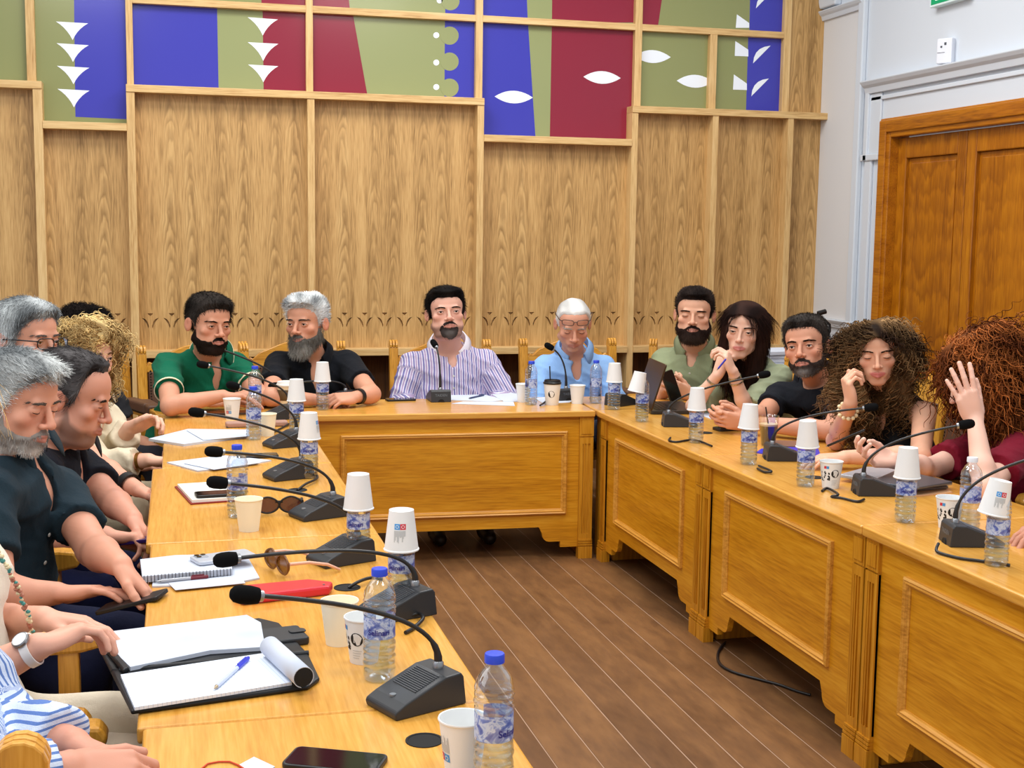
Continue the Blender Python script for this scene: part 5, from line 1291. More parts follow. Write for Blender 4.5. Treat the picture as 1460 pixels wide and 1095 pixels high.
def hd_parts(t, H, F, off, face, hair, beard, brows, eyec, gaze, lips, nohead, seed):
    if nohead: return
    R_ = random.Random(seed); rg = np.random.default_rng(seed + 5); sc = H.s
    # eyes
    for sx in (-1, 1):
        c = H.w((sx * .0325, .0762, .001)); gd = nrm(gaze if gaze is not None else H.R[1]); q = Vector(gd).to_track_quat('Z', 'Y').to_matrix().to_4x4(); M = Matrix.Translation(Vector(c + off)) @ q
        if face.get('open', .8) > .02:
            rr = .0131 * sc; angs = [PI, 2.4, 1.8, 1.3, .9, .62, .50, .46, .30, .22, .18, 0]
            mb = MB().lathe([(rr * math.sin(a), rr * math.cos(a)) for a in angs], 20, M=M, cap=False); ob_ = mb.build('eye', M_EYE, t, smooth=3)
            cols = []
            for i in range(20):
                for a in angs: cols.append(lin((236, 228, 222)) if a > .49 else (lin(eyec) if a > .20 else lin((8, 6, 6))))
            at_ = ob_.data.attributes.new('Col', 'FLOAT_COLOR', 'POINT'); cc = np.ones((len(cols), 4), np.float32); cc[:, :3] = cols; at_.data.foreach_set('color', cc.ravel())
        # lash line
        op = face.get('open', .8); zz = .0052 * op - .0006 if op > .02 else -.003
        pts = []
        for i in range(9):
            u = -1 + i / 4; X_ = sx * .0325 + u * .0125; sag = (1 - u * u)
            Z_ = .001 + (zz * sag if op > .02 else -.0035 - .0025 * sag); Y_ = .0765 + math.sqrt(max(.0152 ** 2 - (u * .0125) ** 2 - (Z_ - .001) ** 2, 1e-6)); pts.append(H.w((X_, Y_, Z_)) + off)
        MB().tube(pts, [.0006 * sc, .0009 * sc] + [.0011 * sc * face.get('lash', 1)] * 5 + [.0009 * sc, .0006 * sc], 6).build('eyelashes', mat('lash', (26, 18, 16), .6), t, smooth=1)
        # eyebrow: short strands
        n = 90; u = rg.uniform(0, 1, n); bx = sx * (.012 + u * .037); arch = face.get('arch', .004); bz = .0185 + arch * np.sin(u * PI * .85) + rg.uniform(-1, 1, n) * face.get('browt', .0032) * (1 - .5 * u) + face.get('browz', 0)
        P = np.stack([bx, np.full(n, .15), bz], 1)
        for _ in range(24): P[:, 1] -= field_at(F.p, H.w(P)) / sc * .9
        d = np.stack([sx * np.full(n, .9), np.full(n, .0), .25 - .7 * u + rg.normal(0, .15, n)], 1); d /= np.linalg.norm(d, axis=1, keepdims=True); ln = rg.uniform(.007, .011, n)
        path = np.stack([P, P + d * (ln * .5)[:, None] + [0, .0016, 0], P + d * ln[:, None] - np.stack([0 * u, .004 * (u), 0 * u], 1)], 1)
        path = H.w(path) + off
        col = np.array(lin(brows)) * rg.uniform(.7, 1.3, (n, 1)); V, Q, c = strands(None, path, np.full(n, .0009 * sc), col, '', None, None); np_mesh('eyebrow', V, Q, M_HAIR, t, c)
    # beard
    if beard and beard.get('len', 0) > 0:
        tb = beard.get('t', .004); bp = list(F.p)
        if beard.get('bulk'): 
            FB = Field(); b_ = beard['bulk']; FB.ell(H.w((0, .066, -.112)), np.array((.040, .034, .030 + b_)) * sc, H.R, .02 * sc); bp += FB.p
        hb = np.array([H.w((x, y, z)) for x in (-.1, .1) for y in (-.03, .14) for z in (-.17, .0)]); ax = [np.arange(hb[:, i].min(), hb[:, i].max(), .0042) for i in range(3)]
        def post(Fv, ax):
            G = np.stack(np.meshgrid(*ax, indexing='ij'), -1); P = H.l(G.reshape(-1, 3)); rgn = (beard_region(P, dict(beard, lowz=.135 + beard.get('bulk', 0))) + .002 * wob(P, 240, seed + 2)) * sc
            d = Fv.ravel() - tb * np.clip(rgn / .010, .12, 1) + .0018 * wob(P, 190, seed); return np.maximum(d, -rgn * .8).reshape(Fv.shape)
        V, Q = surface_nets(evalf(bp, ax, post), ax)
        if len(V):
            N = vnormals(V, Q); P = H.l(V); c0 = np.array(lin(beard['col'])); c1 = np.array(lin(beard.get('col2', beard['col'])))
            k = np.clip((-.088 - P[:, 2]) / .03 + .3 * wob(P, 120, 2), 0, 1); k = np.maximum(k * beard.get('side', 1), beard.get('chin', 0) * np.exp(-(P[:, 0] / .024) ** 2) * np.clip((-.080 - P[:, 2]) / .016 + .35 * wob(P, 200, 7), 0, 1)); cv = c0 * (1 - k)[:, None] + c1 * k[:, None]
            n = beard.get('n', 1400); pk = rg.integers(0, len(V), n); ln = beard['len'] * rg.uniform(.5, 1.1, n) * sc
            dn = np.array([0, .25, -1.]) @ H.R; d = N[pk] * .55 + dn * .75 + rg.normal(0, .22, (n, 3)); d /= np.linalg.norm(d, axis=1, keepdims=True)
            p0 = V[pk] - N[pk] * .002; path = np.stack([p0, p0 + d * (ln * .5)[:, None], p0 + (d * .9 + dn * .25) * ln[:, None]], 1) + off
            V2, Q2, c2 = strands(None, path, np.full(n, .0008 * sc), cv[pk] * rg.uniform(.75, 1.35, (n, 1)), '', None, None)
            np_mesh('beard', np.concatenate([V + off, V2]), np.concatenate([Q, Q2 + len(V)]), M_HAIR, t, np.concatenate([cv * .85, c2]))
    if hair: make_hair(t, H, F, off, hair, rg, seed)
def make_hair(t, H, F, off, o, rg, seed):
    sc = H.s; c0 = np.array(lin(o['col'])); c1 = np.array(lin(o.get('col2', o['col']))); t0 = o.get('t', .008); tt = o.get('top', 0)
    fr_ = o.get('front', 0)
    FH = Field(); fw = o.get('fw', 1.)
    FH.ell((0, -.014, .035), (.0755 * fw, .097, .082), None, .01); FH.ell((0, .030, .045), (.060 * fw, .060, .060), None, .02)
    for e in o.get('mass', ()): # extra volumes in head-local metres: (centre, radii) or cone
        if len(e) == 2: FH.ell(e[0], e[1], None, .03)
        else: FH.cone(e[0], e[1], e[2], e[3], .03)
    lo = np.min([p[5] for p in FH.p], 0) - .03 - tt; hi = np.max([p[6] for p in FH.p], 0) + .03 + tt; h = o.get('h', .0042); ax = [np.arange(lo[i], hi[i], h) for i in range(3)]
    nf = o.get('nf', 90); na = o.get('na', .003)
    fc = o.get('facecut')
    def post(Fv, ax):
        G = np.stack(np.meshgrid(*ax, indexing='ij'), -1).reshape(-1, 3)
        th = t0 + tt * np.clip((G[:, 2] - .05) / .06, 0, 1) + fr_ * np.clip((G[:, 1] - .02) / .06, 0, 1) * np.clip((G[:, 2] - .06) / .03, 0, 1) + na * wob(G * np.array([1, .45, .6]), nf, seed)
        hl = hairline(G, o) + .0035 * wob(G, 260, seed + 4)
        th = th * np.clip(hl / o.get('taper', .022), .10, 1) if not o.get('mass') else th
        d = Fv.ravel() - th
        if o.get('mass'):
            inm = np.zeros(len(G)) - 9
            for e in o['mass']:
                q = ('e', (np.asarray(e[0], float), np.eye(3), np.asarray(e[1], float) + t0 + .012), 0, '', None) if len(e) == 2 else ('c', (np.asarray(e[0], float), np.asarray(e[1], float), e[2] + t0 + .012, e[3] + t0 + .012), 0, '', None)
                inm = np.maximum(inm, -prim_d(q, G[:, 0], G[:, 1], G[:, 2]))
            hl = np.maximum(hl, inm)
        d = np.maximum(d, -hl * .8)
        if fc:  # open the face
            q = ('e', (np.asarray(fc[0], float), np.eye(3), np.asarray(fc[1], float)), 0, '', None); d = np.maximum(d, -prim_d(q, G[:, 0], G[:, 1], G[:, 2]))
        return d.reshape(Fv.shape)
    V, Q = surface_nets(evalf(FH.p, ax, post), ax)
    N = vnormals(V, Q)
    if 'bald' in o:   # thin crown patch
        pass
    k = np.clip(.5 + .9 * wob(V * np.array([1, .4, .5]), o.get('cf', 70), seed + 3) + o.get('cbias', 0), 0, 1); 
    if 'side' in o: k = np.clip(k + o['side'] * np.clip((.05 - V[:, 2]) / .05, 0, 1), 0, 1)
    cv = c0 * (1 - k)[:, None] + c1 * k[:, None]
    n = o.get('n', 4500); S = o.get('S', 4); wt = 1 + 2.5 * np.clip(N[:, 2], 0, 1) * (1 if o.get('swirl') else 0); pk = rg.choice(len(V), n, p=wt / wt.sum()); p = V[pk] - N[pk] * .003; nn = N[pk]
    comb = np.asarray(o.get('comb', (0, -.6, -.5)), float); cd = np.tile(comb, (n, 1))
    if o.get('swirl'): cd = cd + np.stack([np.sign(p[:, 0]) * np.minimum(1, np.abs(p[:, 0]) * 30 + .4), 0 * p[:, 0], 0 * p[:, 0]], 1) * o['swirl'] * np.clip(nn[:, 2:3] + .2, 0, 1)
    d = cd - nn * (cd * nn).sum(1)[:, None] * .9; d /= np.linalg.norm(d, axis=1, keepdims=True) + 1e-9; d = d + nn * o.get('lift', .25) + rg.normal(0, o.get('mess', .12), (n, 3)); d /= np.linalg.norm(d, axis=1, keepdims=True)
    ln = o.get('len', .02) * rg.uniform(.5, 1.15, n)
    u = np.linspace(0, 1, S)[None, :, None]
    path = p[:, None, :] + d[:, None, :] * (ln[:, None, None] * u) + np.array([0, 0, -1.]) @ H.R.T * (u ** 2) * (ln * o.get('grav', .15))[:, None, None]
    cr = o.get('curl', 0)
    if cr:
        a1 = np.cross(d, [.2, .3, .9]); a1 /= np.linalg.norm(a1, axis=1, keepdims=True) + 1e-9; a2 = np.cross(d, a1); ph = rg.uniform(0, 6.28, n)[:, None, None]; w_ = (o.get('turns', 3) * rg.uniform(.7, 1.3, n))[:, None, None] * 6.283
        am = (cr * rg.uniform(.6, 1.3, n))[:, None, None] * np.minimum(1, u * 4)
        path = path + am * (np.cos(w_ * u + ph) * a1[:, None, :] + np.sin(w_ * u + ph) * a2[:, None, :] * .8)
    if fc:  # keep strands from crossing the face
        q = ('e', (np.asarray(fc[0], float), np.eye(3), np.asarray(fc[1], float) * .96), 0, '', None)
        sg_ = np.where(path[:, :1, 0] >= 0, 1., -1.)
        for _ in range(3):
            dd = prim_d(q, path[..., 0], path[..., 1], path[..., 2]); path[..., 0] += sg_ * np.maximum(0, .003 - dd) * 1.3
        dd = prim_d(q, path[..., 0], path[..., 1], path[..., 2]); keep = (dd > -.020).all(1) ; path = path[keep]; pk = pk[keep]; n = len(pk)
    V2, Q2, c2 = strands(None, path, np.full(n, o.get('rad', .0010)) * rg.uniform(.7, 1.3, n), cv[pk] * rg.uniform(.62, 1.5, (n, 1)), '', None, None)
    VV = np.concatenate([V, V2]); W = H.w(VV) + off
    np_mesh('hair', W, np.concatenate([Q, Q2 + len(V)]), M_HAIR, t, np.concatenate([cv * o.get('dark', .8), c2]))
def make_shirt(t, off, torso, b, s, seed):
    up, r, f, B, neck, at = b['up'], b['r'], b['f'], b['B'], b['neck'], b['at']; e = s.get('e', .006)
    F = Field(); torso(F, e)
    rad = .047 * b['armr']; clipn = []
    for S, E, W in ((b['SL'], b['EL'], b['WL']), (b['SR'], b['ER'], b['WR'])):
        sl = s.get('sleeve', .6)
        if sl <= 0: continue
        fl = s.get('flare', .012)
        if sl <= 1:
            end = S + (E - S) * sl; F.cone(S, end, rad + e + .006, .041 * b['armr'] + e + fl, .03, clip=(end, nrm(E - S)))
        else:
            F.cone(S, E, rad + e + .006, .042 * b['armr'] + e + .010, .03); end = E + (W - E) * (sl - 1)
            F.cone(E, end, .042 * b['armr'] + e + .008, .031 * b['armr'] + e + fl * .6, .02, clip=(end, nrm(W - E)))
    if s.get('sleeve', .6) <= 0:   # sleeveless: open at the arms
        for S, sg in ((b['SL'], 1), (b['SR'], -1)): F.ell(S - r * sg * .012 - up * .01, (.058, .10, .10), B, .012, 'sub')
    nr = b['neck_r'] + s.get('neckgap', .006)
    F.cone(neck - up * (.01 - s.get('nz', 0)), neck + (b['nb'] - neck) * 1.3, nr, nr * 1.1, .01, 'sub')
    vd = s.get('v', .10); vw = s.get('vw', .024)
    if vd: F.ell(at(1, .085) - up * (vd * .42 - .02), (vw, .075, vd * .62), B, .006, 'sub')
    lo = np.min([p[5] for p in F.p], 0) - .03; hi = np.max([p[6] for p in F.p], 0) + .03; lo[2] = max(lo[2], b['pelvis'][2] - .05 - s.get('hem', 0))
    h = s.get('h', .0085); ax = [np.arange(lo[i], hi[i], h) for i in range(3)]
    V, Q = surface_nets(evalf(F.p, ax), ax); N = vnormals(V, Q)
    # folds: broad diagonal creases, stronger near elbows, armpits and waist
    L_ = (V - b['pelvis']) @ B.T; am = np.full(len(V), .35)
    for S, E in ((b['SL'], b['EL']), (b['SR'], b['ER'])):
        am = np.maximum(am, np.exp(-np.linalg.norm(V - (S - up * .10), axis=1) / .09)); am = np.maximum(am, 1.1 * np.exp(-np.linalg.norm(V - E, axis=1) / .08))
    am = np.maximum(am, .9 * np.exp(-np.abs(L_[:, 2] - .12) / .10))
    wv = (1 - 2.2 * np.abs(np.sin((V @ nrm([.5, .3, 1.0])) * 46 + 3.4 * wob(V, 8, seed)))) * .55 + (1 - 2 * np.abs(wob(V * np.array([1, 1, 1.7]), 17, seed + 1)) ** .7) * .6
    V = V + N * (s.get('fold', .0105) * 1.7 * am * np.clip(wv, -.38, 1.4))[:, None]
    dT = np.minimum.reduce([np.abs(L_[:, 0]) * 0 + 9]); su = L_[:, 0].copy()
    for S, E, W, sg in ((b['SL'], b['EL'], b['WL'], -1), (b['SR'], b['ER'], b['WR'], 1)):
        for P0, P1, r0 in ((S, E, .07), (E, W, .06)):
            d = P1 - P0; L2 = d @ d; hh = np.clip(((V - P0) @ d) / L2, 0, 1); dist = np.linalg.norm(V - P0 - hh[:, None] * d, axis=1)
            ax1 = nrm(np.cross(d, f)); on = (dist < r0 + .012) & (hh > (.18 if P0 is S else 0)); su = np.where(on, (V - P0) @ ax1 + sg * .3, su)
    m = s['mat']; col = None
    o = np_mesh('shirt' if not s.get('name') else s['name'], V + off, Q, m, t, col, {'su': su})
    if s.get('trim'):   # contrast tipping at the sleeve ends
        for S, E in ((b['SL'], b['EL']), (b['SR'], b['ER'])):
            end = S + (E - S) * s['sleeve']; ring_band(end + off, E - S, .041 * b['armr'] + e + s.get('flare', .012) - .0015, .010, .003, s['trim'], 'sleeve_trim', t)
    if s.get('collar'):
        ch = s['collar']; r0 = nr + .004; opn = s.get('copen', .5); cn = neck + up * s.get('cz', .050); axd = nrm(b['nb'] - neck) * .75 + up * .25; axd = nrm(axd); fx = nrm(f - axd * float(f @ axd)); rx = np.cross(fx, axd)
        P = []
        nseg = 36
        for i in range(nseg + 1):
            a = opn + (2 * PI - 2 * opn) * i / nseg; ca, sa = math.cos(a), math.sin(a); dirv = fx * ca + rx * sa
            nearf = max(0, math.cos(a)); dip = -.030 * nearf ** 2 * s.get('dip', 1); pt = s.get('point', .022) * max(0, 1 - min(i, nseg - i) / 5.)
            row = []
            for rr_, zz in ((r0 - .002, -.012), (r0, ch * .55), (r0 + .003, ch), (r0 + .008, ch * .98), (r0 + .015, ch * .55), (r0 + .030 + pt * .5, -ch * .18 - pt)):
                row.append(tuple(cn + dirv * (rr_ + .012 * (1 - nearf) * .5) + axd * (zz + dip) + fx * (.010 * nearf) + off))
            P.append(row)
        MB().grid(P).build('collar', s.get('cmat', m), t, smooth=1.2, solid=.0022)
        if s.get('ctrim'):
            MB().tube([p[5] for p in P], .0022, 6).build('collar_trim', s['ctrim'], t, smooth=1)
    if s.get('buttons'):
        for k in range(s['buttons']):
            p = at(.98 - vd / b['L'] * .9 - k * .15, .2); dvec = -f
            for _ in range(30): p = p + dvec * float(field_at(F.p, p[None])[0]) * .9
            M = Matrix.Translation(Vector(p + off + f * .002)) @ Vector(f).to_track_quat('Z', 'Y').to_matrix().to_4x4()
            MB().lathe([(.0055, 0), (.0055, .0018), (.004, .0022), (0, .0018)], 14, M=M).build('button', s.get('bmat', M_BTN), t, smooth=.7)
    return o
def glasses(t, H, rim, y0=.112, z0=.0, w=.052, h=.034, tilt=0, lens=True, half=False):
    """eyeglasses as a part of the person's outfit"""
    base = np.array(t.location); W = lambda p: H.w(p) - base
    mb = MB()
    for sx in (-1, 1):
        pts = []
        for i in range(20):
            a = 2 * PI * i / 20; ca, sa = math.cos(a), math.sin(a); X_ = sx * .0335 + w / 2 * np.sign(ca) * abs(ca) ** .6; Z_ = z0 + h / 2 * np.sign(sa) * abs(sa) ** .6
            if half and sa < -.1: pass
            pts.append(W((X_, y0 - .25 * (abs(X_) - .0) ** 2 / .07 + tilt * (Z_ - z0), Z_)))
        mb.tube(pts, .0019 * H.s, 7, closed=True)
        e = .0335 + w / 2
        mb.tube([W((sx * (e), y0 - .012, z0 + h * .25)), W((sx * (e + .010), y0 - .022, z0 + h * .25)), W((sx * .083, .02, z0 + h * .2)), W((sx * .084, -.012, z0 + .004)), W((sx * .080, -.03, z0 - .02))], .0021 * H.s, 7)
    mb.tube([W((-.009, y0 + .001, z0 + h * .2)), W((0, y0 + .004, z0 + h * .27)), W((.009, y0 + .001, z0 + h * .2))], .002 * H.s, 7)
    o = mb.build('eyeglasses', rim, t, smooth=1)
    if lens:
        for sx in (-1, 1):
            mb = MB(); pts = []
            for i in range(20):
                a = 2 * PI * i / 20; ca, sa = math.cos(a), math.sin(a); X_ = sx * .0335 + (w / 2 - .001) * np.sign(ca) * abs(ca) ** .6; Z_ = z0 + (h / 2 - .001) * np.sign(sa) * abs(sa) ** .6; pts.append(W((X_, y0 - .25 * X_ ** 2 / .07 + tilt * (Z_ - z0), Z_)))
            mb.add(pts, [tuple(range(20))]); mb.build('eyeglass_lens', M_PET, o)
    return o
# ================================================================ chairs
M_CH = wood('chair_oak', (226, 168, 74), (208, 146, 50), (168, 108, 28), 'Z', .35, coat=.2)
M_CHX = wood('chair_oak_rail', (226, 168, 74), (208, 146, 50), (168, 108, 28), 'X', .35, coat=.2)
M_CHL = mat('chair_leather', (96, 66, 50), .5, spec=.4); _g = NG(M_CHL); _g.bump(_g.noise(_g.coords((1, 1, 1)), 90, 3, .6), .25, .004)
M_NAIL = mat('nailhead', (48, 36, 26), .35, metal=.6)
def make_chair():
    """local: sitter faces +y, origin on the floor under the seat"""
    t = thing('armchair', 'x', 'chair', group='carved oak armchairs with brown leather')
    W2, D0, D1 = .265, -.24, .26
    MB().box((-W2 + .02, D0 + .02, .33), (W2 - .02, D1, .39)).build('seat_frame', M_CHX, t, bevel=.006)
    MB().prism(rrect(-W2 + .03, D0 + .04, W2 - .03, D1 - .005, .03), .39, .44, 'Z').build('seat', M_CHL, t, bevel=.02, seg=3)
    for sx in (-1, 1):
        x = sx * W2
        MB().box((x - .022, D1 - .06, 0), (x + .022, D1 - .015, .62)).build('leg', M_CH, t, bevel=.005)
        mb = MB(); mb.prism([(D0 - .04, 0), (D0 + .005, 0), (D0 + .01, .45), (D0 - .045, .905), (D0 - .09, .905), (D0 - .04, .45)], x - .024, x + .024, 'X')
        p_ = mb.build('back_post', M_CH, t, bevel=.005)
        mb = MB()
        for k, (xx, w_) in enumerate(((-.016, .013), (0, .013), (.016, .013))):
            pr = [(D0 - .105 + .03 + .034 * math.cos(a), .91 + .034 * math.sin(a)) for a in [i * PI / 8 - .2 for i in range(12)]]
            mb.prism(pr, x + xx - w_ / 2, x + xx + w_ / 2, 'X')
        mb.build('scroll_finial', M_CH, p_, bevel=.003)
        # arm: wooden rail with a padded leather sleeve and rounded wooden end
        mb = MB(); mb.prism([(D0 - .05, .60), (D1 - .01, .615), (D1 + .035, .625), (D1 + .045, .645), (D1 + .030, .668), (D1 - .01, .672), (D0 - .05, .655)], x - .028, x + .028, 'X')
        a_ = mb.build('armrest', M_CH, t, bevel=.008)
        MB().prism([(D0 + .01, .618), (D1 - .16, .624), (D1 - .16, .684), (D0 + .01, .676)], x - .036, x + .036, 'X').build('arm_pad', M_CHL, a_, bevel=.014, seg=3)
        mb = MB()
        for k in range(16):
            y = D0 + .03 + k * .0195
            for s2 in (-1, 1): mb.lathe([(.0055, 0), (.004, .0025), (0, .0035)], 7, M=Matrix.Translation((x + s2 * .036, y, .632 + k * .0002)) @ Matrix.Rotation(s2 * PI / 2, 4, 'Y'))
        for k in range(4): mb.lathe([(.0055, 0), (.004, .0025), (0, .0035)], 7, M=Matrix.Translation((x - .027 + k * .018, D1 - .16, .640)) @ Matrix.Rotation(-PI / 2, 4, 'X'))
        tag(mb.build('nailheads', M_NAIL, a_), kind='stuff')
    lean = Matrix.Translation((0, D0 - .03, .45)) @ Matrix.Rotation(.095, 4, 'X')
    # crest rail: ogee rising to the middle
    top = [(-W2 + .02, .385)] + [(u * (W2 - .02), .43 + .062 * (.5 + .5 * math.cos(PI * abs(u)) ) ** 1.3 - .03 * math.exp(-((abs(u) - .86) / .10) ** 2)) for u in [i / 14 - 1 for i in range(1, 28)]] + [(W2 - .02, .385)]
    mb = MB(); mb.prism([(-W2 + .02, .355)] + top + [(W2 - .02, .355)], -.018, .018, 'Y', M=lean); mb.build('crest_rail', M_CHX, t, bevel=.005)
    mb = MB(); mb.box((-W2 + .02, -.02, .06), (W2 - .02, .02, .10), M=lean); mb.build('lower_rail', M_CHX, t, bevel=.004)
    mb = MB(); mb.prism(rrect(-W2 + .03, .10, W2 - .03, .36, .01), -.028, .022, 'Y', M=lean); b_ = mb.build('leather_back', M_CHL, t, bevel=.014, seg=3)
    mb = MB()
    for k in range(18):
        z = .115 + k * .0145
        for sx in (-1, 1): mb.lathe([(.005, 0), (.004, .0025), (0, .0035)], 7, M=lean @ Matrix.Translation((sx * (W2 - .042), .021, z)) @ Matrix.Rotation(-PI / 2, 4, 'X'))
    for k in range(28): mb.lathe([(.005, 0), (.004, .0025), (0, .0035)], 7, M=lean @ Matrix.Translation((-W2 + .045 + k * (2 * W2 - .09) / 27, .021, .35)) @ Matrix.Rotation(-PI / 2, 4, 'X'))
    tag(mb.build('nailheads', M_NAIL, b_), kind='stuff')
    return t
CHAIR = make_chair(); chn = [0]
def chair(xy, yaw, label):
    o = CHAIR if chn[0] == 0 else copy_tree(CHAIR); chn[0] += 1
    o.location = (xy[0], xy[1], 0); o.rotation_euler = (0, 0, yaw - PI / 2); o['label'] = label; return o
# ================================================================ people
D = math.radians
def camdir(p): return math.atan2(-p[1], -p[0])
def HD(px, py, y, delta, pitch=0, roll=0, sc=1.0, wx=1.08):
    p = Y(px, py, y); return Head(p, camdir(p) + D(delta), D(pitch), D(roll), sc, wx)
def pel(neck, f, lean=.10, z=.51, drop=None):
    f = nrm([f[0], f[1], 0]); return np.array([neck[0] - f[0] * lean, neck[1] - f[1] * lean, z])
def fyaw(d): return np.array([math.cos(D(d)), math.sin(D(d)), 0])
SK1, SK2, SK3 = (214, 162, 134), (204, 146, 118), (226, 180, 156)
polo = lambda n, c, **k: dict(dict(mat=cloth(n, c), sleeve=.62, v=.12, collar=.030, buttons=2), **k)
# 1 green polo ------------------------------------------------------------
H = HD(298, 461, 6.20, 30, -6, 3, 1.06, 1.13); nk = Y(298, 512, 6.36); f = fyaw(-62)
SR = Y(238, 522, 6.24); SL = Y(336, 520, 6.42); ER = Z(243, 579, .768); EL = Z(372, 566, .768); WR = Z(318, 564, .805); WL = Z(316, 572, .757)
p1 = pel(nk, f, .24)
pg1, tp = person('dark-haired bearded man in a green polo leaning on crossed forearms', H, nk, p1, SL, SR, EL, ER, WL, WR,
       dict(f=(-1, -.25, -.03), n=(0, .1, -1), curl=(.12, .15, .1)), dict(f=(1, .1, -.1), n=(.1, -.2, -1), curl=(.3, .3, .2)), SK2,
       face=dict(fw=1.04, jw=1.06, open=.62, chub=.8), hair=dict(col=(26, 22, 20), col2=(58, 52, 48), t=.008, top=.014, front=.006, len=.018, n=5500, sideburn=-.035, comb=(0, .3, -.3), lift=.9), brows=(20, 16, 14),
       beard=dict(col=(34, 26, 22), col2=(40, 30, 26), len=.008, n=2200, t=.0035, stub=.85, mw=.004), shirt=polo('polo_green', (8, 98, 70), trim=mat('tipping_cream', (222, 214, 180), .8), ctrim=MATS.get('tipping_cream') or mat('tipping_cream', (222, 214, 180), .8)), trousers=(36, 40, 52), girth=1.22, belly=.8, armr=1.14, seed=1)
chair(p1[:2] + np.array([.10, .10]), D(-80), 'oak armchair hidden behind the man in the green polo')
# 2 black shirt, grey beard -------------------------------------------------
H = HD(437, 460, 6.38, -30, -2, -2, 1.06, 1.1); nk = Y(446, 512, 6.48); f = fyaw(-98)
SR = Y(396, 519, 6.48); SL = Y(494, 517, 6.50); ER = Z(386, 566, .770); EL = Z(530, 562, .765); WR = Z(452, 570, .75); WL = Z(507, 566, .765)
p2 = pel(nk, f, .20)
pg2, tp2 = person('man with silver hair and a full grey beard in a black polo', H, nk, p2, SL, SR, EL, ER, WL, WR,
       dict(f=(-1, -.25, -.05), n=(.1, .5, -.8), curl=(.55, .7, .4)), dict(f=(1, .1, 0), n=(0, .1, -1), curl=(.4, .5, .3)), SK2,
       face=dict(fw=1.04, jw=1.05, open=.7), hair=dict(col=(138, 142, 144), col2=(228, 230, 230), t=.008, top=.016, front=.010, len=.022, n=5500, sideburn=-.04, comb=(.2, -.3, .4), lift=.9, cbias=.15), brows=(70, 62, 56),
       beard=dict(col=(96, 92, 86), col2=(150, 148, 142), len=.026, n=3600, t=.007, bulk=.012, stub=.9, mw=.008, side=1), shirt=polo('polo_black', (14, 17, 24), v=.14), trousers=(30, 32, 40), girth=1.2, belly=.6, armr=1.15, seed=2)
cw = Y(414, 500, 7.10); chair((cw[0], 6.81), D(-92), 'oak armchair whose crest shows beside the man in the black polo')
ring_band(WL * .80 + EL * .20 - np.array(pg2.location), WL - EL, .034, .022, .004, M_WATCHB, 'wrist_watch', pg2)
# 3 purple striped shirt ---------------------------------------------------
H = HD(636, 446, 6.52, 8, 7, -3, 1.03, 1.19); nk = Y(640, 503, 6.66); f = fyaw(-98)
SR = Y(588, 520, 6.66); SL = Y(692, 516, 6.64); ER = Y(573, 574, 6.60); EL = Y(722, 570, 6.58); WR = np.array([1.18, 6.40, .60]); WL = np.array([1.46, 6.40, .60])
p3 = pel(nk, f, .08)
stripe = cloth('shirt_purple_stripe', (176, 156, 190), stripe=((236, 232, 240), .0125, .30, (96, 104, 168)))
pg3, _ = person('heavy bearded man in a purple and white striped shirt looking up', H, nk, p3, SL, SR, EL, ER, WL, WR,
       dict(f=(-.7, -.6, -.2), n=(0, 0, -1), curl=(.4, .4, .3)), dict(f=(.7, -.6, -.2), n=(0, 0, -1), curl=(.4, .4, .3)), (214, 164, 144),
       face=dict(fw=1.0, jw=1.02, chub=1.0, open=.72), hair=dict(col=(18, 16, 16), col2=(40, 36, 34), t=.007, top=.014, front=.012, len=.026, n=5000, comb=(.3, -.9, -.1), lift=.3, mess=.2, sideburn=-.04, recede=-.006, temple=.014), brows=(18, 14, 12),
       beard=dict(col=(52, 44, 42), col2=(104, 99, 97), chin=.8, side=.05, len=.006, n=1300, t=.003, stub=.6, mw=.003, goatee=1), shirt=dict(mat=stripe, sleeve=1.95, v=.075, collar=.034, buttons=3, copen=.42, neckgap=.008), trousers=(40, 42, 56), girth=1.42, belly=1.3, armr=1.26, neck_r=.068, seed=3)
cw = Y(626, 500, 7.12); chair((cw[0], 6.83), D(-92), 'oak armchair whose scroll post shows beside the purple striped shirt')
# 4 light blue shirt -------------------------------------------------------
H = HD(817, 462, 6.48, 6, -24, 0, 1.06); nk = Y(818, 508, 6.64); f = fyaw(-104)
SR = Y(774, 524, 6.68); SL = Y(862, 522, 6.64); ER = Y(766, 584, 6.56); EL = Y(878, 578, 6.52); WR = np.array([1.85, 6.36, .62]); WL = np.array([2.07, 6.36, .62])
p4 = pel(nk, f, .14)
pg4, _ = person('elderly man in a light blue shirt looking down, glasses pushed up his forehead', H, nk, p4, SL, SR, EL, ER, WL, WR,
       dict(f=(-.7, -.6, -.2), n=(0, 0, -1), curl=(.4, .4, .3)), dict(f=(.6, -.6, -.2), n=(0, 0, -1), curl=(.4, .4, .3)), (208, 150, 124),
       face=dict(fw=.98, open=.0, nose=1.1), hair=dict(col=(196, 194, 190), col2=(236, 234, 230), t=.004, top=.002, len=.012, n=2600, recede=.014, temple=.02, comb=(.2, -.8, -.2), lift=.3, rad=.0007), brows=(170, 164, 156),
       beard=dict(col=(176, 160, 150), len=0, stub=.25), shirt=dict(mat=cloth('shirt_light_blue', (142, 182, 232)), sleeve=1.85, v=.11, vw=.026, collar=.034, buttons=2, copen=.55, neckgap=.010), trousers=(60, 62, 74), girth=1.08, armr=1.05, seed=4)
glasses(pg4, H, mat('rim_brown', (70, 50, 40), .3), y0=.101, z0=.058, h=.026, tilt=-.25, lens=False)
cw = Y(808, 500, 7.14); chair((cw[0], 6.85), D(-92), 'oak armchair with both scroll posts showing behind the light blue shirt')
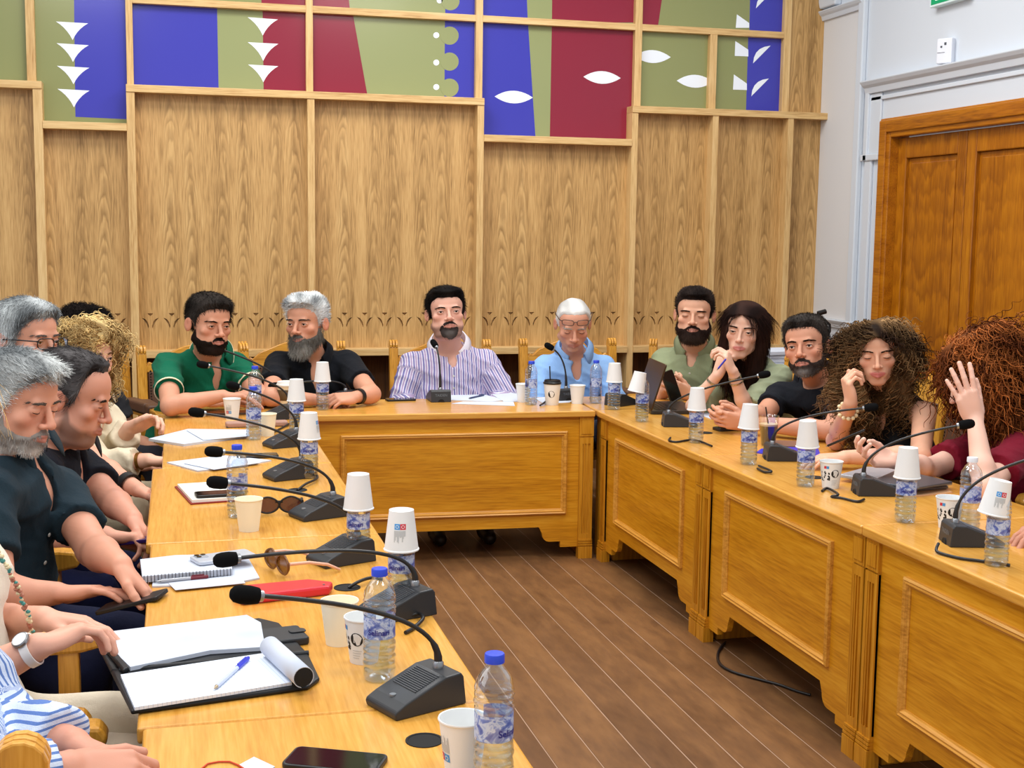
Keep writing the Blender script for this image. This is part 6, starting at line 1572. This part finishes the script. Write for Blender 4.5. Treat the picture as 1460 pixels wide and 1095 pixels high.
# 5 sage shirt ---------------------------------------------------------------
H = HD(990, 448, 6.40, -4, -1, 1, 1.09, 1.13); nk = Y(990, 500, 6.54); f = fyaw(-116)
SR = Y(946, 514, 6.66); SL = Y(1040, 512, 6.46); ER = Y(927, 572, 6.44); EL = Y(1040, 574, 6.22); WR = Y(938, 565, 6.16); WL = Y(984, 563, 6.08)
p5 = pel(nk, f, .16)
pg5, _ = person('broad bearded man in a sage green shirt holding a dark phone', H, nk, p5, SL, SR, EL, ER, WL, WR,
       dict(f=(-1, -.2, .45), n=(-.3, .9, .2), curl=(.5, .8, .5)), dict(f=(.75, -.5, .5), n=(.2, .8, .6), curl=(.45, .8, .6)), SK1,
       face=dict(fw=1.03, jw=1.10, open=.0, chub=.9), hair=dict(col=(28, 22, 20), col2=(60, 50, 46), t=.007, top=.012, front=.008, len=.016, n=5500, sideburn=-.04, comb=(0, -.2, .6), lift=.9, temple=.010), brows=(30, 22, 18),
       beard=dict(col=(44, 32, 28), col2=(54, 42, 36), len=.014, n=3200, t=.005, bulk=.004, stub=.9, mw=.005), shirt=dict(mat=cloth('shirt_sage', (142, 150, 116)), sleeve=.70, v=.06, collar=.034, buttons=4, copen=.42), trousers=(50, 54, 60), girth=1.32, belly=.7, armr=1.2, neck_r=.066, seed=5)
chair(p5[:2], D(-116), 'oak armchair hidden behind the man in the sage shirt')
# 6 long dark hair, sage blouse ------------------------------------------------
H = HD(1061, 470, 5.56, -10, -4, 4, 1.05, 1.06); nk = Y(1074, 522, 5.68); f = fyaw(-150)
SL = Y(1114, 536, 5.50); SR = Y(1046, 538, 5.80); ER = Z(988, 579, .752); EL = Z(1064, 584, .752)
WR = Y(1022, 536, 5.52); WL = Y(1045, 530, 5.42)
p6 = pel(nk, f, .22)
longm = [((-.058, -.032, -.030), (.030, .050, .105)), ((.058, -.032, -.030), (.030, .050, .105)), ((0, -.072, -.02), (.080, .040, .12)), ((.068, -.035, -.14), (.030, .040, .10)), ((-.060, -.03, -.17), (.022, .030, .12)), ((.080, -.05, -.19), (.030, .033, .08)), ((0, -.085, -.16), (.075, .030, .12))]
pg6, _ = person('woman with long straight dark hair in a sage blouse, chin on clasped hands', H, nk, p6, SL, SR, EL, ER, WL, WR,
       dict(f=(-.35, .15, .9), n=(-.7, .6, -.3), curl=(.7, 1.0, .7), thumb=(.3, .2, .3), sc=.92), dict(f=(.35, .1, .9), n=(.75, .2, -.2), curl=(.55, .8, .6), thumb=(.2, .2, .2), sc=.92), SK3,
       face=dict(fem=1, fw=.96, jw=.92, open=.55, arch=.005, browt=.0024, lash=1.4), hair=dict(col=(30, 20, 18), col2=(58, 38, 32), t=.012, len=.11, n=5200, S=6, comb=(0, -.25, -1), lift=.0, mess=.04, mass=longm, facecut=((0, .098, -.03), (.058, .078, .108)), nf=60, na=.002, recede=-.006), brows=(34, 24, 20), lips=(190, 104, 100),
       shirt=dict(mat=cloth('blouse_sage', (158, 166, 134), .7), sleeve=.86, v=.13, vw=.05, flare=.022, name='blouse'), trousers=(70, 66, 60), girth=.92, bust=1., armr=.9, neck_r=.048, seed=6)
b0 = np.array(pg6.location)
ring_band(WL * .86 + EL * .14 - b0, WL - EL, .0265, .012, .003, mat('bracelet_steel', (170, 160, 140), .25, metal=.8), 'bracelet', pg6); ring_band(WL * .74 + EL * .26 - b0, WL - EL, .029, .006, .003, MATS['bracelet_steel'], 'bracelet', pg6); ring_band(WR * .82 + ER * .18 - b0, WR - ER, .0275, .010, .003, MATS['bracelet_steel'], 'bracelet', pg6)
chair(p6[:2], D(-165), 'oak armchair hidden behind the long-haired woman')
# 7 black polo, grey-flecked beard -----------------------------------------------
H = HD(1150, 494, 5.10, -16, 4, -9, 1.07); nk = Y(1168, 550, 5.24); f = fyaw(-160)
SL = Y(1208, 568, 5.00); SR = Y(1112, 564, 5.34); ER = Z(1088, 591, .765); EL = Z(1186, 614, .765); WR = Z(1054, 594, .775); WL = Z(1066, 603, .765)
p7 = pel(nk, f, .26)
pg7, _ = person('bearded man in a black polo with clasped hands on the right-hand desk', H, nk, p7, SL, SR, EL, ER, WL, WR,
       dict(f=(-.95, .25, .12), n=(.15, .9, .2), curl=(.45, .6, .3)), dict(f=(-.95, -.15, .10), n=(0, -.9, .1), curl=(.55, .7, .5)), SK2,
       face=dict(fw=1.02, jw=1.02, open=.8), hair=dict(col=(30, 26, 24), col2=(70, 64, 60), t=.007, top=.012, front=.006, len=.016, n=5500, sideburn=-.045, comb=(0, .3, -.2), lift=.9, side=.3, temple=.012), brows=(34, 26, 22),
       beard=dict(col=(60, 50, 46), col2=(150, 146, 142), chin=.75, side=.5, len=.009, n=2400, t=.0035, stub=.85, mw=.004), shirt=polo('polo_black2', (17, 20, 28), v=.13), trousers=(34, 38, 50), girth=1.15, belly=.4, armr=1.12, seed=7)
chair(p7[:2], D(178), 'oak armchair behind the man in the black polo on the right row')
# 8 curly-haired woman ------------------------------------------------------------
H = HD(1250, 502, 4.42, 2, -8, -4, .97, 1.1); nk = Y(1266, 562, 4.52); f = fyaw(-150)
SL = Y(1318, 590, 4.36); SR = Y(1234, 590, 4.68); ER = Z(1192, 628, .755); EL = Z(1312, 650, .765); WR = Y(1213, 575, 4.30); WL = Z(1205, 652, .758)
p8 = pel(nk, f, .22)
curlm = [((-.085, -.02, -.03), (.040, .060, .10)), ((.085, -.02, -.03), (.040, .060, .10)), ((0, -.08, -.02), (.095, .045, .12)), ((-.082, -.02, -.13), (.034, .042, .085)), ((.105, -.01, -.14), (.050, .050, .10)), ((.075, .035, -.22), (.030, .030, .10)), ((0, -.08, -.17), (.10, .035, .10)), ((-.080, -.02, -.20), (.03, .03, .05))]
pg8, _ = person('smiling woman with long brown curls in a black sleeveless top, cheek on hand', H, nk, p8, SL, SR, EL, ER, WL, WR,
       dict(f=(-1, .15, -.05), n=(0, .1, -1), curl=(.3, .35, .2), sc=.92), dict(f=(-.22, .05, .97), n=(.95, -.15, .1), curl=(1.0, 1.2, .8), thumb=(.2, .2, .2), sc=.95), (224, 170, 140),
       face=dict(fem=1, fw=.98, jw=.94, open=.0, smile=.8, arch=.006, browt=.0022, lash=1.5), hair=dict(col=(42, 28, 20), col2=(150, 116, 78), t=.012, len=.125, n=1900, S=26, comb=(0, -.1, -1), lift=.10, mess=.09, curl=.010, turns=3.4, rad=.0026, mass=curlm, facecut=((0, .100, -.028), (.060, .080, .108)), nf=45, na=.008, cbias=-.3, side=.25, recede=-.004, swirl=1.2, dark=.55), brows=(54, 38, 28), lips=(196, 96, 96),
       shirt=dict(mat=cloth('top_black', (12, 12, 15), .6), sleeve=0, v=.15, vw=.05, name='sleeveless_top', fold=.004), trousers=(30, 30, 36), girth=.95, bust=1.05, armr=.98, neck_r=.048, seed=8)
b0 = np.array(pg8.location)
mb = MB(); dv = nrm(WR - ER); q = Vector(dv).to_track_quat('Z', 'Y').to_matrix(); c0 = WR * .80 + ER * .20 - b0
for k in range(12):
    a = 2 * PI * k / 12; p = Vector(c0) + q @ Vector((.034 * math.cos(a), .034 * math.sin(a), .003 * math.sin(3 * a)))
    mb.lathe([(0, -.0085), (.006, -.006), (.0088, 0), (.006, .006), (0, .0085)], 10, M=Matrix.Translation(p))
mb.build('bead_bracelet', mat('bead_ivory', (232, 214, 172), .35), pg8, smooth=1)
chair(p8[:2], D(178), 'oak armchair whose crest shows between the curly-haired woman and the woman in maroon')
# 9 woman in maroon --------------------------------------------------------------
H = HD(1398, 538, 4.02, -72, -26, 0, 1.10); nk = Y(1424, 612, 4.08); f = fyaw(-176)
SL = Y(1458, 640, 3.78); SR = Y(1388, 640, 4.10); ER = Y(1326, 668, 4.02); EL = Z(1404, 694, .757); WR = Z(1272, 656, .80); WL = Y(1390, 598, 3.74)
p9 = pel(nk, f, .24)
redm = [((-.085, -.01, -.02), (.050, .070, .10)), ((.085, -.01, -.02), (.050, .070, .10)), ((0, -.085, -.01), (.11, .060, .13)), ((0, -.02, .085), (.085, .095, .045)), ((.100, .0, -.13), (.045, .060, .10)), ((-.100, .0, -.12), (.045, .060, .09)), ((0, -.10, -.15), (.11, .05, .11)), ((.09, .055, -.03), (.03, .03, .09))]
pg9, tp9 = person('woman with big red-brown curls in maroon, hiding her face behind a hand', H, nk, p9, SL, SR, EL, ER, WL, WR,
       dict(f=(-.36, .10, .93), n=(.35, .93, .05), curl=(.10, .15, .1), spread=.13, thumb=(.35, .1, .3)), dict(f=(-.98, -.05, .12), n=(-.05, -.55, .75), curl=(.5, .7, .5), thumb=(.3, .35, .6), fcurl=(.8, 1, 1.1, 1.2)), (232, 186, 166),
       face=dict(fem=1, open=.0), hair=dict(col=(78, 38, 18), col2=(172, 100, 50), t=.016, len=.15, n=2200, S=24, comb=(0, -.35, -.9), lift=.20, mess=.16, curl=.010, turns=2.6, rad=.0028, mass=redm, facecut=((0, .105, -.03), (.050, .070, .10)), nf=40, na=.009, cbias=-.1, swirl=.6, dark=.6), brows=(110, 64, 36),
       shirt=dict(mat=cloth('top_maroon', (118, 10, 36), .7), sleeve=.66, v=0, flare=.022, name='maroon_top', neckgap=.02), trousers=(50, 44, 50), girth=1.05, bust=1.05, armr=1.02, neck_r=.05, seed=9)
chair(p9[:2], D(178), 'oak armchair hidden behind the woman in maroon')
# 10 person at the right frame edge (only the finger tips reach into the picture)
nk = np.array([3.02, 3.02, 1.03]); f = fyaw(180); WR = Z(1496, 752, .75); H = Head(nk + [-.06, 0, .17], PI, 0, 0, 1.0)
p10 = pel(nk, f, .2)
person('person at the right frame edge of whom only fingertips on the desk show', H, nk, p10, nk + [0, -.18, -.04], nk + [0, .18, -.04], (2.78, 2.72, .76), (2.62, 3.22, .76), (2.62, 2.86, .755), WR,
       dict(f=(-1, .2, 0), n=(0, 0, -1)), dict(f=(-.9, -.35, -.05), n=(0, 0, -1), curl=(.3, .4, .3)), (190, 130, 104), hair=dict(col=(40, 30, 26)), shirt=polo('polo_slate', (60, 66, 78)), seed=10)
chair(p10[:2], D(180), 'oak armchair nearest the camera in the right row')
# 11 teal polo ---------------------------------------------------------------------
H = HD(24, 571, 3.32, 52, -14, 3, .97); nk = Y(14, 652, 3.40); f = fyaw(-18)
SL = Y(84, 700, 3.52); SR = Y(-20, 706, 3.18); EL = Y(134, 784, 3.27); ER = Y(-5, 850, 3.02); WL = Y(172, 806, 3.06); WR = Y(80, 846, 3.06)
p11 = pel(nk, f, .16, .53)
pg11, _ = person('grey-haired man with a short white beard in a dark teal polo looking down', H, nk, p11, SL, SR, EL, ER, WL, WR,
       dict(f=(.62, -.35, -.65), n=(-.5, -.2, -.75), curl=(.35, .4, .3)), dict(f=(.95, -.1, .05), n=(.1, -.3, -1), curl=(.2, .3, .2), thumb=(.7, .1, -.1)), (212, 152, 126),
       face=dict(fw=1.02, jw=1.02, open=.0, nose=1.12), hair=dict(col=(112, 116, 118), col2=(222, 224, 222), t=.007, top=.009, front=.014, len=.030, n=6500, S=5, comb=(.2, .55, .1), lift=.3, mess=.22, sideburn=-.05, cf=50, rad=.0009), brows=(96, 88, 80),
       beard=dict(col=(150, 144, 138), col2=(226, 222, 216), len=.010, n=3200, t=.004, stub=.7, mw=.004, lowz=.14), shirt=polo('polo_teal', (26, 44, 54), v=.15, bmat=M_BTN), trousers=(24, 30, 60), girth=1.28, belly=1.0, armr=1.12, hf=.0028, seed=11)
chair((p11[0] - .04, p11[1]), D(-8), 'oak armchair under the man in the dark teal polo')
# 12 dark polo, receding hair --------------------------------------------------------
H = HD(104, 566, 3.96, 74, -18, 2, 1.05); nk = Y(80, 642, 4.05); f = fyaw(-8)
SL = Y(114, 664, 4.22); SR = Y(52, 672, 3.88); EL = Y(158, 712, 3.97); ER = Y(96, 770, 3.78); WL = Y(190, 740, 3.80); WR = Y(150, 763, 3.74)
p12 = pel(nk, f, .24, .53)
pg12, _ = person('man in profile with receding dark hair and stubble in a navy polo', H, nk, p12, SL, SR, EL, ER, WL, WR,
       dict(f=(.55, -.5, -.65), n=(-.5, -.4, -.75), curl=(.35, .4, .3)), dict(f=(.95, -.15, -.12), n=(.0, -.3, -.9), curl=(.75, .9, .5)), (208, 148, 124),
       face=dict(fw=1.02, jw=1.04, chub=.9, open=.25), hair=dict(col=(36, 32, 32), col2=(92, 88, 88), t=.009, top=.010, len=.026, n=5500, S=4, comb=(.1, -.8, -.2), lift=.3, mess=.25, recede=.030, temple=.03, sideburn=-.035, rad=.0009), brows=(52, 42, 36),
       beard=dict(col=(86, 68, 60), len=0, stub=.7), shirt=polo('polo_navy', (20, 22, 32), v=.15), trousers=(26, 32, 72), girth=1.2, belly=.6, armr=1.1, hf=.0028, seed=12)
chair((p12[0] - .04, p12[1]), D(0), 'oak armchair under the man with receding hair')
# 13 grey hair and glasses -------------------------------------------------------------
H = HD(38, 484, 4.52, 46, -3, 2, 1.05); nk = Y(22, 560, 4.64); f = fyaw(-10)
SL = Y(62, 588, 4.80); SR = Y(-8, 590, 4.46); EL = Y(140, 664, 4.62); ER = Y(40, 680, 4.4); WL = Y(196, 698, 4.40); WR = Y(120, 712, 4.36)
p13 = pel(nk, f, .10, .52)
pg13, _ = person('grey-haired man with black-rimmed glasses behind the man in teal', H, nk, p13, SL, SR, EL, ER, WL, WR,
       dict(f=(.9, -.3, -.25), n=(-.2, -.3, -.9), curl=(.3, .4, .3)), dict(f=(.95, -.15, -.12), n=(.0, -.3, -.9)), (216, 156, 130),
       face=dict(fw=1.0, open=.7, nose=1.08), hair=dict(col=(112, 116, 118), col2=(206, 210, 210), t=.008, top=.010, front=.008, len=.024, n=6000, comb=(.5, .2, -.3), lift=.35, mess=.2, sideburn=-.05, cf=50), brows=(110, 100, 94),
       beard=dict(col=(170, 150, 140), len=0, stub=.2), shirt=polo('polo_dark', (28, 30, 36)), trousers=(150, 140, 118), girth=1.1, armr=1.05, seed=13)
glasses(pg13, H, mat('rim_black', (20, 18, 20), .3), y0=.118, z0=-.002)
ring_band(WL * .78 + EL * .22 - np.array(pg13.location), WL - EL, .0335, .030, .006, M_WATCHB, 'wrist_watch', pg13)
chair((p13[0] - .04, p13[1]), D(0), 'oak armchair under the man with black-rimmed glasses')
# 14 blonde curls -------------------------------------------------------------------------
H = HD(122, 508, 5.12, 46, -4, 2, 1.02); nk = Y(118, 572, 5.24); f = fyaw(-12)
SL = Y(152, 594, 5.38); SR = Y(100, 600, 5.08); EL = Y(170, 640, 5.20); ER = Y(140, 664, 4.98); WL = Y(184, 610, 5.02); WR = Y(212, 656, 4.90)
p14 = pel(nk, f, .16, .51)
blm = [((-.085, -.01, -.02), (.040, .060, .085)), ((.085, -.01, -.02), (.040, .060, .085)), ((0, -.08, -.02), (.10, .050, .11)), ((0, -.01, .085), (.080, .090, .040)), ((.08, .04, .05), (.035, .04, .04)), ((-.08, .04, .05), (.035, .04, .04)), ((.09, 0, -.09), (.035, .045, .05)), ((-.09, 0, -.09), (.035, .045, .05))]
pg14, _ = person('woman with curly blonde hair in a cream jacket raising one hand', H, nk, p14, SL, SR, EL, ER, WL, WR,
       dict(f=(.85, -.2, .35), n=(-.1, -.5, -.7), curl=(.6, .8, .5), sc=.95), dict(f=(.97, -.1, -.05), n=(0, -.2, -1), curl=(.25, .3, .2), sc=.95), (226, 176, 150),
       face=dict(fem=1, open=.75, lash=1.3), hair=dict(col=(120, 88, 48), col2=(226, 196, 136), t=.012, len=.085, n=1300, S=20, comb=(0, -.1, -.8), lift=.28, mess=.22, curl=.010, turns=2.4, rad=.0024, mass=blm, facecut=((0, .105, -.035), (.054, .075, .10)), nf=45, na=.009, swirl=1., dark=.7), brows=(120, 90, 60),
       shirt=dict(mat=cloth('jacket_cream', (226, 212, 184), .8), sleeve=1.75, v=.10, collar=.03, name='jacket', flare=.03, fold=.011), trousers=(206, 192, 164), girth=1.0, bust=1., armr=1.05, neck_r=.048, seed=14)
ring_band(WR * .82 + ER * .18 - np.array(pg14.location), WR - ER, .029, .012, .004, mat('bracelet_bronze', (140, 96, 40), .3, metal=.7), 'bracelet', pg14)
chair((p14[0] - .04, p14[1]), D(0), 'oak armchair under the woman with blonde curls')
# 15 black curls, only the top of the head shows --------------------------------------------
H = HD(122, 482, 6.10, 40, -10, 0, 1.05); nk = H.c + np.array([-.03, .03, -.18]); f = fyaw(-30)
p15 = pel(nk, f, .12, .51); rr_ = np.array([f[1], -f[0], 0])
person('person with short black curls, only the hair showing above the blonde curls', H, nk, p15, nk - rr_ * .19 - [0, 0, .05], nk + rr_ * .19 - [0, 0, .05], nk - rr_ * .24 + f * .12 - [0, 0, .32], nk + rr_ * .24 + f * .12 - [0, 0, .32], nk - rr_ * .12 + f * .36 - [0, 0, .36], nk + rr_ * .12 + f * .36 - [0, 0, .36],
       dict(f=f, n=(0, 0, -1)), dict(f=f, n=(0, 0, -1)), SK2, hair=dict(col=(16, 14, 14), col2=(36, 30, 28), t=.016, top=.012, len=.026, n=5000, S=7, comb=(0, -.2, .2), lift=1.2, mess=.4, curl=.005, turns=1.6, rad=.001, sideburn=-.04), brows=(20, 16, 14), shirt=polo('polo_char', (48, 48, 52)), trousers=(40, 40, 48), seed=15)
cw = Y(152, 560, 6.75); chair((cw[0] - .07, cw[1] - .12), D(-70), 'oak armchair with brown leather back showing left of the green polo')
# 16 cream blouse, watch; the head is out of the frame -------------------------------------------
nk = Y(-150, 695, 2.70); f = fyaw(-8); H = Head(nk + np.array([.04, 0, .17]), D(-5), D(-5), 0, 1.0)
SL = nk + np.array([.03, .17, -.05]); SR = nk + np.array([.01, -.17, -.05]); EL = Y(-6, 890, 2.88); ER = Y(-50, 975, 2.44); WL = Y(62, 882, 2.68); WR = Y(54, 922, 2.42)
p16 = pel(nk, f, -.10, .52)
pg16, _ = person('woman in a cream blouse with a bead necklace and white watch, head out of frame', H, nk, p16, SL, SR, EL, ER, WL, WR,
       dict(f=(.93, -.2, -.1), n=(0, -.2, -1), curl=(.3, .4, .3), sc=.95), dict(f=(.80, .55, .16), n=(.2, -.2, -1), curl=(.5, .7, .4), sc=.95), (222, 166, 142),
       face=dict(fem=1), hair=dict(col=(120, 86, 44), col2=(214, 174, 110), t=.012, len=.16, n=2600, S=6, comb=(0, -.1, -1), lift=.05, mess=.06, mass=[((-.075, -.02, -.05), (.04, .06, .12)), ((.075, -.02, -.05), (.04, .06, .12)), ((0, -.08, -.04), (.09, .04, .14)), ((.07, .03, -.16), (.03, .03, .10)), ((-.07, .03, -.16), (.03, .03, .10))], facecut=((0, .1, -.03), (.058, .08, .11))), brows=(100, 74, 48),
       shirt=dict(mat=cloth('blouse_cream', (238, 226, 206), .55, sheen=.3), sleeve=.7, v=.12, vw=.05, name='blouse', fold=.006), trousers=(228, 218, 196), girth=1.12, bust=1.1, armr=1.0, neck_r=.048, hf=.0028, knees=(None, None), seed=16)
b0 = np.array(pg16.location)
wb = ring_band(WR * .90 + ER * .10 - b0, WR - ER, .0285, .016, .003, mat('watch_strap_white', (232, 228, 224), .4), 'wrist_watch', pg16)
dv = nrm(WR - ER); q = Vector((-.1, -.45, .85)); wc = Vector(WR * .90 + ER * .10 - b0); nn = (q - Vector(dv) * q.dot(Vector(dv))).normalized(); M = Matrix.Translation(wc + nn * .030) @ nn.to_track_quat('Z', 'Y').to_matrix().to_4x4()
MB().lathe([(.0165, 0), (.0165, .005), (.0145, .007), (.0140, .0062), (0, .0062)], 24, M=M).build('watch_case', M_STEEL, wb, smooth=.7); MB().lathe([(.0138, .0064), (0, .0065)], 24, M=M).build('watch_dial', mat('dial_white', (236, 236, 232), .3), wb)
mb = MB(); r_ = random.Random(3)
A_ = Vector(Y(-12, 770, 2.46) - b0); B_ = Vector(Y(46, 905, 2.50) - b0)
for k in range(46):
    u = k / 45; p = A_.lerp(B_, u) + Vector((.012 * math.sin(u * 3), -.004 - .012 * math.sin(u * PI), 0)); s_ = r_.uniform(.003, .0055)
    mb.lathe([(0, -s_), (s_ * .8, -s_ * .5), (s_, 0), (s_ * .8, s_ * .5), (0, s_)], 6, mi=r_.randrange(3), M=Matrix.Translation(p + Vector((r_.uniform(-.003, .003), 0, 0))))
mb.build('bead_necklace', [mat('bead_teal', (70, 140, 128), .35), mat('bead_cream', (222, 204, 160), .4), mat('bead_coral', (176, 110, 84), .4)], pg16)
chair((p16[0] - .03, p16[1]), D(0), 'oak armchair under the woman in the cream blouse')
# 17 striped shirt, head out of the frame ------------------------------------------------------
nk = Y(-215, 800, 2.10); f = fyaw(-6); H = Head(nk + np.array([.05, 0, .17]), D(0), D(-10), 0, 1.0)
SL = nk + np.array([.02, .18, -.05]); SR = nk + np.array([0, -.18, -.05]); EL = Y(6, 1040, 2.22); ER = Y(-20, 1120, 1.86); WL = Y(104, 1062, 2.03); WR = Y(96, 1098, 1.90)
p17 = pel(nk, f, -.08, .52)
st2 = cloth('shirt_blue_stripe', (206, 216, 236), stripe=((96, 126, 186), .0105, .38))
pg17, _ = person('man in a blue and white striped shirt with joined hands, head out of frame', H, nk, p17, SL, SR, EL, ER, WL, WR,
       dict(f=(.80, -.35, -.30), n=(-.2, -.6, -.7), curl=(.5, .6, .4)), dict(f=(.90, .15, -.20), n=(.1, .5, -.8), curl=(.5, .7, .4)), (206, 146, 122),
       hair=dict(col=(90, 88, 86)), shirt=dict(mat=st2, sleeve=1.86, v=.08, collar=.034, buttons=3, fold=.012, flare=.02), trousers=(104, 92, 74), girth=1.2, belly=.6, armr=1.1, hf=.003, seed=17)
chair((p17[0] - .03, p17[1]), D(0), 'oak armchair under the man in the striped shirt')
cw = Y(8, 1010, 1.60); chair((cw[0] + .33, cw[1] - .265), D(0) , 'oak armchair at the bottom left corner, nearest the camera')
# ================================================================ things held or standing behind
def held_slab(name, label, cat, c, u, v, size, m, screen=True):
    """slab centred at c with length along u, width along v"""
    u = Vector(nrm(u)); v = Vector(nrm(v)); v = (v - u * v.dot(u)).normalized(); w = u.cross(v)
    M = Matrix(((u.x, v.x, w.x, c[0]), (u.y, v.y, w.y, c[1]), (u.z, v.z, w.z, c[2]), (0, 0, 0, 1)))
    t = thing(name, label, cat); t.matrix_world = M
    MB().prism(rrect(-size[0] / 2, -size[1] / 2, size[0] / 2, size[1] / 2, .010), -size[2] / 2, size[2] / 2, 'Z').build('body', m, t, bevel=.0018)
    if screen: MB().prism(rrect(-size[0] / 2 + .004, -size[1] / 2 + .004, size[0] / 2 - .004, size[1] / 2 - .004, .008), size[2] / 2 - .0004, size[2] / 2 + .0003, 'Z').build('screen', M_SCR, t)
    return t
c = Y(957, 550, 6.04); held_slab('phone', 'dark phone held up by the man in the sage shirt', 'phone', c, (.30, -.15, -.9), (.9, .3, .3), (.155, .074, .009), mat('phone_dark', (40, 30, 24), .3))
c = Y(188, 858, 3.0); held_slab('phone', 'black phone held low by the man in the dark teal polo', 'phone', c, (.8, -.3, .25), (-.3, -.9, 0), (.155, .074, .009), M_BLK)
c = Y(206, 768, 3.72); held_slab('phone', 'phone in a dark violet case held by the man with receding hair', 'phone', c, (.8, -.3, .12), (-.3, -.9, 0), (.15, .074, .010), mat('case_violet', (50, 26, 90), .4))
def held_pen(label, a, b, m, r=.0042):
    A = Vector(a); B = Vector(b); d = B - A; t = thing('pen', label, 'pen', A); M = d.to_track_quat('Z', 'Y').to_matrix().to_4x4(); L = d.length
    MB().lathe([(r, .012), (r, L * .97), (r * .6, L), (0, L)], 8, M=M).build('barrel', m, t, smooth=.8); MB().lathe([(.0006, 0), (r, .013)], 8, M=M).build('tip', M_STEEL, t, smooth=.8); return t
held_pen('black pen held above the desk by the woman in maroon', Z(1177, 637, .80), Y(1233, 613, 4.02), M_BLK, .0045)
held_pen('blue pen held in the clasped hands of the long-haired woman', Y(1022, 528, 5.40), Y(1035, 512, 5.36), mat('pen_blue2', (52, 60, 190), .4))
# black bag with a strap behind the man in the black polo, on a white stool-like paper stack
c = Y(1160, 470, 6.6)
bx, by = float(c[0]), float(c[1])
t = thing('side_table', 'white-topped side table behind the man in the black polo', 'table', (bx - .12, by, 0))
MB().prism(rrect(-.30, -.22, .34, .22, .02), .74, .77, 'Z').build('table_top', mat('side_white', (226, 226, 224), .5), t, bevel=.004)
for sx in (-.26, .30):
    for sy in (-.18, .18): MB().box((sx - .02, sy - .02, 0), (sx + .02, sy + .02, .74)).build('leg', M_CH, t, bevel=.003)
zt = .7705
p = Y(1116, 500, by - .05); n = max(3, int((float(p[2]) + .02 - zt) / .022)); r_ = random.Random(8)
for k in range(n):
    M_ = MATS['white_paper']; t = thing('document_folder', ['bottom', 'second', 'third', 'fourth', 'fifth', 'sixth', 'seventh', 'eighth', 'ninth', 'tenth', 'eleventh', 'topmost'][min(k, 11) if k < n - 1 else 11] + ' white folder of the pile beside the long dark hair', 'folder', (float(p[0]), float(p[1]), zt + k * .022), r_.uniform(-.12, .12), 'white folders piled behind the right row')
    MB().box((-.15, -.11, .001), (.15, .11, .0215)).build('cover', M_, t, bevel=.003)
tz = Y(1172, 452, by)
t = thing('camera_bag', 'black bag with an upright handle behind the man in the black polo', 'bag', (bx + .08, by, zt))
hh = float(Y(1160, 490, by)[2]) - zt
MB().prism(rrect(-.13, -.09, .13, .09, .03), 0, hh, 'Z').build('bag_body', M_BLK, t, bevel=.02, seg=3)
L_ = lambda px, py: Vector(Y(px, py, by)) - Vector((bx + .08, by, zt))
a = L_(1160, 462); b_ = L_(1169, 447)
MB().tube([L_(1150, 478), a, b_], .012, 8).build('handle_post', M_BLK, t, smooth=1)
d = (b_ - a); MB().tube([b_ - Vector((.012, 0, 0)), b_ + Vector((.035, 0, .012))], .014, 8).build('handle_grip', M_BLK, t, smooth=1)
MB().tube([L_(1158, 470), L_(1166, 458), L_(1176, 456), L_(1183, 463), L_(1183, 472), L_(1178, 484)], .008, 8).build('strap', M_BLK, t, smooth=1)
bpy.data.objects.remove(MIC0) if False else None
